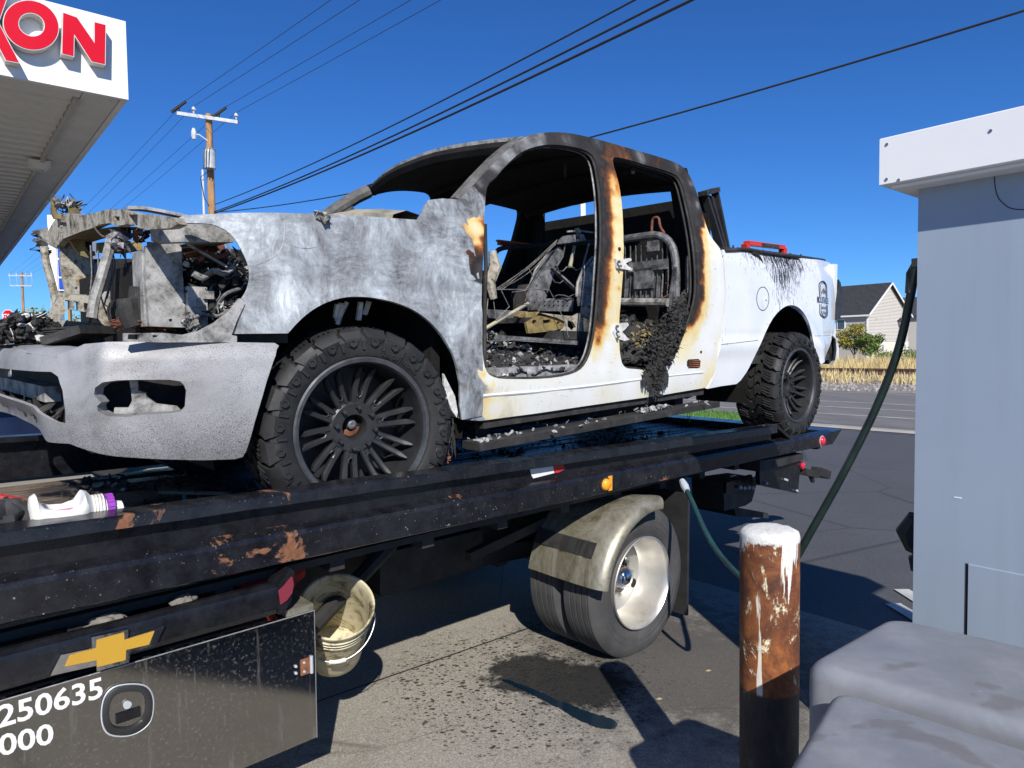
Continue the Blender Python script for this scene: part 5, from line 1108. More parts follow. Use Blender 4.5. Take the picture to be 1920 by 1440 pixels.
tplate([(983,606),(1004,592),(1054,597),(1060,613),(1035,620),(987,625)], .60, 'seat_pan_side', 'yellowed', .02, seat, [dot(997,604,4,9), [(1012,600),(1028,599),(1029,605),(1014,607)], dot(1042,606,3,8)])
tplate([(1008,587),(1071,593),(1083,587),(1088,599),(1087,633),(1054,629),(1050,620),(1058,612),(1056,603),(1040,596)], .615, 'seat_bracket', 'scorch', .02, seat, [[(1060,600),(1070,604),(1076,614),(1070,622),(1060,612)]])
mb = MB(); p = side(1100, 582, .64); mb.lathe([(.030,-.01),(.030,.02),(.046,.02),(.050,.0),(.046,-.01)], (np.eye(3), p), 24); mb.cyl(p+(0,-.01,0), p+(0,.01,0), .02, 12); mb.build('recliner', 'scorchgrey', seat)
mb = MB(); mb.beam(side(925,632,.62), side(1083,643,.66), .02, .025); mb.beam(side(905,588,.35), side(985,592,.4), .05, .05); mb.build('seat_track', 'seat', seat)
mb = MB(); mb.beam(side(1075,600,.62)-np.array([0,.22,0]), side(985,600,.6)-np.array([0,.2,0]), .40, .03); mb.beam(side(1000,628,.5), side(1080,630,.5), .3, .05); mb.build('seat_pan', 'char', seat)
mb = MB(); mb.tube([side(908,617,.72), side(990,569,.60)], .010, 8); mb.build('steering_rod', 'cowl', truck)
seat2 = tplate([(960,585),(955,560),(962,530),(975,505),(985,508),(975,535),(972,560),(975,585)], -.45, 'seat_frame', 'char', .03, truck, label='bare front seat frame on the far side')
mb = MB(); mb.tube([side(a, b, -.3) for a, b in cr([(930,560),(925,500),(935,468),(985,462),(1040,462),(1050,480)], 4)], .018, 8); mb.build('seat_tube', 'char', seat2)
tplate([(962,560),(972,535),(985,533),(988,560),(984,585),(962,586)], .05, 'console_bracket', 'char', .03, truck)
# wires fanning from the seat to the dash
mb = MB()
for i in range(5):
    a = side(1045-i*.6, 449+i*2.2, .3); b = side(931+i*2.6, 541+i*.8, .45); c = (a+b)/2+np.array([0, 0, -.020+.012*RNG.randn()]); mb.tube(cr([a, c, b], 6), .0020, 4)
mb.build('seat_wiring', 'wiregrey', truck)
mb = MB(); 
for pts in ([(917,543),(1030,543),(1040,562),(1058,600),(1066,632)], [(915,640),(985,638),(1065,642)], [(915,560),(912,600),(914,640)], [(940,545),(955,575),(930,600),(925,560)], [(990,500),(1000,520),(985,545),(960,548)]):
    mb.tube([side(a, b, .70) for a, b in (pts if len(pts) > 3 else cr(pts, 4))], .0028, 4)
mb.build('loose_wiring', 'wiregrey', truck)
# rear bench frame
rs = empty_ = None
mb = MB(); P = [xpl(a, b, -2.42) for a, b in cr([(1168,449),(1200,444),(1230,441),(1248,447),(1260,462),(1266,485),(1268,530),(1266,575)], 4)]; mb.tube(P, .026, 10); bench = mb.build('rear_bench_frame', 'seat', truck, label='bent steel tube frame of the rear bench')
mb = MB(); mb.tube([xpl(a, b, -2.44) for a, b in cr([(1015,540),(1015,480),(1030,458),(1080,456),(1120,456),(1128,470)], 4)], .022, 8); mb.build('bench_tube', 'char', bench)
mb = MB(); mb.tube([xpl(1104, 566, -2.36), xpl(1252, 567, -2.36)], .028, 10); mb.build('bench_tube', 'scorchgrey', bench)
mb = MB(); mb.tube([xpl(a, b, -2.45) for a, b in cr([(1222,437),(1223,415),(1228,408),(1235,410),(1238,425),(1246,438)], 4)], .009, 8); mb.build('headrest_loop', 'orange' if False else 'copper', bench)
mb = MB()
for (a, b, c, d) in ((1180,490,1252,504),(1190,502,1225,540),(1215,450,1235,470)):
    A_ = xpl(a, b, -2.40); B_ = xpl(c, d, -2.40); mb.span(-2.41, -2.39, A_[1], B_[1], B_[2], A_[2]-.01)
for i in range(9): x_ = 1172+i*10; mb.tube([xpl(x_, 460, -2.43), xpl(x_+1, 520, -2.41), xpl(x_-1, 560, -2.40)], .004, 4)
for i in range(5): A_ = xpl(1172+i*14, 518, -2.43); B_ = xpl(1184+i*14, 558, -2.43); mb.box((A_+B_)/2, (.02, abs(A_[1]-B_[1])*.9, abs(A_[2]-B_[2])))
mb.build('bench_bracket', 'seat', bench)
mb = MB(); A_ = xpl(1268, 500, -2.40); B_ = xpl(1256, 580, -2.40); mb.beam(A_, B_, .05, .012, (0,1,0)); mb.beam(xpl(1290, 480, -2.5), xpl(1288, 560, -2.5), .02, .02, (0,1,0)); mb.build('bench_bracket', 'seat', bench)
# char heaps in the cab: crumpled ground plus shards
def heap(name, x0, x1, y0, y1, zb_, hf, mats, n, parent, size=(.02, .05), label=None):
    mb = MB(); nx = max(4, int((x1-x0)/.03)); ny = max(4, int((y1-y0)/.03))
    def z(x, y): return zb_+hf(x, y)*(1+.5*nz(x*12, y*12, 0))+.015*nz(x*30, y*30, 2)
    vs = [(x0+(x1-x0)*i/nx, y0+(y1-y0)*j/ny, z(x0+(x1-x0)*i/nx, y0+(y1-y0)*j/ny)) for i in range(nx+1) for j in range(ny+1)]
    mb.add(vs, [(i*(ny+1)+j, i*(ny+1)+j+1, (i+1)*(ny+1)+j+1, (i+1)*(ny+1)+j) for i in range(nx) for j in range(ny)], 0)
    for i in range(n):
        x = x0+(x1-x0)*RNG.rand(); y = y0+(y1-y0)*RNG.rand(); s_ = size[0]+(size[1]-size[0])*RNG.rand(); q = RNG.rand(); mi = 0 if q < .66 else min(len(mats)-1, 1 if q < .97 else 2)
        (mb.chunk if RNG.rand() < .25 else (lambda c, r, mi=0: mb.shard(c, r*1.8, r, mi)))((x, y, z(x, y)+s_*.2), s_, mi=mi)
    o = mb.build(name, mats, parent, ang=.35, label=label); o['kind'] = 'stuff'; return o
heap('char_debris', -1.62, -.66, .20, .90, .58, lambda x, y: .03+.20*max(0, (.86-y)/.6)+.03*math.exp(-((x+1.1)/.3)**2), ['char','ash','whiteash'], 1500, truck, (.006,.022), 'grey ash and charred remains on the front floor')
heap('char_debris', -2.55, -1.65, .1, .92, .55, lambda x, y: .10+.24*math.exp(-((x+2.35)/.28)**2), ['char','char','ash'], 1500, truck, (.008,.026), 'black charred seat foam on the rear floor')
heap('char_debris', -2.6, -.6, -.85, .3, .55, lambda x, y: .12, ['char','ash','char'], 400, truck, (.02,.06))
# black mass spilling over the rear sill
mb = MB()
def spill(px, py, y, r): p = side(px, py, y); (mb.shard if RNG.rand() < .6 else mb.chunk)(p, *( (r*2.2, r) if False else (r,) )) if False else mb.chunk(p, r)
for i in range(2200):
    t = RNG.rand(); 
    # ribbon from upper right of the opening down to the tip below the sill
    path = np.array([(1288,562),(1272,600),(1252,632),(1238,662),(1230,692),(1232,722)]); k_ = t*5; a = int(min(4, k_)); q = path[a]+(path[a+1]-path[a])*(k_-a); wdt = np.interp(t, [0,.3,.55,.75,1], [14,34,32,17,5])
    px = q[0]+RNG.randn()*wdt*.42; py = q[1]+RNG.randn()*9; yy = np.interp(py, [560,610,650,690], [.86,.93,.975,.985])+.03*RNG.rand()
    if px > 1303-(py-560)*.33: px = 1300-(py-560)*.36-RNG.rand()*10
    p = side(px, py, yy); s_ = .006+.012*RNG.rand()
    if RNG.rand() < .25: mb.chunk(p, s_)
    else: mb.shard(p, s_*(2+2.5*RNG.rand()), s_*.8)
for i in range(90):
    px = 1206+RNG.rand()*46; p = side(px, 690+RNG.rand()*20, .995); mb.tube([p, p+(.004*RNG.randn(), .004, -.05*RNG.rand()), p+(.008*RNG.randn(), .006, -.04-.10*RNG.rand()*math.exp(-((px-1230)/14)**2)-.01)], [.010,.007,.002], 5)
mb.build('melted_seat_mass', 'char', truck, ang=.35, kind='stuff', label='black melted mass spilling over the rear sill')
mb = MB()
for i in range(70):
    px = 1185+RNG.rand()*60; py = 610+RNG.rand()*40; p = side(px, py, .80+.05*RNG.rand()); mb.shard(p, .03, .016)
mb.build('scorched_foam', 'yellowed', truck, ang=.35, kind='stuff', label='tan scorched foam in the rear door opening')
mb = MB()
for pts in ([(1275,557),(1270,585),(1283,600)],[(1282,560),(1262,590),(1258,600)],[(1248,530),(1262,545),(1240,560)],[(1225,640),(1250,620),(1262,600)]): mb.tube([side(a, b, .80) for a, b in cr(pts, 4)], .0035, 4)
mb.build('copper_wire', 'copper', truck)
# drips in the front sill: narrow inner step
mb = MB(); A_ = side(925, 700, .86); B_ = side(1085, 692, .86); mb.beam((A_[0], .84, A_[2]+.0), (B_[0], .84, B_[2]+.0), .09, .05); mb.build('inner_sill', 'ash', truck)
# burned steering column stub and hinge remains on front pillar
mb = MB(); mb.tube([side(923, 470, .7), side(928, 500, .7), side(918, 530, .7), side(925, 560, .7)], [.02,.035,.03,.02], 8); mb.build('pillar_bracket', 'scorch', truck)
mb = MB(); mb.tube([side(909, 420, .93), side(911, 500, .93), side(909, 560, .93), side(908, 690, .93)], .010, 6); mb.build('door_wiring', 'char', truck)
# black surround: frame, axle, brackets under the body
mb = MB()
for sg in (1, -1): mb.span(-4.5, .85, sg*.42-.05, sg*.42+.05, .38, .52)
for x_ in (-.9, -1.9, -2.6, -3.3, -4.3): mb.span(x_-.05, x_+.05, -.42, .42, .40, .50)
mb.build('chassis_frame', 'darkframe', truck)
mb = MB(); mb.cyl((-3.8, -.8, .45), (-3.8, .8, .45), .05, 12); mb.tube([(-3.72,0,.45),(-3.8,0,.45),(-3.92,0,.45)], [.06,.17,.1], 14); mb.cyl((0, -.75, .42), (0, .75, .42), .05, 12); mb.cyl((-3.7,0,.45), (-1,0,.5), .05, 10); mb.build('axle', 'darkframe', truck)
for px, py, px2, py2 in ((888,800,905,842),(1260,738,1272,768)):
    A_ = side(px, py-6, .80); B_ = side(px2, py2+6, .80); mb = MB(); mb.beam(((A_[0]+B_[0])/2, .8, A_[2]), ((A_[0]+B_[0])/2-.0, .8, B_[2]+.02), .06, .09); mb.build('step_bracket', 'darkframe', truck)
mb = MB(); mb.span(-2.5, -1.6, .3, .72, .34, .50); mb.build('fuel_tank', 'darkframe', truck)
mb = MB(); mb.tube([side(a, b, .5) for a, b in cr([(1340,730),(1352,738),(1368,740),(1380,734)], 4)], .008, 6); mb.build('brake_line', 'blackplastic', truck)
# running board hanging at a slant
A_ = side(884, 836, .98); B_ = side(1333, 757, .98)
mb = MB(); mb.beam(A_, B_, .13, .035); rbd = mb.build('running_board', 'char', truck, label='detached black running board hanging at a slant')
mb = MB()
for i in range(50): t = RNG.rand()**2.5; p = A_+(B_-A_)*t+np.array([0, .04*RNG.randn(), .022]); mb.shard(p, .03, .015) 
for i in range(40): t = .62+.12*RNG.rand(); p = A_+(B_-A_)*t+np.array([0, .02*RNG.randn(), .025+.02*RNG.rand()]); mb.shard(p, .03, .02)
mb.build('board_debris', 'ash', rbd, kind='stuff', ang=.35)
mb = MB()
for px, py in ((1290,760),(1215,745),(1172,770),(1293,764)): p = side(px, py, .97); mb.tube([p, p+(.004,0,-.05), p+(-.003,0,-.09)], .0022, 4)
mb.build('dangling_wire', 'char', truck, kind='stuff')
# chain under the body
A_ = side(1165, 752, .6); B_ = side(1200, 778, .6)
for i in range(9):
    t = i/8; p = A_+(B_-A_)*t; L = [(p[0]+.018*cos(a), p[1]+(.011*sin(a) if i % 2 else 0), p[2]+(0 if i % 2 else .011*sin(a))) for a in np.linspace(0, 2*pi, 11)]
    mb = MB(); mb.tube(L, .004, 5, False); mb.build('chain_link', 'darkframe', truck)

# ---------------------------------------------------------------- front end
# bumper surface: u = arc parameter along y, v = height
def bx_(y): 
    a = abs(y); return 1.10-.05*(a/.6)**2 if a < .6 else 1.05-.13*((a-.6)/.25)**1.6 if a < .85 else .92-.60*((a-.85)/.15)**1.9
_ys = []; 
yy_ = -1.; tab = []
for y in np.concatenate([np.linspace(1.0, .85, 60), np.linspace(.848, -.85, 160), np.linspace(-.852, -1.0, 60)]): tab.append((bx_(y), y))
tab = np.array([(.30, 1.003)]+tab+[(.30, -1.003)]) if False else np.array([(.30, 1.004)]+[tuple(t) for t in tab]+[(.30, -1.004)])
sarc = np.concatenate([[0], np.cumsum(np.hypot(*np.diff(tab, axis=0).T))]); SL = sarc[-1]
def Sbump(u, v):
    x = np.interp(u, sarc, tab[:,0]); y = np.interp(u, sarc, tab[:,1]); e = 1e-2
    tx = np.interp(u+e, sarc, tab[:,0])-np.interp(u-e, sarc, tab[:,0]); ty = np.interp(u+e, sarc, tab[:,1])-np.interp(u-e, sarc, tab[:,1]); L = hypot(tx, ty)+1e-9; nx_, ny_ = -ty/L, tx/L
    h = (v-.58)/.2; b = .02-.035*abs(h)**2.6+.010*math.exp(-((v-.75)/.02)**2)-.10*max(0, min(1, (.66-v)/.14))*math.exp(-((u-SL/2)/.62)**4)
    return np.array([x+nx_*b, y+ny_*b, v+.0])
def BT(pts, g=(.5, .6)):
    out = []
    for p in pts: q = inv(Sbump, *p, g if not out else out[-1]); out.append(q)
    return out
top = [(523,648),(515,643),(400,641),(300,640),(200,641),(158,645)]
# visible near half solved from the photograph, far half completed by symmetry
nearTop = BT(top, (.15, .78)); nearBot = BT([(455,857),(440,861),(380,863),(300,861),(220,856),(170,846),(130,832)], (.2, .4)); rearE = BT([(519,655),(500,715),(478,790),(462,845)], (.1, .7))
fog = BT([(345,722),(349,732),(347,762),(338,772),(318,775),(262,778),(240,782),(200,780),(184,772),(182,762),(189,755),(176,740),(178,727),(192,717),(220,713),(260,712),(318,712),(338,715)], (.35, .65))
mouthN = BT([(112,715),(118,735),(120,770),(118,795),(100,790)], (.55, .65))
uM = float(np.median([p[0] for p in mouthN[:3]])); zT = nearTop[-1][1]
mz1 = float(Sbump(*BT([(95,703)], (.6, .7))[0])[2]); 
half = SL/2
LTop = [tuple(p) for p in nearTop]; LBot = [tuple(p) for p in nearBot]; LR = [tuple(p) for p in rearE]
topz = LTop[3][1]
botz = LBot[3][1]
nearpoly = LTop+[(uM+.0, topz-.035), (uM+.04, topz-.045), (uM+.12, topz-.04), (uM+.30, topz-.025), (half, topz-.02)]
botpoly = [(half, .50), (uM+.30, .485), (uM+.12, .462)]+LBot[::-1]
outl = nearpoly+[(SL-u, v) for u, v in nearpoly[::-1][1:]]+[(SL-u, v) for u, v in LR]+[(SL-u, v) for u, v in LBot]+[(SL-uM-.12, .462), (SL-uM-.30, .485)]+botpoly+LR[::-1]
mouth = [(uM+.05, .700), (uM+.02, .685), (uM+.0, .64), (uM-.005, .57), (uM+.0, .530), (uM+.04, .533), (uM+.10, .55), (uM+.22, .575), (half, .585), (SL-uM-.22, .575), (SL-uM-.04, .533), (SL-uM, .57), (SL-uM, .64), (SL-uM-.05, .70), (half, .705)]
fogR = [(SL-u, v) for u, v in fog]
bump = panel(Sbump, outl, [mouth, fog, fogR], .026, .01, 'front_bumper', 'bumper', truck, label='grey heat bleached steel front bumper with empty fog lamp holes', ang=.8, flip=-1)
# recess lip round the fog hole and inner bracket
F3 = [Sbump(*p) for p in fog]; cF = np.mean(F3, 0)
mb = MB(); n = len(F3); nf = np.array([.55,.8,0]); nf /= np.linalg.norm(nf)
mb.add([p for p in F3]+[p-nf*.05+(cF-p)*.06 for p in F3], [(i, (i+1) % n, n+(i+1) % n, n+i) for i in range(n)]); mb.build('fog_lamp_recess', 'bumper', bump)
def inP(px, py, off=.07): q = inv(Sbump, px, py, fog[0]); return Sbump(*q)-nf*off
mb = MB(); br = [(226,712),(242,712),(244,735),(258,739),(260,748),(278,760),(318,765),(330,777),(196,781),(198,768),(225,768),(232,755),(230,735)]
F4 = [inP(*p) for p in br]; n = len(F4); mb.add(F4+[p-nf*.012 for p in F4], [tuple(range(n)), tuple(range(2*n-1, n-1, -1))]+[(i, (i+1) % n, n+(i+1) % n, n+i) for i in range(n)]); mb.build('fog_lamp_bracket', 'scorchgrey', bump)
mb = MB(); mb.span(.45, .95, -.55, .72, .50, .76); mb.build('bumper_beam', 'char', truck)
mb = MB(); mb.span(.80, 1.0, -.5, .5, .585, .64); mb.build('crash_bar', 'scorchgrey', truck)
mb = MB()
for i in range(50): mb.shard((.95+RNG.rand()*.08, -.55+1.1*RNG.rand(), .54+RNG.rand()*.03), .06, .03)
mb.build('melted_grille', 'char', truck, kind='stuff', ang=.35)
# steel filler plate above the bumper toward the fender
def plate(px, fn, name, mat, th, parent=truck, holes=(), res=.06, dirn=None, label=None, ang=.5):
    """sheet metal piece traced in one plane of the truck frame"""
    P = [fn(*p) for p in px]; H_ = [[fn(*p) for p in h] for h in holes]; V = np.ptp(np.array(P), axis=0); ax = int(np.argmin(V)); c = P[0][ax]; oth = [i for i in range(3) if i != ax]
    def S(u, v):
        r = np.zeros(3); r[oth[0]] = u; r[oth[1]] = v; r[ax] = c+.004*nz(u, v, c, 9); return r
    return panel(S, [(p[oth[0]], p[oth[1]]) for p in P], [[(p[oth[0]], p[oth[1]]) for p in h] for h in H_], res, th, name, mat, parent, label=label, ang=ang)
sy = lambda y: (lambda a, b: side(a, b, y)); sx = lambda x: (lambda a, b: xpl(a, b, x)); sz_ = lambda z: (lambda a, b: zpl(a, b, z))
plate([(230,625),(300,624),(340,628),(372,620),(400,605),(428,582),(446,560),(455,570),(440,600),(430,628),(440,630),(440,642),(410,642),(300,642),(230,640)], sy(.93), 'headlamp_mount', 'scorchgrey', .02, holes=([(237,627),(258,627),(257,637),(236,636)], [(282,628),(292,629),(291,632),(283,632)]))
mb = MB(); mb.span(.28, .52, .84, .90, .79, .84); mb.build('filler_bracket', 'char', truck)
# radiator support: two wide posts
plate([(270,462),(300,452),(334,456),(338,520),(341,560),(343,614),(276,612),(272,560),(268,520)], sy(.62), 'support_post', 'scorchgrey', .03, holes=([(312,598),(318,598),(318,603),(312,603)],), label='wide grey radiator support post on the near side')
mb = MB(); P = [side(276, 612, .62), side(272, 470, .62)]; mb.span(P[0][0]-.01, P[0][0]+.01, .5, .62, P[0][2], P[1][2]); mb.span(.56, .60, .45, .60, .85, 1.16); mb.build('post_flange', 'scorchgrey', truck)
plate([(112,448),(140,452),(160,466),(168,490),(166,520),(164,552),(140,553),(122,550),(115,520),(111,490)], sy(-.62), 'support_post', 'scorch', .03, holes=([(138,538),(143,538),(143,543),(138,543)], [(137,488),(142,488),(142,494),(137,494)]), label='tan radiator support post on the far side')
mb = MB(); P = side(164, 552, -.62); mb.span(P[0]-.03, P[0], -.74, -.62, P[2], P[2]+.34); mb.build('post_flange', 'char', truck)
# upper tie bar
XF = .74
plate([(92,430),(108,404),(130,400),(152,404),(175,400),(200,393),(225,392),(240,396),(262,402),(285,402),(326,408),(333,420),(320,428),(283,430),(262,428),(240,420),(218,424),(205,418),(190,420),(165,430),(140,438),(118,448),(104,466),(90,458),(87,445)], sx(XF), 'upper_tie_bar', 'scorch', .03, holes=([(241,402),(257,402),(256,424),(242,423)], [(214,405),(224,406),(224,414),(214,413)], [(112,416),(124,417),(125,424),(113,425)]), label='bent upper tie bar of the radiator support')
mb = MB()
for a, b in (((100,455),(165,432)), ((165,432),(212,425))): A_, B_ = xpl(*a, XF), xpl(*b, XF); mb.add([A_, B_, B_-np.array([.16,0,-.015]), A_-np.array([.16,0,-.015])], [(0,1,2,3)])
mb.build('tie_bar_underside', 'yellowed', truck)
# near beam from core to fender
plate([(281,428),(330,420),(360,424),(403,424),(425,436),(433,446),(430,456),(352,456),(300,458),(284,452)], sy(.74), 'headlamp_beam', 'scorchgrey', .05)
mb = MB(); A_ = side(352, 455, .74); B_ = side(432, 455, .74); mb.add([A_, B_, B_-np.array([0,.16,-.0]), A_-np.array([0,.16,0])], [(0,1,2,3)]); mb.build('beam_flange', 'scorchgrey', truck)
# long pale strip (hood seal)
mb = MB(); P = [side(a, b, .45) for a, b in cr([(237,391),(262,391),(290,395),(320,401),(356,409)], 5)]
for a, b in zip(P[:-1], P[1:]): mb.beam(a, b+(b-a)*.05, .05, .012)
mb.build('hood_seal_strip', 'ash', truck)
# diagonal tubes
for pts, y, r, mt in (([(209,447),(204,470),(190,520),(178,560),(172,596)], .25, .020, 'scorchgrey'), ([(83,462),(86,490),(94,520),(103,560),(104,604)], -.75, .018, 'scorch')):
    mb = MB(); mb.tube([side(a, b, y) for a, b in cr(pts, 3)], r, 8); mb.build('brace_tube', mt, truck)
mb = MB(); mb.beam(side(108, 553, -.2), side(162, 557, -.2), .025, .02); mb.build('brace_bar', 'cowl', truck)
# lower crossmember with slots
plate([(108,553),(160,556),(178,552),(196,560),(208,576),(216,600),(220,622),(205,622),(186,606),(174,588),(150,584),(125,580),(110,592),(106,612),(86,614),(92,585)], sy(.0), 'lower_crossmember', 'scorch', .04, holes=([(118,563),(127,565),(127,580),(119,579)], [(135,566),(142,567),(143,582),(136,581)], [(152,569),(160,570),(161,580),(153,582)]))
plate([(100,600),(190,606),(200,640),(100,640)], sy(-.1), 'splash_shield', 'scorchgrey', .02)
# yellowed latch pieces
for pts, y in (([(95,374),(100,374),(103,388),(104,402),(128,404),(128,412),(100,411),(94,400)], -.5), ([(128,392),(138,390),(146,396),(148,420),(142,432),(132,430),(128,415)], -.35), ([(112,436),(128,440),(156,444),(158,470),(146,478),(128,452)], -.5), ([(180,456),(235,452),(262,458),(265,470),(230,476),(180,474)], -.1), ([(150,472),(174,472),(176,480),(160,484),(150,480)], -.3), ([(70,432),(88,428),(90,460),(78,466),(72,450)], -.8)):
    plate(pts, sy(y), 'latch_bracket', 'yellowed' if y > -.8 else 'scorchgrey', .03)
mb = MB(); p = side(140, 437, -.35); mb.tube([p, p-(0,0,.02)], [.02,.008], 8); mb.build('latch_pin', 'seat', truck)
mb = MB(); vs = []
for i in range(31):
    u = uM+.03+(SL-2*uM-.06)*i/30; p = Sbump(u, topz-.05+.02*math.sin(pi*i/30)**.5); vs += [p, p+np.array([-.05,0,.018]), p+np.array([-.13,0,.022]), p+np.array([-.14,0,-.03])]
mb.add(vs, [(i*4+j, i*4+j+1, (i+1)*4+j+1, (i+1)*4+j) for i in range(30) for j in range(3)]); mb.build('bumper_shelf', 'bumper', bump, ang=1.)
def clump(pxs, y, r, n, mat, name='burned_clump', s=(.010,.022), label=None):
    mb = MB(); mats = mat if isinstance(mat, list) else [mat]
    for i in range(n):
        a, b = pxs[RNG.randint(len(pxs))]; p = side(a+RNG.randn()*r, b+RNG.randn()*r*.8, y+RNG.randn()*.05); q = s[0]+(s[1]-s[0])*RNG.rand(); mi = RNG.randint(len(mats))
        e = RNG.rand()
        if e < .25: mb.chunk(p, q, mi=mi)
        elif e < .80: mb.shard(p, q*(2+3*RNG.rand()), q, mi=mi)
        else: d = RNG.randn(3)*q*1.3; mb.tube(cr([p-d, p+RNG.randn(3)*q*1.2, p+d], 3), q*.12, 4, mi=mi)
    return mb.build(name, mats, truck, ang=.35, kind='stuff', label=label)
clump([(110,384),(125,382),(138,388)], -.55, 4, 90, ['char','ash'], 'burned_latch')
clump([(76,455),(74,438),(82,470)], -.85, 3, 50, ['char','seat'], 'burned_bracket')
clump([(220,445),(240,430),(260,440),(225,460)], .35, 6, 60, ['ash','char','copper'], 'burned_connector')
# radiator / engine bulk
mb = MB()
for i in range(12): mb.span(.60+.006*i, .604+.006*i, -.5, .45, .80, 1.10)
mb.build('radiator_core', 'soot', truck)
mb = MB(); mb.span(-.35, .45, -.36, .34, .60, 1.04); eng = mb.build('engine_block', 'soot', truck)
mb = MB()
for i in range(240):
    mb.chunk((-.3+.72*RNG.rand(), -.42+.85*RNG.rand(), 1.0+.06*RNG.rand()), .02+.03*RNG.rand())
for i in range(320): mb.chunk((.10+.42*RNG.rand(), .25+.30*RNG.rand(), .78+.26*RNG.rand()), .015+.022*RNG.rand())
mb.build('burned_engine_parts', 'soot', truck, ang=.35, kind='stuff')
clump([(370,500),(390,530),(430,500),(450,530),(410,560),(440,580),(350,560),(360,590),(385,600),(400,480)], .55, 13, 1100, ['soot','char','char','char','char','ash'], 'burned_engine_parts', (.006,.017))
clump([(395,585),(420,578),(440,572),(350,598),(365,618)], .64, 6, 260, ['char','char','ash','whiteash'], 'charred_fins', (.004,.010))
for pts, r, y_, mt in (([(350,540),(372,548),(392,560),(400,585),(396,602)], .020, .66, 'char'), ([(440,500),(420,512),(402,508),(380,520),(362,512)], .013, .68, 'scorchgrey'), ([(430,475),(410,482),(392,476),(372,488)], .010, .68, 'copper'), ([(455,540),(430,548),(415,560),(405,580)], .008, .70, 'seat'), ([(352,600),(380,590),(410,592),(436,575)], .007, .72, 'wiregrey')):
    mb = MB(); mb.tube([side(a, b, y_) for a, b in cr(pts, 5)], r, 9); mb.build('melted_hose', mt, truck)
mb = MB(); p = side(368, 578, .66); mb.box(p, (.07, .04, .16)); mb.box(p+(-.03,.01,.05), (.05, .05, .03)); mb.cyl(p+(0,.02,.02), p+(0,.04,.02), .018, 12); mb.build('burned_module', 'scorchgrey', truck)
mb = MB()
for i in range(14):
    a = side(352+i*1.2, 552+i*3.2, .62); b = side(440-i*3.0, 562+i*2.8, .60); mb.beam(a, b, .05, .006, (0,0,1))
mb.build('charred_fins', 'char', truck)
for pts, r in (([(345,515),(365,515),(378,525),(385,545),(380,575),(378,590)], .016), ([(240,560),(244,590),(252,610)], .04), ([(262,540),(258,575),(266,608)], .035)):
    mb = MB(); mb.tube([side(a, b, .55) for a, b in cr(pts, 4)], r, 10); mb.build('coolant_pipe', 'char', truck)
mb = MB(); p = side(250, 585, .1)
for i in range(9): mb.tube([p+(0,.02*i-.1,0), p+(0,.02*i-.09,0)], [.09,.09], 16); 
mb.build('pulley_stack', 'char', truck)
mb = MB(); mb.beam(side(205, 580, .0), side(240, 535, .0), .10, .10); mb.beam(side(228, 560, .1), side(262, 512, .1), .05, .02); mb.build('engine_bracket', 'scorchgrey', truck)
mb = MB(); mb.span(-.3, .62, .40, .42, .72, 1.19); mb.span(.56, .60, .0, .62, .78, 1.14); mb.build('inner_fender', 'soot', truck)
mb = MB(); mb.beam(side(345, 482, .6), side(420, 462, .6), .015, .02); mb.beam(side(343, 470, .58), side(400, 462, .58), .01, .015); mb.build('copper_pipe', 'copper', truck)
mb = MB(); mb.beam(side(352, 458, .7), side(425, 500, .7), .012, .008); mb.build('brace_rod', 'ash', truck)
mb = MB()
for i in range(60):
    a = side(205+RNG.rand()*40, 606+RNG.randn()*6, .45+.1*RNG.rand()); b = side(280+RNG.rand()*65, 615+RNG.randn()*5, .5+.15*RNG.rand()); c = (a+b)/2+np.array([.02*RNG.randn(), .02*RNG.randn(), .015+.012*RNG.randn()]); mb.tube(cr([a, c, b], 4), .0022, 4)
mb.build('copper_wiring', 'copper', truck, kind='stuff')
mb = MB()
for pts in ([(166,400),(180,430),(200,445),(240,434)],[(240,436),(235,480),(243,540)],[(205,450),(215,500),(200,560)],[(170,460),(172,520),(165,580)],[(213,440),(230,432),(262,430),(290,434)],[(184,470),(186,540),(200,590)],[(210,480),(208,520),(196,570)]): mb.tube([side(a, b, .2) for a, b in cr(pts, 4)], .0032, 4)
mb.build('hanging_wires', 'wiregrey', truck)
mb = MB(); mb.span(.55, .58, -.9, -.62, .8, 1.2); mb.build('support_post', 'scorchgrey', truck)
# crumpled char heap and fins on the bumper
mb = MB()
for i in range(1500):
    a = RNG.rand(); px = -40+150*a; hgt = np.interp(px, [-40,0,30,80,120], [600,606,588,592,612]); py = hgt+(640-hgt)*RNG.rand(); p = side(px, py, -.2+.5*RNG.rand()); q = .006+.014*RNG.rand(); (mb.chunk(p, q, mi=int(RNG.rand() > .93)) if RNG.rand() < .4 else mb.shard(p, q*2.4, q, mi=int(RNG.rand() > .93)))
mb.build('charred_grille_heap', ['char','whiteash'], truck, ang=.35, kind='stuff', label='heap of black char and white ash where the grille was')
for i in range(9):
    mb = MB(); a = side(68+i*4, 618+i*4.2, .25); b = side(170+i*3, 612+i*3.6, .45); mb.beam(a, b, .03, .008); mb.build('radiator_fin', 'char', truck)
mb = MB(); a = side(115, 640, .4); b = side(185, 618, .5); mb.beam(a, b, .22, .03); mb.build('radiator_slab', 'char', truck)

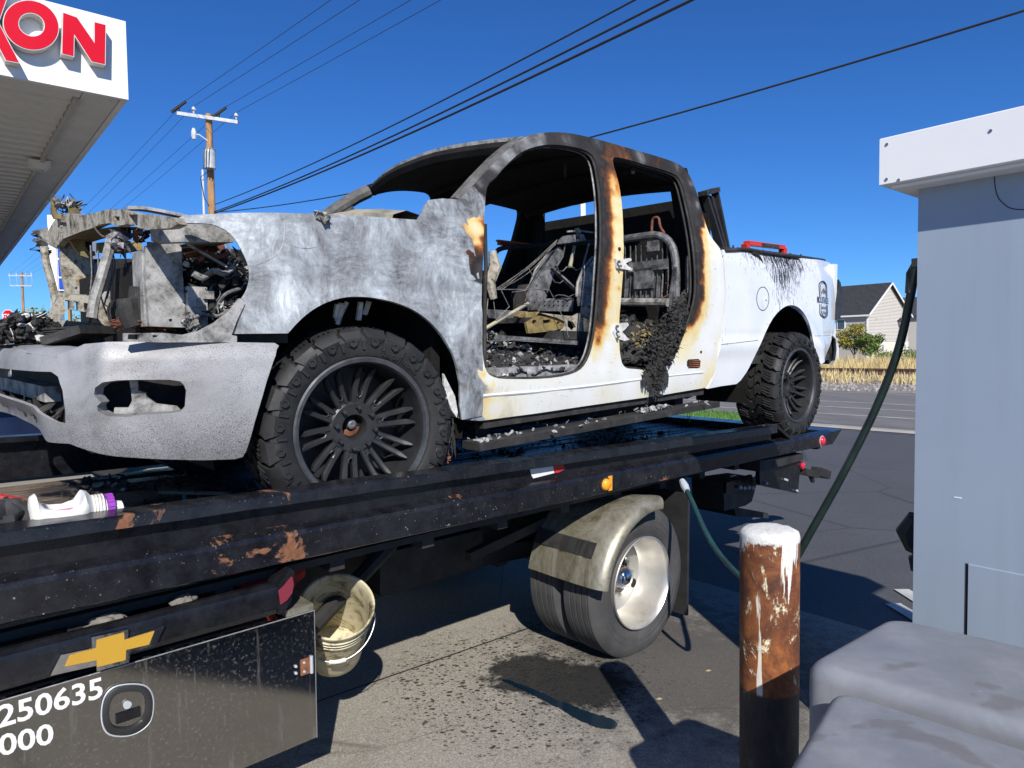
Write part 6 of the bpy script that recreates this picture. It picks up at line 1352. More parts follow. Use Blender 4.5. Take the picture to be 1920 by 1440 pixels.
# ---------------------------------------------------------------- wheels
def tyre_mesh(R=.408, r0=.283, W=.165, mud=True):
    mb = MB(); prof = [(r0, W*.90), (r0+.012, W*.99), (r0+.03, W*1.03), (R*.87, W*1.04), (R*.92, W*.97), (R*.94, W*.86), (R*.945, W*.6), (R*.945, 0)]
    prof = prof+[(r, -h) for r, h in prof[::-1][1:]]+[(r0-.0, 0)]
    mb.lathe(prof, None, 96, close=True)
    if mud:
        NL = 24
        for k_ in range(NL):
            for sg in (1, -1):
                a0 = 2*pi*(k_+(.5 if sg < 0 else 0))/NL; hw = 2*pi/NL*.435*(1.04 if k_ % 2 else .96)
                sec = [(.050, R), (.085, R+.002), (.115, R), (.140, R-.003), (.160, R-.014), (.174+.004*(k_ % 2), R-.040), (.176, R-.058), (.172, R-.074)]
                sk = [.115, .075, .035, .03, .0, .012, .0, .0]; wv_ = [.72, .86, .98, .86, 1.0, .86, .72, .45]
                vs = []
                for (h, r), s_, w_ in zip(sec, sk, wv_):
                    for dr in (0, -.026):
                        for e in (-1, 1): a = a0+s_*sg*.9+e*hw*w_; vs.append(((r+dr)*cos(a), sg*(h-(.012 if dr and r < R-.03 else 0)), (r+dr)*sin(a)))
                fs = []
                for i in range(len(sec)-1): b = i*4; fs += [(b, b+1, b+5, b+4), (b+1, b+3, b+7, b+5), (b, b+4, b+6, b+2)]
                L_ = len(sec)*4-4; fs += [(0, 2, 3, 1), (L_, L_+1, L_+3, L_+2)]; mb.add(vs, fs)
                for e in (-.42, .05, .46):
                    mb.add([((R+dz)*cos(a0+e*hw+da+s2), sg*h, (R+dz)*sin(a0+e*hw+da+s2)) for h, s2 in ((.070, .085*sg), (.098, .052*sg), (.130, .030*sg)) for da, dz in ((-.010, -.001), (0, .0045), (.010, -.001))], [(0,1,4,3),(1,2,5,4),(3,4,7,6),(4,5,8,7)])
                # bars between the lugs, low on the sidewall
                am_ = a0+pi/NL
                mb.add([((R-q)*cos(am_+da), sg*(W*1.04+hh), (R-q)*sin(am_+da)) for q in (.055, .088) for da, hh in ((-.022, -.002), (-.014, .007), (.014, .007), (.022, -.002))], [(0,1,5,4),(1,2,6,5),(2,3,7,6),(0,3,2,1),(4,5,6,7)])
                # side biter plate
                rr = R-.060; c_ = []
                for i in range(6): t = i*pi/3; c_.append(((rr+.017*cos(t))*cos(a0+.017*sin(t)/rr), (rr+.017*cos(t))*sin(a0+.017*sin(t)/rr)))
                cc_ = np.mean(c_, 0); mb.add([(x, sg*.170, z) for x, z in c_]+[(x, sg*.183, z) for x, z in c_]+[tuple(cc_+(np.array(q)-cc_)*.55)[:1]+(sg*.183,)+tuple(cc_+(np.array(q)-cc_)*.55)[1:] for q in c_]+[tuple(cc_+(np.array(q)-cc_)*.45)[:1]+(sg*.178,)+tuple(cc_+(np.array(q)-cc_)*.45)[1:] for q in c_], [tuple(range(18, 24))]+[(j*6+i, j*6+(i+1) % 6, j*6+6+(i+1) % 6, j*6+6+i) for i in range(6) for j in range(3)])
        NC = 30
        for k_ in range(NC):
            for row, (h0, h1, off) in enumerate(((-.052, -.004, 0.), (.004, .052, .5))):
                a0 = 2*pi*(k_+off)/NC; vs = []
                for r in (R+.0, R-.026):
                    for (h, s_) in ((h0, -.05), ((h0+h1)/2, .02), (h1, -.02)):
                        for e in (-1, 1): a = a0+s_*(1 if row else -1)+e*2*pi/NC*.36; vs.append((r*cos(a), h, r*sin(a)))
                mb.add(vs, [(0,1,3,2),(2,3,5,4),(0,6,7,1),(4,5,11,10),(0,2,8,6),(2,4,10,8),(1,7,9,3),(3,9,11,5)])
    return mb
def rim_build(root, flip=1):
    mb = MB(); prof = [(.286, .150), (.289, .158), (.283, .163), (.272, .161), (.266, .150), (.262, .118), (.250, .06), (.243, 0), (.243, -.12), (.283, -.15), (.287, -.15), (.287, -.14), (.26, -.10), (.26, .10), (.282, .13)]
    mb.lathe(prof, None, 72, close=True); rim = mb.build('rim', 'rim', root, ang=.5)
    mb = MB(); mb.lathe([(.2895, .150), (.291, .160), (.284, .1655), (.271, .163), (.265, .151), (.268, .15)], None, 72, close=True); mb.build('rim_lip', 'rimlip', rim, ang=.5)
    sp = None
    for k_ in range(10):
        am = 2*pi*k_/10; er = np.array([cos(am), 0, sin(am)]); et = np.array([-sin(am), 0, cos(am)])
        for e in (-1, 1):
            mb = MB(); ts = [(.098, .0165, .056, .0105, .030), (.125, .0185, .060, .0110, .032), (.160, .0210, .068, .0115, .032), (.200, .0240, .082, .0125, .034), (.224, .0262, .094, .0130, .034), (.246, .0300, .112, .0050, .026)]
            vs = []
            for r, lat, h, hw, dp in ts:
                c = er*r+et*e*lat+np.array([0, h, 0]); vs += [c-et*hw-(0,.007,0), c-et*hw*.55, c+et*hw*.55, c+et*hw-(0,.007,0), c+et*hw*.9-(0,dp,0), c-et*hw*.9-(0,dp,0)]
            n = 6; fs = [(i*n+j, i*n+(j+1) % n, (i+1)*n+(j+1) % n, (i+1)*n+j) for i in range(len(ts)-1) for j in range(n)]+[tuple(range(n)), tuple(range((len(ts)-1)*n, len(ts)*n))[::-1]]
            mb.add(vs, fs); mb.build('spoke', 'rim', rim, ang=.25)
        mb = MB(); c0 = er*.112+np.array([0, .058, 0])
        mb.tube([er*.150+et*.0120+(0,.058,0), er*.131+et*.0095+(0,.057,0), er*.124+(0,.056,0), er*.131-et*.0095+(0,.057,0), er*.150-et*.0120+(0,.058,0)], .0045, 6)
        mb.add([er*.10+et*.021+(0,.050,0), er*.10-et*.021+(0,.050,0), er*.123-et*.010+(0,.053,0), er*.123+et*.010+(0,.053,0), er*.10+et*.021+(0,.030,0), er*.10-et*.021+(0,.030,0), er*.123-et*.010+(0,.030,0), er*.123+et*.010+(0,.030,0)], [(0,1,2,3),(7,6,5,4),(0,4,5,1),(1,5,6,2),(2,6,7,3),(3,7,4,0)])
        mb.build('spoke_web', 'rim', rim, ang=.4)
    mb = MB(); mb.lathe([(.048, .040), (.054, .054), (.098, .058), (.106, .052), (.108, .02), (.05, .0)], None, 48, close=True)
    mb.lathe([(.243, -.06), (.243, -.075), (.05, -.075), (.05, -.06)], None, 40, close=True)
    mb.build('hub_face', 'rim', rim, ang=.5)
    for k_ in range(8):
        a = 2*pi*k_/8+.3; mb = MB(); c = np.array([.084*cos(a), .060, .084*sin(a)]); mb.cyl(c, c+(0,.020,0), .0105, 6, .009); mb.build('lug_nut', 'blackplastic', rim)
    mb = MB(); mb.lathe([(0, .004), (.030, .004), (.049, .002), (.049, -.03), (0, -.03)], None, 28); hub = mb.build('hub_bore', 'soot', rim); mb = MB(); mb.lathe([(.0, .024), (.010, .026), (.019, .022), (.024, .004), (0, .004)], (np.eye(3), np.array([-.004, 0, .008])), 20); mb.build('axle_stub', 'chrome' if False else 'seat', hub); mb = MB(); mb.add([(.040*cos(a), .006+.001*(i % 2), .040*sin(a)) for i, a in enumerate(np.linspace(-2.9, -.3, 12))]+[(.02*cos(a), .014, .02*sin(a)) for a in np.linspace(-2.9, -.3, 12)], [(i, i+1, i+13, i+12) for i in range(11)]); mb.build('rust_patch', 'rust', hub)
    mb = MB(); mb.lathe([(.06, -.08), (.205, -.08), (.205, -.10), (.06, -.10)], None, 40, close=True); mb.build('brake_disc', 'darkframe', root)
    return rim
wheel = bpy.data.objects.new('wheel', None); COL.objects.link(wheel); wheel.parent = truck
tag(wheel, 'black multi spoke alloy wheel with a coarse mud tyre')
ty = tyre_mesh(); tyre = ty.build('tyre', 'rubber', wheel, ang=.5)
rim_build(wheel)
# raised sidewall lettering on the tyre
vs, fs = text_mesh('TIS OFF-ROAD', .022, .002, .0006, space=1.25); X = [v[0] for v in vs]; mx = (min(X)+max(X))/2
mb = MB(); 
def onarc(v, a_mid, rb): a = a_mid+(v[0]-mx)/rb; r = rb+v[1]; return (-r*cos(a)*-1, .173+v[2], r*sin(a))
A0 = radians(58)
AM = radians(128); mb.add([((.302+v[1])*cos(AM+(v[0]-mx)/.302), .1735+v[2], (.302+v[1])*sin(AM+(v[0]-mx)/.302)) for v in vs], fs); mb.build('tyre_lettering', 'rubber', tyre, fin=False)
wheel.location = (0.0, .86, .445)
wheel.rotation_euler = (0, radians(9), radians(-7))
for loc, rz_ in (((-3.81, .86, .445), 0), ((0, -.86, .445), pi), ((-3.81, -.86, .445), pi)):
    w2 = copy_tree(wheel, truck); w2.location = loc; w2.rotation_euler = (0, radians(20), rz_)

# ================================================================== tow truck (same orientation as the pickup, root on the ground)
OFF = np.array([1.55, 0, .93])
tow = empty('tow_truck', tmat(T2W(-OFF)), 'black flatbed tow truck carrying the burned pickup', 'tow truck')
YO = 1.2
def lin(a, b, y=YO):
    A_, B_ = side(*a, y), side(*b, y); k_ = (B_[2]-A_[2])/(B_[0]-A_[0]); return lambda x: A_[2]+k_*(x-A_[0])
zf = lin((0,998), (1455,799)); zfb = lin((0,1025), (1455,812)); zr_ = lin((0,1094), (1545,812)); zb_ = lin((0,1172), (1545,836))
XE = side(1458, 799, YO)[0]; XT = side(1560, 815, YO)[0]; XFR = 2.9
DZ = .035
def extr(name, prof, xs, mat, parent=tow, **kw):
    """profile given as functions of x, swept along the bed"""
    mb = MB(); n = len(prof); vs = []
    for x in xs:
        for y, z in prof: vs.append((x, y(x) if callable(y) else y, z(x) if callable(z) else z))
    fs = [(i*n+j, i*n+(j+1) % n, (i+1)*n+(j+1) % n, (i+1)*n+j) for i in range(len(xs)-1) for j in range(n)]+[tuple(range(n)), tuple(range((len(xs)-1)*n, len(xs)*n))[::-1]]
    mb.add(vs, fs); return mb.build(name, mat, parent, loc=OFF if parent is tow else None, **kw)
XS_ = list(np.linspace(XFR, XE, 60))
wob = lambda x: .003*nz(x*3, 0, 0)
extr('top_rail', [(lambda x: YO-.004, lambda x: zf(x)-.006+wob(x)), (lambda x: YO-.010, lambda x: zf(x)+wob(x)), (YO-.095, lambda x: zf(x)+.002+wob(x)), (YO-.10, lambda x: zf(x)-.012), (YO-.050, lambda x: zfb(x)+.0), (YO, lambda x: zfb(x)+wob(x*2))], XS_, 'blackpaint_rail', ang=.4)
extr('rail_web', [(YO-.045, lambda x: zfb(x)+.006), (YO-.045, lambda x: zr_(x)+.004), (YO-.08, lambda x: zr_(x)+.004), (YO-.08, lambda x: zfb(x)+.006)], XS_, 'blackpaint', ang=.4)
extr('side_beam', [(YO-.0425, lambda x: zr_(x)+.012), (YO-.018, lambda x: zr_(x)+.003), (YO-.004, lambda x: zr_(x)-.004), (YO+.004, lambda x: zr_(x)-.018), (YO+.004, lambda x: zb_(x)+.004), (YO-.002, lambda x: zb_(x)), (YO-.10, lambda x: zb_(x)), (YO-.12, lambda x: zr_(x)-.02)], list(np.linspace(XFR, XT, 50)), 'blackpaint_rail', ang=.4)
mb = MB(); a = (XE, YO-.05, zf(XE)); b = (XE-.22, YO-.05, zr_(XE-.22)+.0); mb.beam(a, b, .09, .02); mb.build('rail_end', 'blackpaint', tow, loc=OFF)
mb = MB(); x1 = side(1573, 806, YO)[0]
mb.add([(XT,YO+.004,zr_(XT)), (XT,YO+.004,zb_(XT)), (x1-.05,YO+.004,zr_(x1)+.005), (XT,-YO,zr_(XT)), (XT,-YO,zb_(XT)), (x1-.05,-YO,zr_(x1)+.005)], [(0,1,2),(3,5,4),(0,3,4,1),(1,4,5,2),(2,5,3,0)]); mb.build('approach_plate', 'blackpaint', tow, loc=OFF)
# far rail
extr('top_rail', [(-YO, lambda x: zf(x)), (-YO+.09, lambda x: zf(x)), (-YO+.09, lambda x: zf(x)-.03), (-YO, lambda x: zf(x)-.03)], [XFR, XE], 'blackpaint', ang=.4)
extr('side_beam', [(-YO, lambda x: zf(x)-.03), (-YO+.02, lambda x: zf(x)-.03), (-YO+.02, lambda x: zb_(x)), (-YO, lambda x: zb_(x))], [XFR, XE-.8], 'blackpaint', ang=.4)
# deck planks, each its own board
NP = 17; pw_ = (2*YO-.24)/NP
for i in range(NP):
    y = -YO+.12+pw_*(i+.5); mb = MB(); n = 46; vs = []; dzz = .006*RNG.randn(); 
    for j in range(n+1):
        x = XFR-(XFR-XT)*j/n; z = DZ+dzz*.5+.004*nz(x*3, i*7, 0)+ (zr_(x)-zr_(0))*.0
        hw = pw_*.5-.004; vs += [(x, y-hw, z-.03), (x, y-hw, z-.003), (x, y-hw+.006, z), (x, y+hw-.006, z), (x, y+hw, z-.003), (x, y+hw, z-.03)]
    fs = [(j*6+q, j*6+q+1, (j+1)*6+q+1, (j+1)*6+q) for j in range(n) for q in range(5)]+[(0,1,2,3,4,5), tuple(n*6+q for q in (5,4,3,2,1,0))]
    mb.add(vs, fs); mb.build('deck_plank', 'plank', tow, loc=OFF, ang=.5)
mb = MB(); mb.span(XFR, XT, -YO+.1, YO-.1, DZ-.06, DZ-.034); mb.build('deck_substrate', 'darkframe', tow, loc=OFF)
# under-bed structure
mb = MB()
for x in np.arange(-4., 2.8, .42): mb.span(x-.03, x+.03, -YO+.1, YO-.1, -.06, DZ-.06)
mb.build('cross_member', 'darkframe', tow, loc=OFF)
mb = MB()
for s_ in (1, -1): mb.span(-4.0, 2.9, s_*.48-.06, s_*.48+.06, -.20, -.06)
mb.build('bed_runner', 'darkframe', tow, loc=OFF)
mb = MB()
for s_ in (1, -1): mb.span(-3.1, 2.9, s_*.43-.05, s_*.43+.05, -.48, -.22)
for x in (-3, -2.2, -.9, 0, 1.2): mb.span(x-.05, x+.05, -.43, .43, -.44, -.26)
mb.build('chassis_rail', 'darkframe', tow, loc=OFF)
mb = MB(); mb.cyl((-1.56,-1.0,-.515), (-1.56,1.0,-.515), .06, 12); mb.tube([(-1.4,0,-.515),(-1.56,0,-.515),(-1.75,0,-.515)], [.08,.19,.12], 14); mb.cyl((-1.4,0,-.5), (1.6,0,-.40), .05, 10); mb.build('rear_axle', 'darkframe', tow, loc=OFF)
mb = MB()
for i in range(6): mb.beam((-.75+.04*i, .50, -.30-.022*i), (-1.56, .50, -.42-.012*i), .08, .018); mb.beam((-1.56, .50, -.42-.012*i), (-2.35-.0*i+.04*i, .50, -.30-.022*i), .08, .018)
mb.build('leaf_spring', 'darkframe', tow, loc=OFF)
mb = MB(); mb.beam((-.75,.72,-.30), (-1.5,.80,-.14), .05, .05); mb.tube([(-.3,.7,-.15),(.3,.9,-.40)], .035, 8); mb.span(-.95, -.3, .40, .6, -.42, -.22); mb.build('air_tank', 'darkframe', tow, loc=OFF)
# dual wheels
def road_wheel(y, outer=True, flip=1):
    w_ = bpy.data.objects.new('dual_wheel', None); COL.objects.link(w_); w_.parent = tow; w_.location = tuple(OFF+np.array([-1.575, y, -.515])); tag(w_, 'worn ribbed road tyre on a bare aluminium wheel')
    R, W = .412, .106
    mb = MB(); pr = [(.247,W*.92),(.258,W*1.0),(.30,W*1.06),(.35,W*1.06),(.385,W*1.0),(.398,W*.90),(.408,W*.84)]
    g = []
    for c in (.66, .30, -.06, -.42): 
        g += [(R, W*(c+.085)), (R-.010, W*(c+.055)), (R-.010, W*(c+.035)), (R, W*(c+.0))]
    pr = pr+[(R-.001, W*.80)]+g+[(R-.001,-W*.80),(.398,-W*.90),(.385,-W),(.35,-W*1.06),(.30,-W*1.06),(.258,-W),(.247,-W*.92)]
    mb.lathe(pr, None, 96, close=True); t_ = mb.build('tyre', 'greyrubber', w_, ang=.6)
    mb = MB()
    for ri in (.305, .335): mb.lathe([(ri-.002, W*1.058), (ri, W*1.075), (ri+.002, W*1.058)], None, 80)
    mb.build('sidewall_ring', 'greyrubber', t_)
    mb = MB()
    s_ = flip
    mb.lathe([(.247, s_*.112), (.252, s_*.122), (.247, s_*.126), (.240, s_*.118), (.232, s_*.09), (.226, s_*.05), (.216, s_*.02), (.214, -s_*.03), (.200, -s_*.055), (.150, -s_*.060), (.105, -s_*.045), (.10, -s_*.06), (.20, -s_*.075), (.245, -s_*.10), (.247, s_*.0)], None, 80, close=True)
    rim = mb.build('rim', 'alu', w_, ang=.7)
    if outer:
        for k_ in range(4):
            a = k_*pi/2+.5; c = np.array([.165*cos(a), -.055, .165*sin(a)]); mb = MB(); mb.tube([c, c+(0,.004,0)], .026, 14); mb.build('hand_hole', 'soot', rim)
        mb = MB(); mb.lathe([(0, .035), (.022, .034), (.045, .022), (.060, -.002), (.064, -.03), (.064, -.06)], None, 36); mb.build('hub_cap', 'chrome', rim, ang=1.)
        for k_ in range(8):
            a = k_*pi/4; c = np.array([.108*cos(a), -.052, .108*sin(a)]); mb = MB(); mb.cyl(c, c+(0,.028,0), .014, 6, .011); mb.build('lug_nut', 'alu', rim)
    return w_
road_wheel(1.08); road_wheel(.835, False, -1); road_wheel(-.835, False); road_wheel(-1.075, True, -1)
# quarter fender
mb = MB(); cx_, cz_ = -1.575, -.515; aa = np.linspace(radians(11), radians(97), 34); vs = []
ysec = [(.79, 0), (.83, .0), (.97, .006), (1.12, .006), (1.20, .0), (1.255, -.010), (1.285, -.030), (1.292, -.055)]
for a in aa:
    for y, dr in ysec:
        yy = y
        if a > radians(50): yy = 1.292-(1.292-y)*(1-.82*((a-radians(50))/radians(47))**1.0)
        r = .475+dr; vs.append((cx_+r*cos(a), yy, cz_+r*sin(a)))
n = len(ysec); vs2 = [(x-(x-cx_)*.012, y-.003, z-(z-cz_)*.012) for x, y, z in vs]; m_ = len(vs)
fs = [(i*n+j, i*n+j+1, (i+1)*n+j+1, (i+1)*n+j) for i in range(len(aa)-1) for j in range(n-1)]
mb.add(vs+vs2, fs+[tuple(q+m_ for q in f[::-1]) for f in fs]+[(i*n, (i+1)*n, (i+1)*n+m_, i*n+m_) for i in range(len(aa)-1)]+[(i*n+n-1, i*n+n-1+m_, (i+1)*n+n-1+m_, (i+1)*n+n-1) for i in range(len(aa)-1)]+[(j, j+m_, j+1+m_, j+1) for j in range(n-1)])
fen = mb.build('wheel_fender', 'fenderalu', tow, loc=OFF, ang=1.0, label='stained bare aluminium quarter fender over the dual wheels')
mb = MB(); a = radians(28); p = np.array([cx_+.485*cos(a), 0, cz_+.485*sin(a)]); a2 = radians(37); p2 = np.array([cx_+.487*cos(a2), 0, cz_+.487*sin(a2)])
mb.add([p+(0,.79,0), p+(0,1.20,0), p2+(0,1.20,0), p2+(0,.79,0), p*.985+(-.02,.79,0), p*.985+(-.02,1.20,0), p2*.985+(-.02,1.20,0), p2*.985+(-.02,.79,0)], [(0,1,2,3),(7,6,5,4),(0,4,5,1),(1,5,6,2),(2,6,7,3),(3,7,4,0)]); mb.build('fender_strap', 'darkframe', fen)
mb = MB()
for i in range(14): t = RNG.rand(); y = .98+.2*t; mb.tube([p2+(.004,y,0), p*.5+p2*.5+(.005,y,0), p+(.004,y,-.01*RNG.rand())], [.004,.003,.002], 4)
mb.build('strap_fringe', 'soot', fen)
mb = MB(); mb.span(-2.12, -2.10, .60, 1.14, -.86, -.12); mb.build('mud_flap', 'blackplastic', tow, loc=OFF)
mb = MB(); mb.span(-2.12, -2.10, -1.14, -.60, -.86, -.12); mb.build('mud_flap', 'blackplastic', tow, loc=OFF)
# rear bracket, lamps, hitch, control levers
def px_prism(px, y, t, name, mat, parent=tow, label=None, n0=None):
    P = [side(*p, y) for p in px]; mb = MB(); mb.add([p for p in P]+[p-np.array([0,t,0]) for p in P], [tuple(range(len(P))), tuple(range(2*len(P)-1, len(P)-1, -1))]+[(i, (i+1) % len(P), len(P)+(i+1) % len(P), len(P)+i) for i in range(len(P))])
    return mb.build(name, mat, parent, loc=OFF if parent is tow else None, label=label)
px_prism([(1420,868),(1500,858),(1502,862),(1496,925),(1425,910),(1424,880)], 1.12, .03, 'rear_bracket', 'blackpaint')
px_prism([(1425,864),(1505,850),(1507,862),(1425,885)], 1.16, .5, 'rear_crossbeam', 'darkframe')
P = side(1503, 873, 1.12); mb = MB(); mb.cyl(P+(0,-.02,0), P+(0,.006,0), .032, 20); lb_ = mb.build('lamp_housing', 'blackplastic', tow, loc=OFF); mb = MB(); mb.lathe([(.027,.006),(.026,.016),(.015,.022),(0,.024)], (np.eye(3), P), 20); mb.build('red_marker_lens', 'redlens', lb_)
for (a, b) in ((1471,899),(1474,900),(1493,920),(1436,906)): P = side(a, b, 1.125); mb = MB(); mb.cyl(P, P+(0,.012,0), .009, 8); mb.build('bolt', 'galv', tow, loc=OFF)
mb = MB(); A_ = side(1505, 884, .9); B_ = side(1532, 890, .9); mb.beam(A_, B_, .07, .055); A_ = side(1530, 883, .9); B_ = side(1548, 890, .9); mb.beam(A_, B_, .09, .07); mb.tube([side(1520, 892, .9), side(1524, 902, .9)], .02, 8); mb.build('tow_hitch', 'darkframe', tow, loc=OFF)
px_prism([(1356,905),(1422,895),(1410,940),(1398,948),(1358,958)], .95, .25, 'valve_box', 'blackplastic')
px_prism([(1362,905),(1410,890),(1412,912),(1362,925)], .98, .02, 'valve_plate', 'blackpaint')
for i in range(4):
    P = side(1389+i*8, 914+(i % 2)*1.0, 1.0); mb = MB(); mb.cyl(P+(0,-.08,0), P, .007, 6); mb.tube([P+(0,-.012,0), P, P+(0,.012,0)], [.010,.017,.006], 10); mb.build('control_lever', 'galv', tow, loc=OFF)
P = side(1369, 893, 1.0); mb = MB(); mb.beam(P, side(1380, 890, 1.0), .01, .012); mb.build('latch_handle', 'wire', tow, loc=OFF)
px_prism([(1375,950),(1440,962),(1442,972),(1380,968)], .7, .35, 'rear_step', 'darkframe')
mb = MB(); P = side(1420, 895, .98); mb.tube([P, P+(0,.02,0)], .04, 14); mb.build('work_lamp', 'galv', tow, loc=OFF)
# markers and tape on the rail
P = side(1134, 908, YO+.004); mb = MB(); mb.cyl(P+(0,-.01,0), P+(0,.006,0), .037, 24); l_ = mb.build('lamp_bezel', 'blackplastic', tow, loc=OFF)
mb = MB(); mb.lathe([(.030,.004),(.029,.016),(.018,.026),(0,.029)], (np.eye(3), P), 24); mb.build('amber_marker_lens', 'amber', l_, ang=1.)
mb = MB(); P2 = side(1144, 906, YO+.006); mb.box(P2, (.03, .004, .075)); mb.build('amber_reflector', 'amber', l_)
P = side(1541, 827, YO+.004); mb = MB(); mb.cyl(P+(0,-.01,0), P+(0,.004,0), .042, 24); l_ = mb.build('lamp_bezel', 'galv', tow, loc=OFF); mb = MB(); mb.lathe([(.036,.004),(.034,.014),(.02,.022),(0,.025)], (np.eye(3), P), 24); mb.build('red_marker_lens', 'redlens', l_, ang=1.)
px_prism([(994,880),(1037,874),(1039,887),(1000,897),(996,890)], YO-.040, .002, 'reflective_tape', 'tapewhite'); px_prism([(1037,874),(1057,870),(1059,880),(1048,886),(1039,887)], YO-.040, .002, 'reflective_tape', 'tapered')
# toolbox below the bed
TB = side(590, 1144, YO); TBb = side(587, 1386, YO); zt0 = TB[2]; xb_ = TB[0]; zb0 = TBb[2]
mb = MB(); mb.span(xb_+.012, 2.8, .72, YO-.02, zb0+.01, zt0-.012); box_ = mb.build('toolbox', 'boxpaint', tow, loc=OFF, label='glossy black underbody toolbox')
mb = MB(); L = 2.8-xb_; rb_ = []
def rbox3(mb, x0, x1, y0, y1, z0, z1, b):
    L = []
    for (q, y) in ((0, y0), (0, y1-b), (b, y1)): L.append([(x0+q, y, z0+q), (x1-q, y, z0+q), (x1-q, y, z1-q), (x0+q, y, z1-q)])
    vs = [p for l in L for p in l]; fs = [(0,1,2,3), (11,10,9,8)]
    for k2 in range(2):
        for i in range(4): fs.append((k2*4+i, k2*4+4+i, k2*4+4+(i+1) % 4, k2*4+(i+1) % 4))
    mb.add(vs, fs)
rbox3(mb, xb_, 2.8, YO-.02, YO, zb0, zt0, .003); door = mb.build('toolbox_door', 'boxpaint', box_, ang=.3)
mb = MB(); mb.tube([(xb_, YO-.001, zt0-.001), (2.8, YO-.001, zt0-.001)], .0022, 6); mb.tube([(xb_+.001, YO-.001, zt0), (xb_+.001, YO-.001, zb0)], .0018, 6); mb.build('door_edge', 'wire', door)
mb = MB(); mb.span(xb_+.0, xb_+.10, 1.02, 1.19, zt0-.005, zt0+.022); mb.build('box_corner', 'fenderalu', box_)
# hinge with rust
P = side(575, 1249, YO+.003); mb = MB(); mb.span(P[0]-.014, P[0]+.022, YO+.001, YO+.004, P[2]-.028, P[2]+.028); hg = mb.build('hinge', 'rust', door); mb = MB(); mb.cyl((P[0]-.018, YO+.004, P[2]-.03), (P[0]-.018, YO+.004, P[2]+.03), .006, 8); mb.build('hinge_pin', 'galv', hg)
for a, b in ((.010,.016),(.010,-.016),(.040,.012),(.040,-.012)):
    mb = MB(); mb.cyl((P[0]+a, YO+.002, P[2]+b), (P[0]+a, YO+.008, P[2]+b), .0055, 8, .004); mb.build('rivet', 'galv', hg)
# paddle latch
px_ = [(190,1330),(196,1305),(212,1288),(240,1282),(268,1284),(282,1296),(287,1318),(282,1350),(262,1370),(236,1379),(205,1376),(192,1358)]
lt = cr([side(*p, YO+.002) for p in px_], 3, True); c = np.mean(lt, 0); n = len(lt); mb = MB()
R1 = [p+np.array([0,.004,0]) for p in lt]; R2 = [c+(p-c)*.92+np.array([0,.010,0]) for p in lt]; R3 = [c+(p-c)*.72+np.array([0,.008,0]) for p in lt]; R4 = [c+(p-c)*.66+np.array([0,-.022,0]) for p in lt]; R0 = [p-np.array([0,.006,0]) for p in lt]
mb.add(R0+R1+R2+R3+R4, [(k2*n+i, k2*n+(i+1) % n, (k2+1)*n+(i+1) % n, (k2+1)*n+i) for k2 in range(4) for i in range(n)]); mb.add(R4, [tuple(range(n))])
# a recess needs an opening in the door look: dark cup sits proud as a bowl
lch = mb.build('paddle_latch', 'blackplastic', door, ang=1.)
mb = MB(); A_ = c+np.array([.022,.0,-.012]); mb.span(c[0]-.035, c[0]+.03, YO+.0, YO+.006, c[2]-.036, c[2]-.008); mb.build('latch_paddle', 'blackpaint', lch)
mb = MB(); mb.cyl(c+(0,-.0,.012), c+(0,.008,.012), .011, 14); mb.build('key_lock', 'galv', lch)
mb = MB(); P_ = lt+lt[:1]; mb.tube([p+np.array([0,.004,0]) for p in P_], .0028, 5, False); mb.build('latch_edge', 'galv', lch)
# numbers
def flat_text(s_, pxl, pxr, hpx, parent, y, name='lettering', mat='letterwhite', bold=.02):
    A_ = side(*pxl, y); B_ = side(*pxr, y); H1 = side(pxl[0], pxl[1]-hpx, y); vs, fs = text_mesh(s_, 1, .0, bold); X = [v[0] for v in vs]; Y = [v[1] for v in vs]; a, b = min(X), max(X); c_, d_ = 0., max(Y)
    e = (B_-A_); u = np.array([0, 0, H1[2]-A_[2]]); mb = MB(); mb.add([A_+e*((v[0]-a)/(b-a))+u*(v[1]/d_) for v in vs], fs); return mb.build(name, mat, parent, fin=False)
flat_text('250635', (-4,1365), (193,1306), 42, door, YO+.0018); flat_text('000', (-2,1418), (101,1392), 40, door, YO+.0018)
# pressed trim strip with emblem above the toolbox
s0, s1 = side(0, 1232, YO+.02), side(521, 1096, YO+.02); s2, s3 = side(0, 1306, YO+.02), side(517, 1150, YO+.02)
zt_, zq = (s0[2]+s1[2])/2, (s2[2]+s3[2])/2; xe_ = s1[0]
extr('body_trim', [(YO-.005, zt_+.004), (YO+.016, zt_-.006), (YO+.022, zt_-.03), (YO+.02, zq+.02), (YO+.005, zq), (YO-.03, zq), (YO-.03, zt_+.002)], list(np.linspace(2.8, xe_, 20)), 'blackpaint', ang=.4)
mb = MB(); mb.add([(xe_,YO+.02,zq),(xe_,YO+.02,zt_),(xe_-.05,YO+.01,zt_+.045),(xe_-.065,YO+.01,zt_+.03),(xe_-.05,YO+.01,zq+.03),(xe_-.02,YO+.015,zq),(xe_,YO-.06,zq),(xe_,YO-.06,zt_),(xe_-.05,YO-.06,zt_+.045),(xe_-.065,YO-.06,zt_+.03),(xe_-.05,YO-.06,zq+.03),(xe_-.02,YO-.06,zq)], [(0,1,2,3,4,5),(11,10,9,8,7,6)]+[(i, (i+1) % 6, 6+(i+1) % 6, 6+i) for i in range(6)]); ec = mb.build('trim_end', 'blackpaint', tow, loc=OFF)
rp = [(522,1108),(534,1098),(548,1082),(551,1095),(548,1112),(538,1126),(526,1134)]
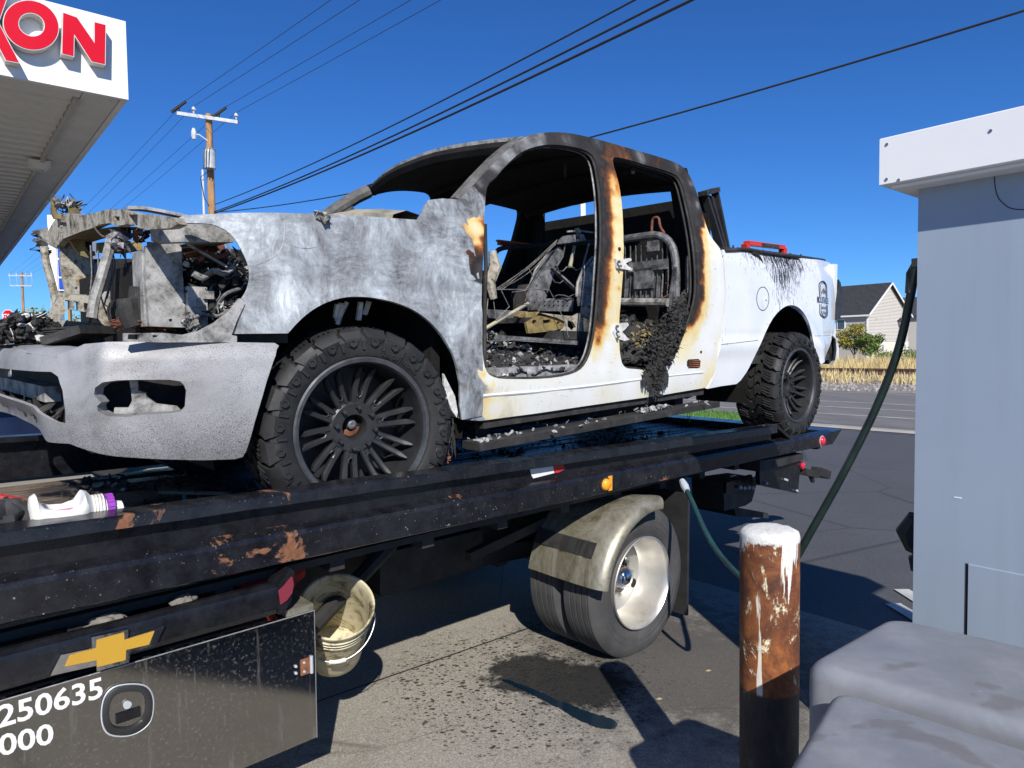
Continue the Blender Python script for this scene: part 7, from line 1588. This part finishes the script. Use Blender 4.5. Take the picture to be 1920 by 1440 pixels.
P = [side(*p, YO+.022) for p in rp]; n = len(P); mb = MB(); mb.add(P+[p-np.array([0,.008,0]) for p in P], [tuple(range(n)), tuple(range(2*n-1, n-1, -1))]+[(i, (i+1) % n, n+(i+1) % n, n+i) for i in range(n)]); mb.build('side_reflector', 'darkredlens', ec)
def px2(pts, y, t, name, mat, parent, bev=.0, label=None):
    P = [side(*p, y) for p in pts]; n = len(P); mb = MB(); c = np.mean(P, 0)
    F_ = [p+np.array([0,t,0]) for p in P]; mb.add(P+F_, [tuple(range(n)), tuple(range(2*n-1, n-1, -1))]+[(i, (i+1) % n, n+(i+1) % n, n+i) for i in range(n)]); return mb.build(name, mat, parent, loc=OFF if parent is tow else None, label=label, ang=.4)
eo = [(93,1265),(113,1226),(171,1214),(170,1193),(239,1178),(238,1195),(307,1171),(290,1208),(243,1221),(240,1240),(180,1257),(179,1246)]
ei = [(122,1249),(131,1228),(180,1215),(181,1200),(232,1186),(233,1200),(289,1183),(279,1208),(236,1218),(235,1237),(182,1250),(181,1237)]
em = px2(eo, YO+.023, .010, 'emblem', 'chrome', tow, label='gold and chrome bow tie emblem'); px2(ei, YO+.0335, .003, 'emblem_face', 'ochre', em)
# tray back wall
mb = MB(); mb.span(.5, 2.8, .60, .66, -.2, .05); mb.span(.5, 2.8, .66, 1.16, -.16, -.145); mb.build('tray', 'darkframe', tow, loc=OFF)

# ================================================================== loose things
def Ttop(name, label, cat, p, group=None):
    e = empty(name, tmat(T2W(p)), label, cat, group); return e, -np.asarray(p)
# bucket
BK0 = dep(632, 1136, 2.72); ax_b = np.array([.30, -.60, .72]); 
mw_ = np.array([0,0,0.]); 
# mouth ellipse is nearly round: its axis leans well toward the viewer
ax_b = (CAM_C-BK0); ax_b /= np.linalg.norm(ax_b); ax_b = ax_b*.75+np.array([.06, .0, .62]); ax_b /= np.linalg.norm(ax_b)
u_ = np.cross(ax_b, (0,0,1.)); u_ /= np.linalg.norm(u_); v_ = np.cross(ax_b, u_); Rb = np.column_stack([u_, ax_b, np.cross(u_, ax_b)])
BKb = BK0-ax_b*.36
bk = empty('bucket', Matrix.Translation(Vector(BKb.tolist())), 'dirty cream plastic bucket hanging from the end of the toolbox', 'bucket')
r1, r2 = .143, .115; prb = [(0,.004),(r2-.006,.004),(r2-.003,.012)]
prof = [(0,0),(r2-.004,0),(r2,.006)]
for t in np.linspace(.02, .72, 8): prof.append((r2+(r1-r2)*t*.9, .36*t))
for t in (.76,.82,.88): 
    b = r2+(r1-r2)*t*.92; prof += [(b, .36*t-.004), (b+.006, .36*t-.002), (b+.006, .36*t+.002), (b, .36*t+.004)]
prof += [(r1-.001, .352), (r1+.004, .354), (r1+.004, .362), (r1-.004, .363), (r1-.008, .356)]+[(r2-.004+(r1-.006-r2)*t, .36*t*.98) for t in np.linspace(.95, .03, 8)]+[(0, .01)]
mb = MB(); mb.lathe(prof, (Rb, np.zeros(3)), 56); mb.build('bucket_body', 'cream', bk, ang=.5)
for sgn in (1, -1):
    mb = MB(); c = Rb @ np.array([sgn*(r1-.002), .27, 0]); d = Rb @ np.array([sgn*.012, 0, 0]); mb.cyl(c, c+d, .014, 12); mb.build('handle_ear', 'cream', bk)
mb = MB(); hp_ = []
for a in np.linspace(0, pi, 24): hp_.append(Rb @ np.array([(r1+.012)*cos(a), .27-.07*sin(a), -.0])+np.array([.03*sin(a), -.10*sin(a), -.10*sin(a)]))
mb.tube(hp_, .0026, 6); mb.build('bail_handle', 'wire', bk); mb = MB(); mid = hp_[10:14]; mb.tube(mid, .008, 8); mb.build('handle_grip', 'plastic_white', bk)
# detergent jug on the deck
ja, jb = side(62, 985, 1.06), side(236, 957, 1.06); jl = np.linalg.norm(jb-ja)
jg, o_ = Ttop('jug', 'crushed white plastic jug with purple collar lying beside the rail', 'jug', (ja+jb)/2)
d = (jb-ja)/jl; up = np.array([0,0,1.]); sd = np.cross(up, d); sd /= np.linalg.norm(sd); up = np.cross(d, sd)
zdk = float(min(side(62, 985, 1.06)[2], side(236, 957, 1.06)[2]))-.030
tb_, ot_ = Ttop('timber', 'dark timber lying along the inside of the rail under the jug', 'timber', np.array([1.2, 1.0, DZ]))
mb = MB(); mb.span(.55, 2.3, .90, 1.10, DZ+.004, zdk-.002); mb.build('beam', 'darkframe', tb_, loc=ot_)
def jsec(t, w_, h_, dent=0, n=20):
    h_ *= 1.25; w_ *= 1.1
    c = ja+d*jl*t; c[2] = zdk+h_; out = []
    for i in range(n):
        a = 2*pi*i/n; z = h_*sin(a); 
        if z > 0: z *= 1-dent*(.5+.5*cos(a*2+pi))
        out.append(c+sd*w_*cos(a)+np.array([0,0,1])*z)
    return out
secs = [(-.04,.012,.035,0),(-.02,.045,.045,0),(.03,.055,.05,.1),(.09,.052,.045,.6),(.2,.058,.043,1.1),(.34,.060,.042,1.25),(.46,.058,.045,.9),(.52,.055,.050,.2),(.56,.042,.044,0),(.62,.032,.036,0),(.70,.030,.034,0),(.77,.028,.032,0)]
mb = MB(); rings = [jsec(*s_) for s_ in secs]; n = 20; vs = [p for r in rings for p in r]; mb.add(vs, [(i*n+j, i*n+(j+1) % n, (i+1)*n+(j+1) % n, (i+1)*n+j) for i in range(len(secs)-1) for j in range(n)]+[tuple(range(n)), tuple(range((len(secs)-1)*n, len(secs)*n))[::-1]]); jb_ = mb.build('jug_body', 'plastic_white', jg, loc=o_, ang=.9)
mb = MB()
for t in (.62,.655,.69,.725): 
    r_ = jsec(t, .034, .038); r2_ = jsec(t+.012, .034, .038); mb.add(r_+r2_, [(j, (j+1) % n, n+(j+1) % n, n+j) for j in range(n)]+[tuple(range(n)), tuple(range(n, 2*n))[::-1]])
mb.build('grip_rib', 'plastic_white', jb_)
mb = MB(); r_ = jsec(.775, .034, .036); r2_ = jsec(.85, .034, .036); mb.add(r_+r2_, [(j, (j+1) % n, n+(j+1) % n, n+j) for j in range(n)]+[tuple(range(n)), tuple(range(n, 2*n))[::-1]])
for j in range(0, n): 
    q = r_[j]; q2 = r2_[j]; mb.tube([q, q2], .0025, 4)
mb.build('purple_collar', 'purple', jb_)
mb = MB(); r_ = jsec(.85, .026, .028); r2_ = jsec(.95, .028, .026); r3_ = jsec(1.0, .010, .014); mb.add(r_+r2_+r3_, [(k2*n+j, k2*n+(j+1) % n, (k2+1)*n+(j+1) % n, (k2+1)*n+j) for k2 in range(2) for j in range(n)]+[tuple(range(n)), tuple(range(2*n, 3*n))[::-1]]); mb.build('spout', 'plastic_white', jb_)
mb = MB(); c = ja+d*jl*.30; c[2] = zdk+.052
mb.add([c-d*.085+sd*.005, c-d*.02+sd*.030+(0,0,.006), c+d*.09+sd*.016+(0,0,.012), c+d*.05-sd*.024+(0,0,.010), c-d*.06-sd*.022+(0,0,.003)], [(0,1,2,3,4)]); mb.add([p-np.array([0,0,.003]) for p in [c-d*.085+sd*.005, c-d*.02+sd*.030+(0,0,.006), c+d*.09+sd*.016+(0,0,.012), c+d*.05-sd*.024+(0,0,.010), c-d*.06-sd*.022+(0,0,.003)]], [(4,3,2,1,0)]); mb.build('jug_label', 'pink', jb_)
# cloth glove / bag in the corner
def crumple(name, c, rx_, ry_, rz_, mats, label, cat, folds=7, seed=1, root=None, bands=None):
    e, o_ = Ttop(name, label, cat, c)
    mb = MB(); nu, nv = 40, 18; vs = []
    for i in range(nu):
        for j in range(nv+1):
            a = 2*pi*i/nu; b = pi*j/nv-pi/2; k2 = 1+.20*sin(a*folds+2*sin(b*3+seed))*cos(b)+.25*nz(cos(a)*2+seed, sin(a)*2, b*2)
            z = c[2]+rz_*sin(b)*k2; vs.append((c[0]+rx_*cos(a)*cos(b)*k2, c[1]+ry_*sin(a)*cos(b)*k2, max(z, c[2]-rz_*.8)))
    mb.add(vs, [(i*(nv+1)+j, ((i+1) % nu)*(nv+1)+j, ((i+1) % nu)*(nv+1)+j+1, i*(nv+1)+j+1) for i in range(nu) for j in range(nv)]); mb.build(mats[1], mats[0], e, loc=o_, ang=1.0); return e, o_
c = side(8, 975, 1.02); c[2] = zdk+.046; g_, o_ = crumple('work_glove', c, .075, .07, .058, ('blackcloth', 'glove_shell'), 'crumpled black glove with red cuff lying in the deck corner', 'glove', 8, 2)
mb = MB(); mb.tube([c+(.05,-.05,.035), c+(.0,-.03,.058), c+(-.05,-.02,.045)], [.012,.016,.010], 8); mb.build('cuff', 'redcloth', g_, loc=o_)
# lumber
A_, B_ = zpl(5, 968, DZ+.02), zpl(76, 952, DZ+.02); lw, o_ = Ttop('wood_block', 'short weathered wood block lying on the deck behind the jug', 'wood block', (A_+B_)/2)
mb = MB(); mb.beam(A_+(0,0,.004), B_+(0,0,.004), .06, .038); mb.build('block', 'lumber', lw, loc=o_)
A_, B_ = zpl(300, 923, DZ+.01), zpl(432, 926, DZ+.01); lw, o_ = Ttop('wood_strip', 'thin bare wood slat on the wet deck before the front tyre', 'wood slat', (A_+B_)/2)
mb = MB(); mb.beam(A_+(0,0,.002), B_+(0,0,.002), .03, .014); mb.build('strip', 'lumber', lw, loc=o_)
# chain, rusty, at the far left of the deck
ch, o_ = Ttop('tow_chain', 'rusty tow chain lying on the deck under the front bumper', 'chain', zpl(50, 870, DZ))
pts = [zpl(a, b, DZ+.022) for a, b in cr([(-60,868),(-20,880),(10,866),(40,874),(62,862),(88,872),(104,884)], 8)]
for i in range(0, len(pts)-1):
    p, q = pts[i], pts[i+1]; dd_ = q-p; L = np.linalg.norm(dd_); dd_ /= L; s_ = np.cross(dd_, (0,0,1.)); s_ /= np.linalg.norm(s_); w2_ = s_ if i % 2 else np.array([0,0,1.])*.8+s_*.4
    mb = MB(); mb.tube([(p+q)/2+dd_*L*.75*cos(a)+w2_*.016*sin(a) for a in np.linspace(0, 2*pi, 12)], .0055, 5, False); mb.build('chain_link', 'rust', ch, loc=o_)
# red strip handle tool on the bed rail
A_, B_ = side(1399, 462, .88), side(1468, 470, .88)
rt, o_ = Ttop('red_handle_bar', 'red plastic bar with black grip lying on the bed rail', 'tool', (A_+B_)/2-np.array([0,0,.03]))
mb = MB(); mb.beam(A_+(0,0,.024), B_+(0,0,.024), .045, .030); mb.beam(A_+(.01,0,.018), A_+(.0,0,-.035), .045, .05, (1,0,0)); mb.beam(B_+(-.0,0,.018), B_+(0,0,-.035), .045, .05, (1,0,0)); mb.build('bar', 'redplastic', rt, loc=o_)
mb = MB(); a = A_+(B_-A_)*.33; b = A_+(B_-A_)*.80; mb.beam(a+(0,.004,.022), b+(0,.004,.022), .046, .022); mb.build('grip', 'char', rt, loc=o_)
# melted roll cover remains on the bed rail
mb = MB()
for i in range(170):
    t = RNG.rand(); px = 1372+t*130; py = 468+t*16+RNG.randn()*1.2; p = side(px, py, .86+.06*RNG.rand()); mb.shard(p, .05, .018)
mb.tube([side(a, b, .93) for a, b in cr([(1412,474),(1422,480),(1428,492),(1427,506)], 4)], [.012]*12+[.004], 5)
mb.tube([side(a, b, .93) for a, b in cr([(1360,470),(1380,468),(1400,467),(1440,474),(1500,482)], 4)], .012, 6)
mb.build('melted_cover_debris', 'char', truck, ang=.35, kind='stuff', label='charred tonneau remains along the bed rail')
# things inside the tray
c = side(455, 1100, .90); crumple('red_bag', c, .20, .12, .06, ('redcloth', 'bag_shell'), 'dark red canvas bag stuffed in the tray above the toolbox', 'bag', 5, 4)
c = side(345, 1138, 1.12); c[2] = zt_-.012; crumple('cloth_rag', c, .035, .03, .022, ('greycloth', 'rag'), 'small grey rag poking over the trim behind the emblem', 'rag', 6, 7)
c = side(200, 1185, 1.12); c[2] = zt_-.016; crumple('cloth_rag', c, .05, .03, .022, ('greycloth', 'rag'), 'grey rag tucked behind the trim above the gold emblem', 'rag', 6, 9)
c = side(110, 1165, .88); crumple('tarp', c, .20, .12, .05, ('blackcloth', 'tarp_cloth'), 'dark folded tarp in the shaded tray above the toolbox', 'tarp', 6, 11)
# fuel hose from the dispenser round behind the bollard to the tow truck
h0_ = dep(1716, 500, 2.52); pts = [h0_, dep(1706, 560, 2.55), dep(1683, 660, 2.60), dep(1640, 770, 2.66), dep(1580, 890, 2.72), dep(1530, 980, 2.78), dep(1480, 1065, 2.85), dep(1435, 1108, 2.95), dep(1392, 1084, 3.1), dep(1350, 1040, 3.3), dep(1322, 995, 3.45), dep(1300, 945, 3.62), dep(1284, 912, 3.75)]
hs_ = empty('fuel_hose', Matrix.Translation(Vector((float(pts[7][0]), float(pts[7][1]), float(pts[7][2])))), 'dark green fuel hose looping from the dispenser to the tow truck', 'hose')
o7 = pts[7]; P = [p-o7 for p in cr(pts, 8)]; n = len(P); k_ = int(n*.58)
mb = MB(); mb.tube(P[:k_+1], .0150, 12); mb.build('hose', 'hosegreen', hs_, ang=1.2)
mb = MB(); mb.tube(P[k_:], .0125, 10); mb.build('whip_hose', 'teal', hs_, ang=1.2)
mb = MB(); d_ = P[-1]-P[-4]; d_ /= np.linalg.norm(d_); mb.tube([P[-1]-d_*.04, P[-1], P[-1]+d_*.05], [.017,.022,.016], 10); mb.build('hose_fitting', 'galv', hs_)
# narrow wet puddle in the joint, blue of the reflected sky put into its colour
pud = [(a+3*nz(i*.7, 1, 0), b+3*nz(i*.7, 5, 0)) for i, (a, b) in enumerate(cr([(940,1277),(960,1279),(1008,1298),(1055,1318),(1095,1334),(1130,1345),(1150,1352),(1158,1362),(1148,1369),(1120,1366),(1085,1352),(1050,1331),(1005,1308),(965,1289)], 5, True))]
mb = MB(); PP = [gnd(*p) for p in pud]; mb.add([(p[0], p[1], .0062) for p in PP], [tuple(range(len(PP)))]); mb.build('puddle', 'puddle', None, fin=False, kind='structure', label='narrow dark puddle beside the oil stain, tinted with the blue of reflected sky')
# char crumbs scattered over the deck planks
mb = MB()
for i in range(2600):
    x = -3.4+4.2*RNG.rand(); y = -1.0+2.05*RNG.rand(); cl = .5+nz(x*2.2, y*2.2, 0)
    if RNG.rand() > cl*1.1: continue
    s_ = .006+.014*RNG.rand()**2; z = DZ+.004
    if RNG.rand() < .8: mb.shard((x, y, z+s_*.3), s_*(2+3*RNG.rand()), s_, mi=0 if RNG.rand() < .93 else 1)
    else: mb.chunk((x, y, z+s_*.4), s_)
dc = mb.build('deck_crumbs', ['char','ash'], tow, loc=OFF, ang=.35, kind='stuff', label='black char crumbs scattered over the wet deck')
# small leaves on the ground
for (a, b, lb) in ((1328,1260,'small orange dry leaf on the stained concrete beside the tyre'),(1236,1313,'tiny tan leaf on the concrete below the tyre')):
    p = gnd(a, b); e = empty('dry_leaf', Matrix.Translation(Vector((float(p[0]), float(p[1]), .004))), lb, 'leaf'); mb = MB(); mb.add([(-.018,0,.001),(0,.007,.006),(.018,.002,.003),(0,-.007,.001),(0,.0,.010)], [(0,3,4),(3,2,4),(2,1,4),(1,0,4)]); mb.build('blade', 'lumber', e)
# parked car beyond the flatbed at left
CP = dep(-40, 700, 9.5); CP[2] = 0
cm = np.eye(4); cdx = np.array([-.55, .835, 0]); cm[:3,0] = np.array([.80, .60, 0]); cm[:3,1] = np.array([-.60, .80, 0]); cm[:3,3] = CP
car = empty('parked_car', Matrix(cm.tolist()), 'dark navy car parked beyond the flatbed at the left edge', 'car')
pr = [(-2.25,.35),(-2.3,.62),(-2.2,.86),(-1.6,.93),(-1.0,.98),(-.55,1.38),(.55,1.42),(1.25,1.05),(2.1,.93),(2.32,.75),(2.35,.45),(2.2,.32),(-2.1,.28)]
mb = MB()
vs = []
for y, k2 in ((-.86,.97),(-.90,1.),(-.6,1.0),(.6,1.0),(.90,1.),(.86,.97)):
    for x, z in pr:
        yy = y if z < 1.0 else y*.80; vs.append((x*k2, yy, z))
n = len(pr); mb.add(vs, [(i*n+j, i*n+(j+1) % n, (i+1)*n+(j+1) % n, (i+1)*n+j) for i in range(5) for j in range(n)]+[tuple(range(n)), tuple(range(5*n, 6*n))[::-1]]); mb.build('body', 'carnavy', car, ang=.5)
for sg in (1, -1):
    for a, b, c_, d_ in ((-.92,-.52,.0,-.0),(.06,.06,.95,.52)):
        pass
    for q in ([(-.90,1.0),(-.50,1.33),(-.02,1.36),(-.02,1.0)], [(.04,1.0),(.04,1.36),(.50,1.36),(1.05,1.05)]):
        mb = MB(); mb.prism(q, lambda u, v, dd2: (u, sg*(.905-(.18 if v > 1.1 else 0)-dd2), v), .02); mb.build('window', 'glass', car)
    mb = MB(); mb.span(-2.1, 2.1, sg*.903, sg*.912, .60, .625); mb.build('side_trim', 'chrome', car)
for x in (-1.4, 1.4):
    for sg in (1, -1):
        mb = MB(); mb.lathe([(.0,.08),(.2,.08),(.31,.10),(.33,.06),(.33,-.08),(.31,-.1),(0,-.1)], (np.eye(3), np.array([x, sg*.82, .33])), 28); wl = mb.build('wheel', 'rubber', car); mb = MB(); mb.lathe([(0,.105),(.19,.10),(.2,.08)], (np.diag([1., float(sg), 1.]), np.array([x, sg*.82, .33])), 28); mb.build('wheel_rim', 'alu', wl)
mb = MB(); mb.span(-2.34, -2.28, -.85, -.5, .62, .78); mb.build('tail_lamp', 'redlens', car); mb = MB(); mb.span(-2.34, -2.28, .5, .85, .62, .78); mb.build('tail_lamp', 'redlens', car)
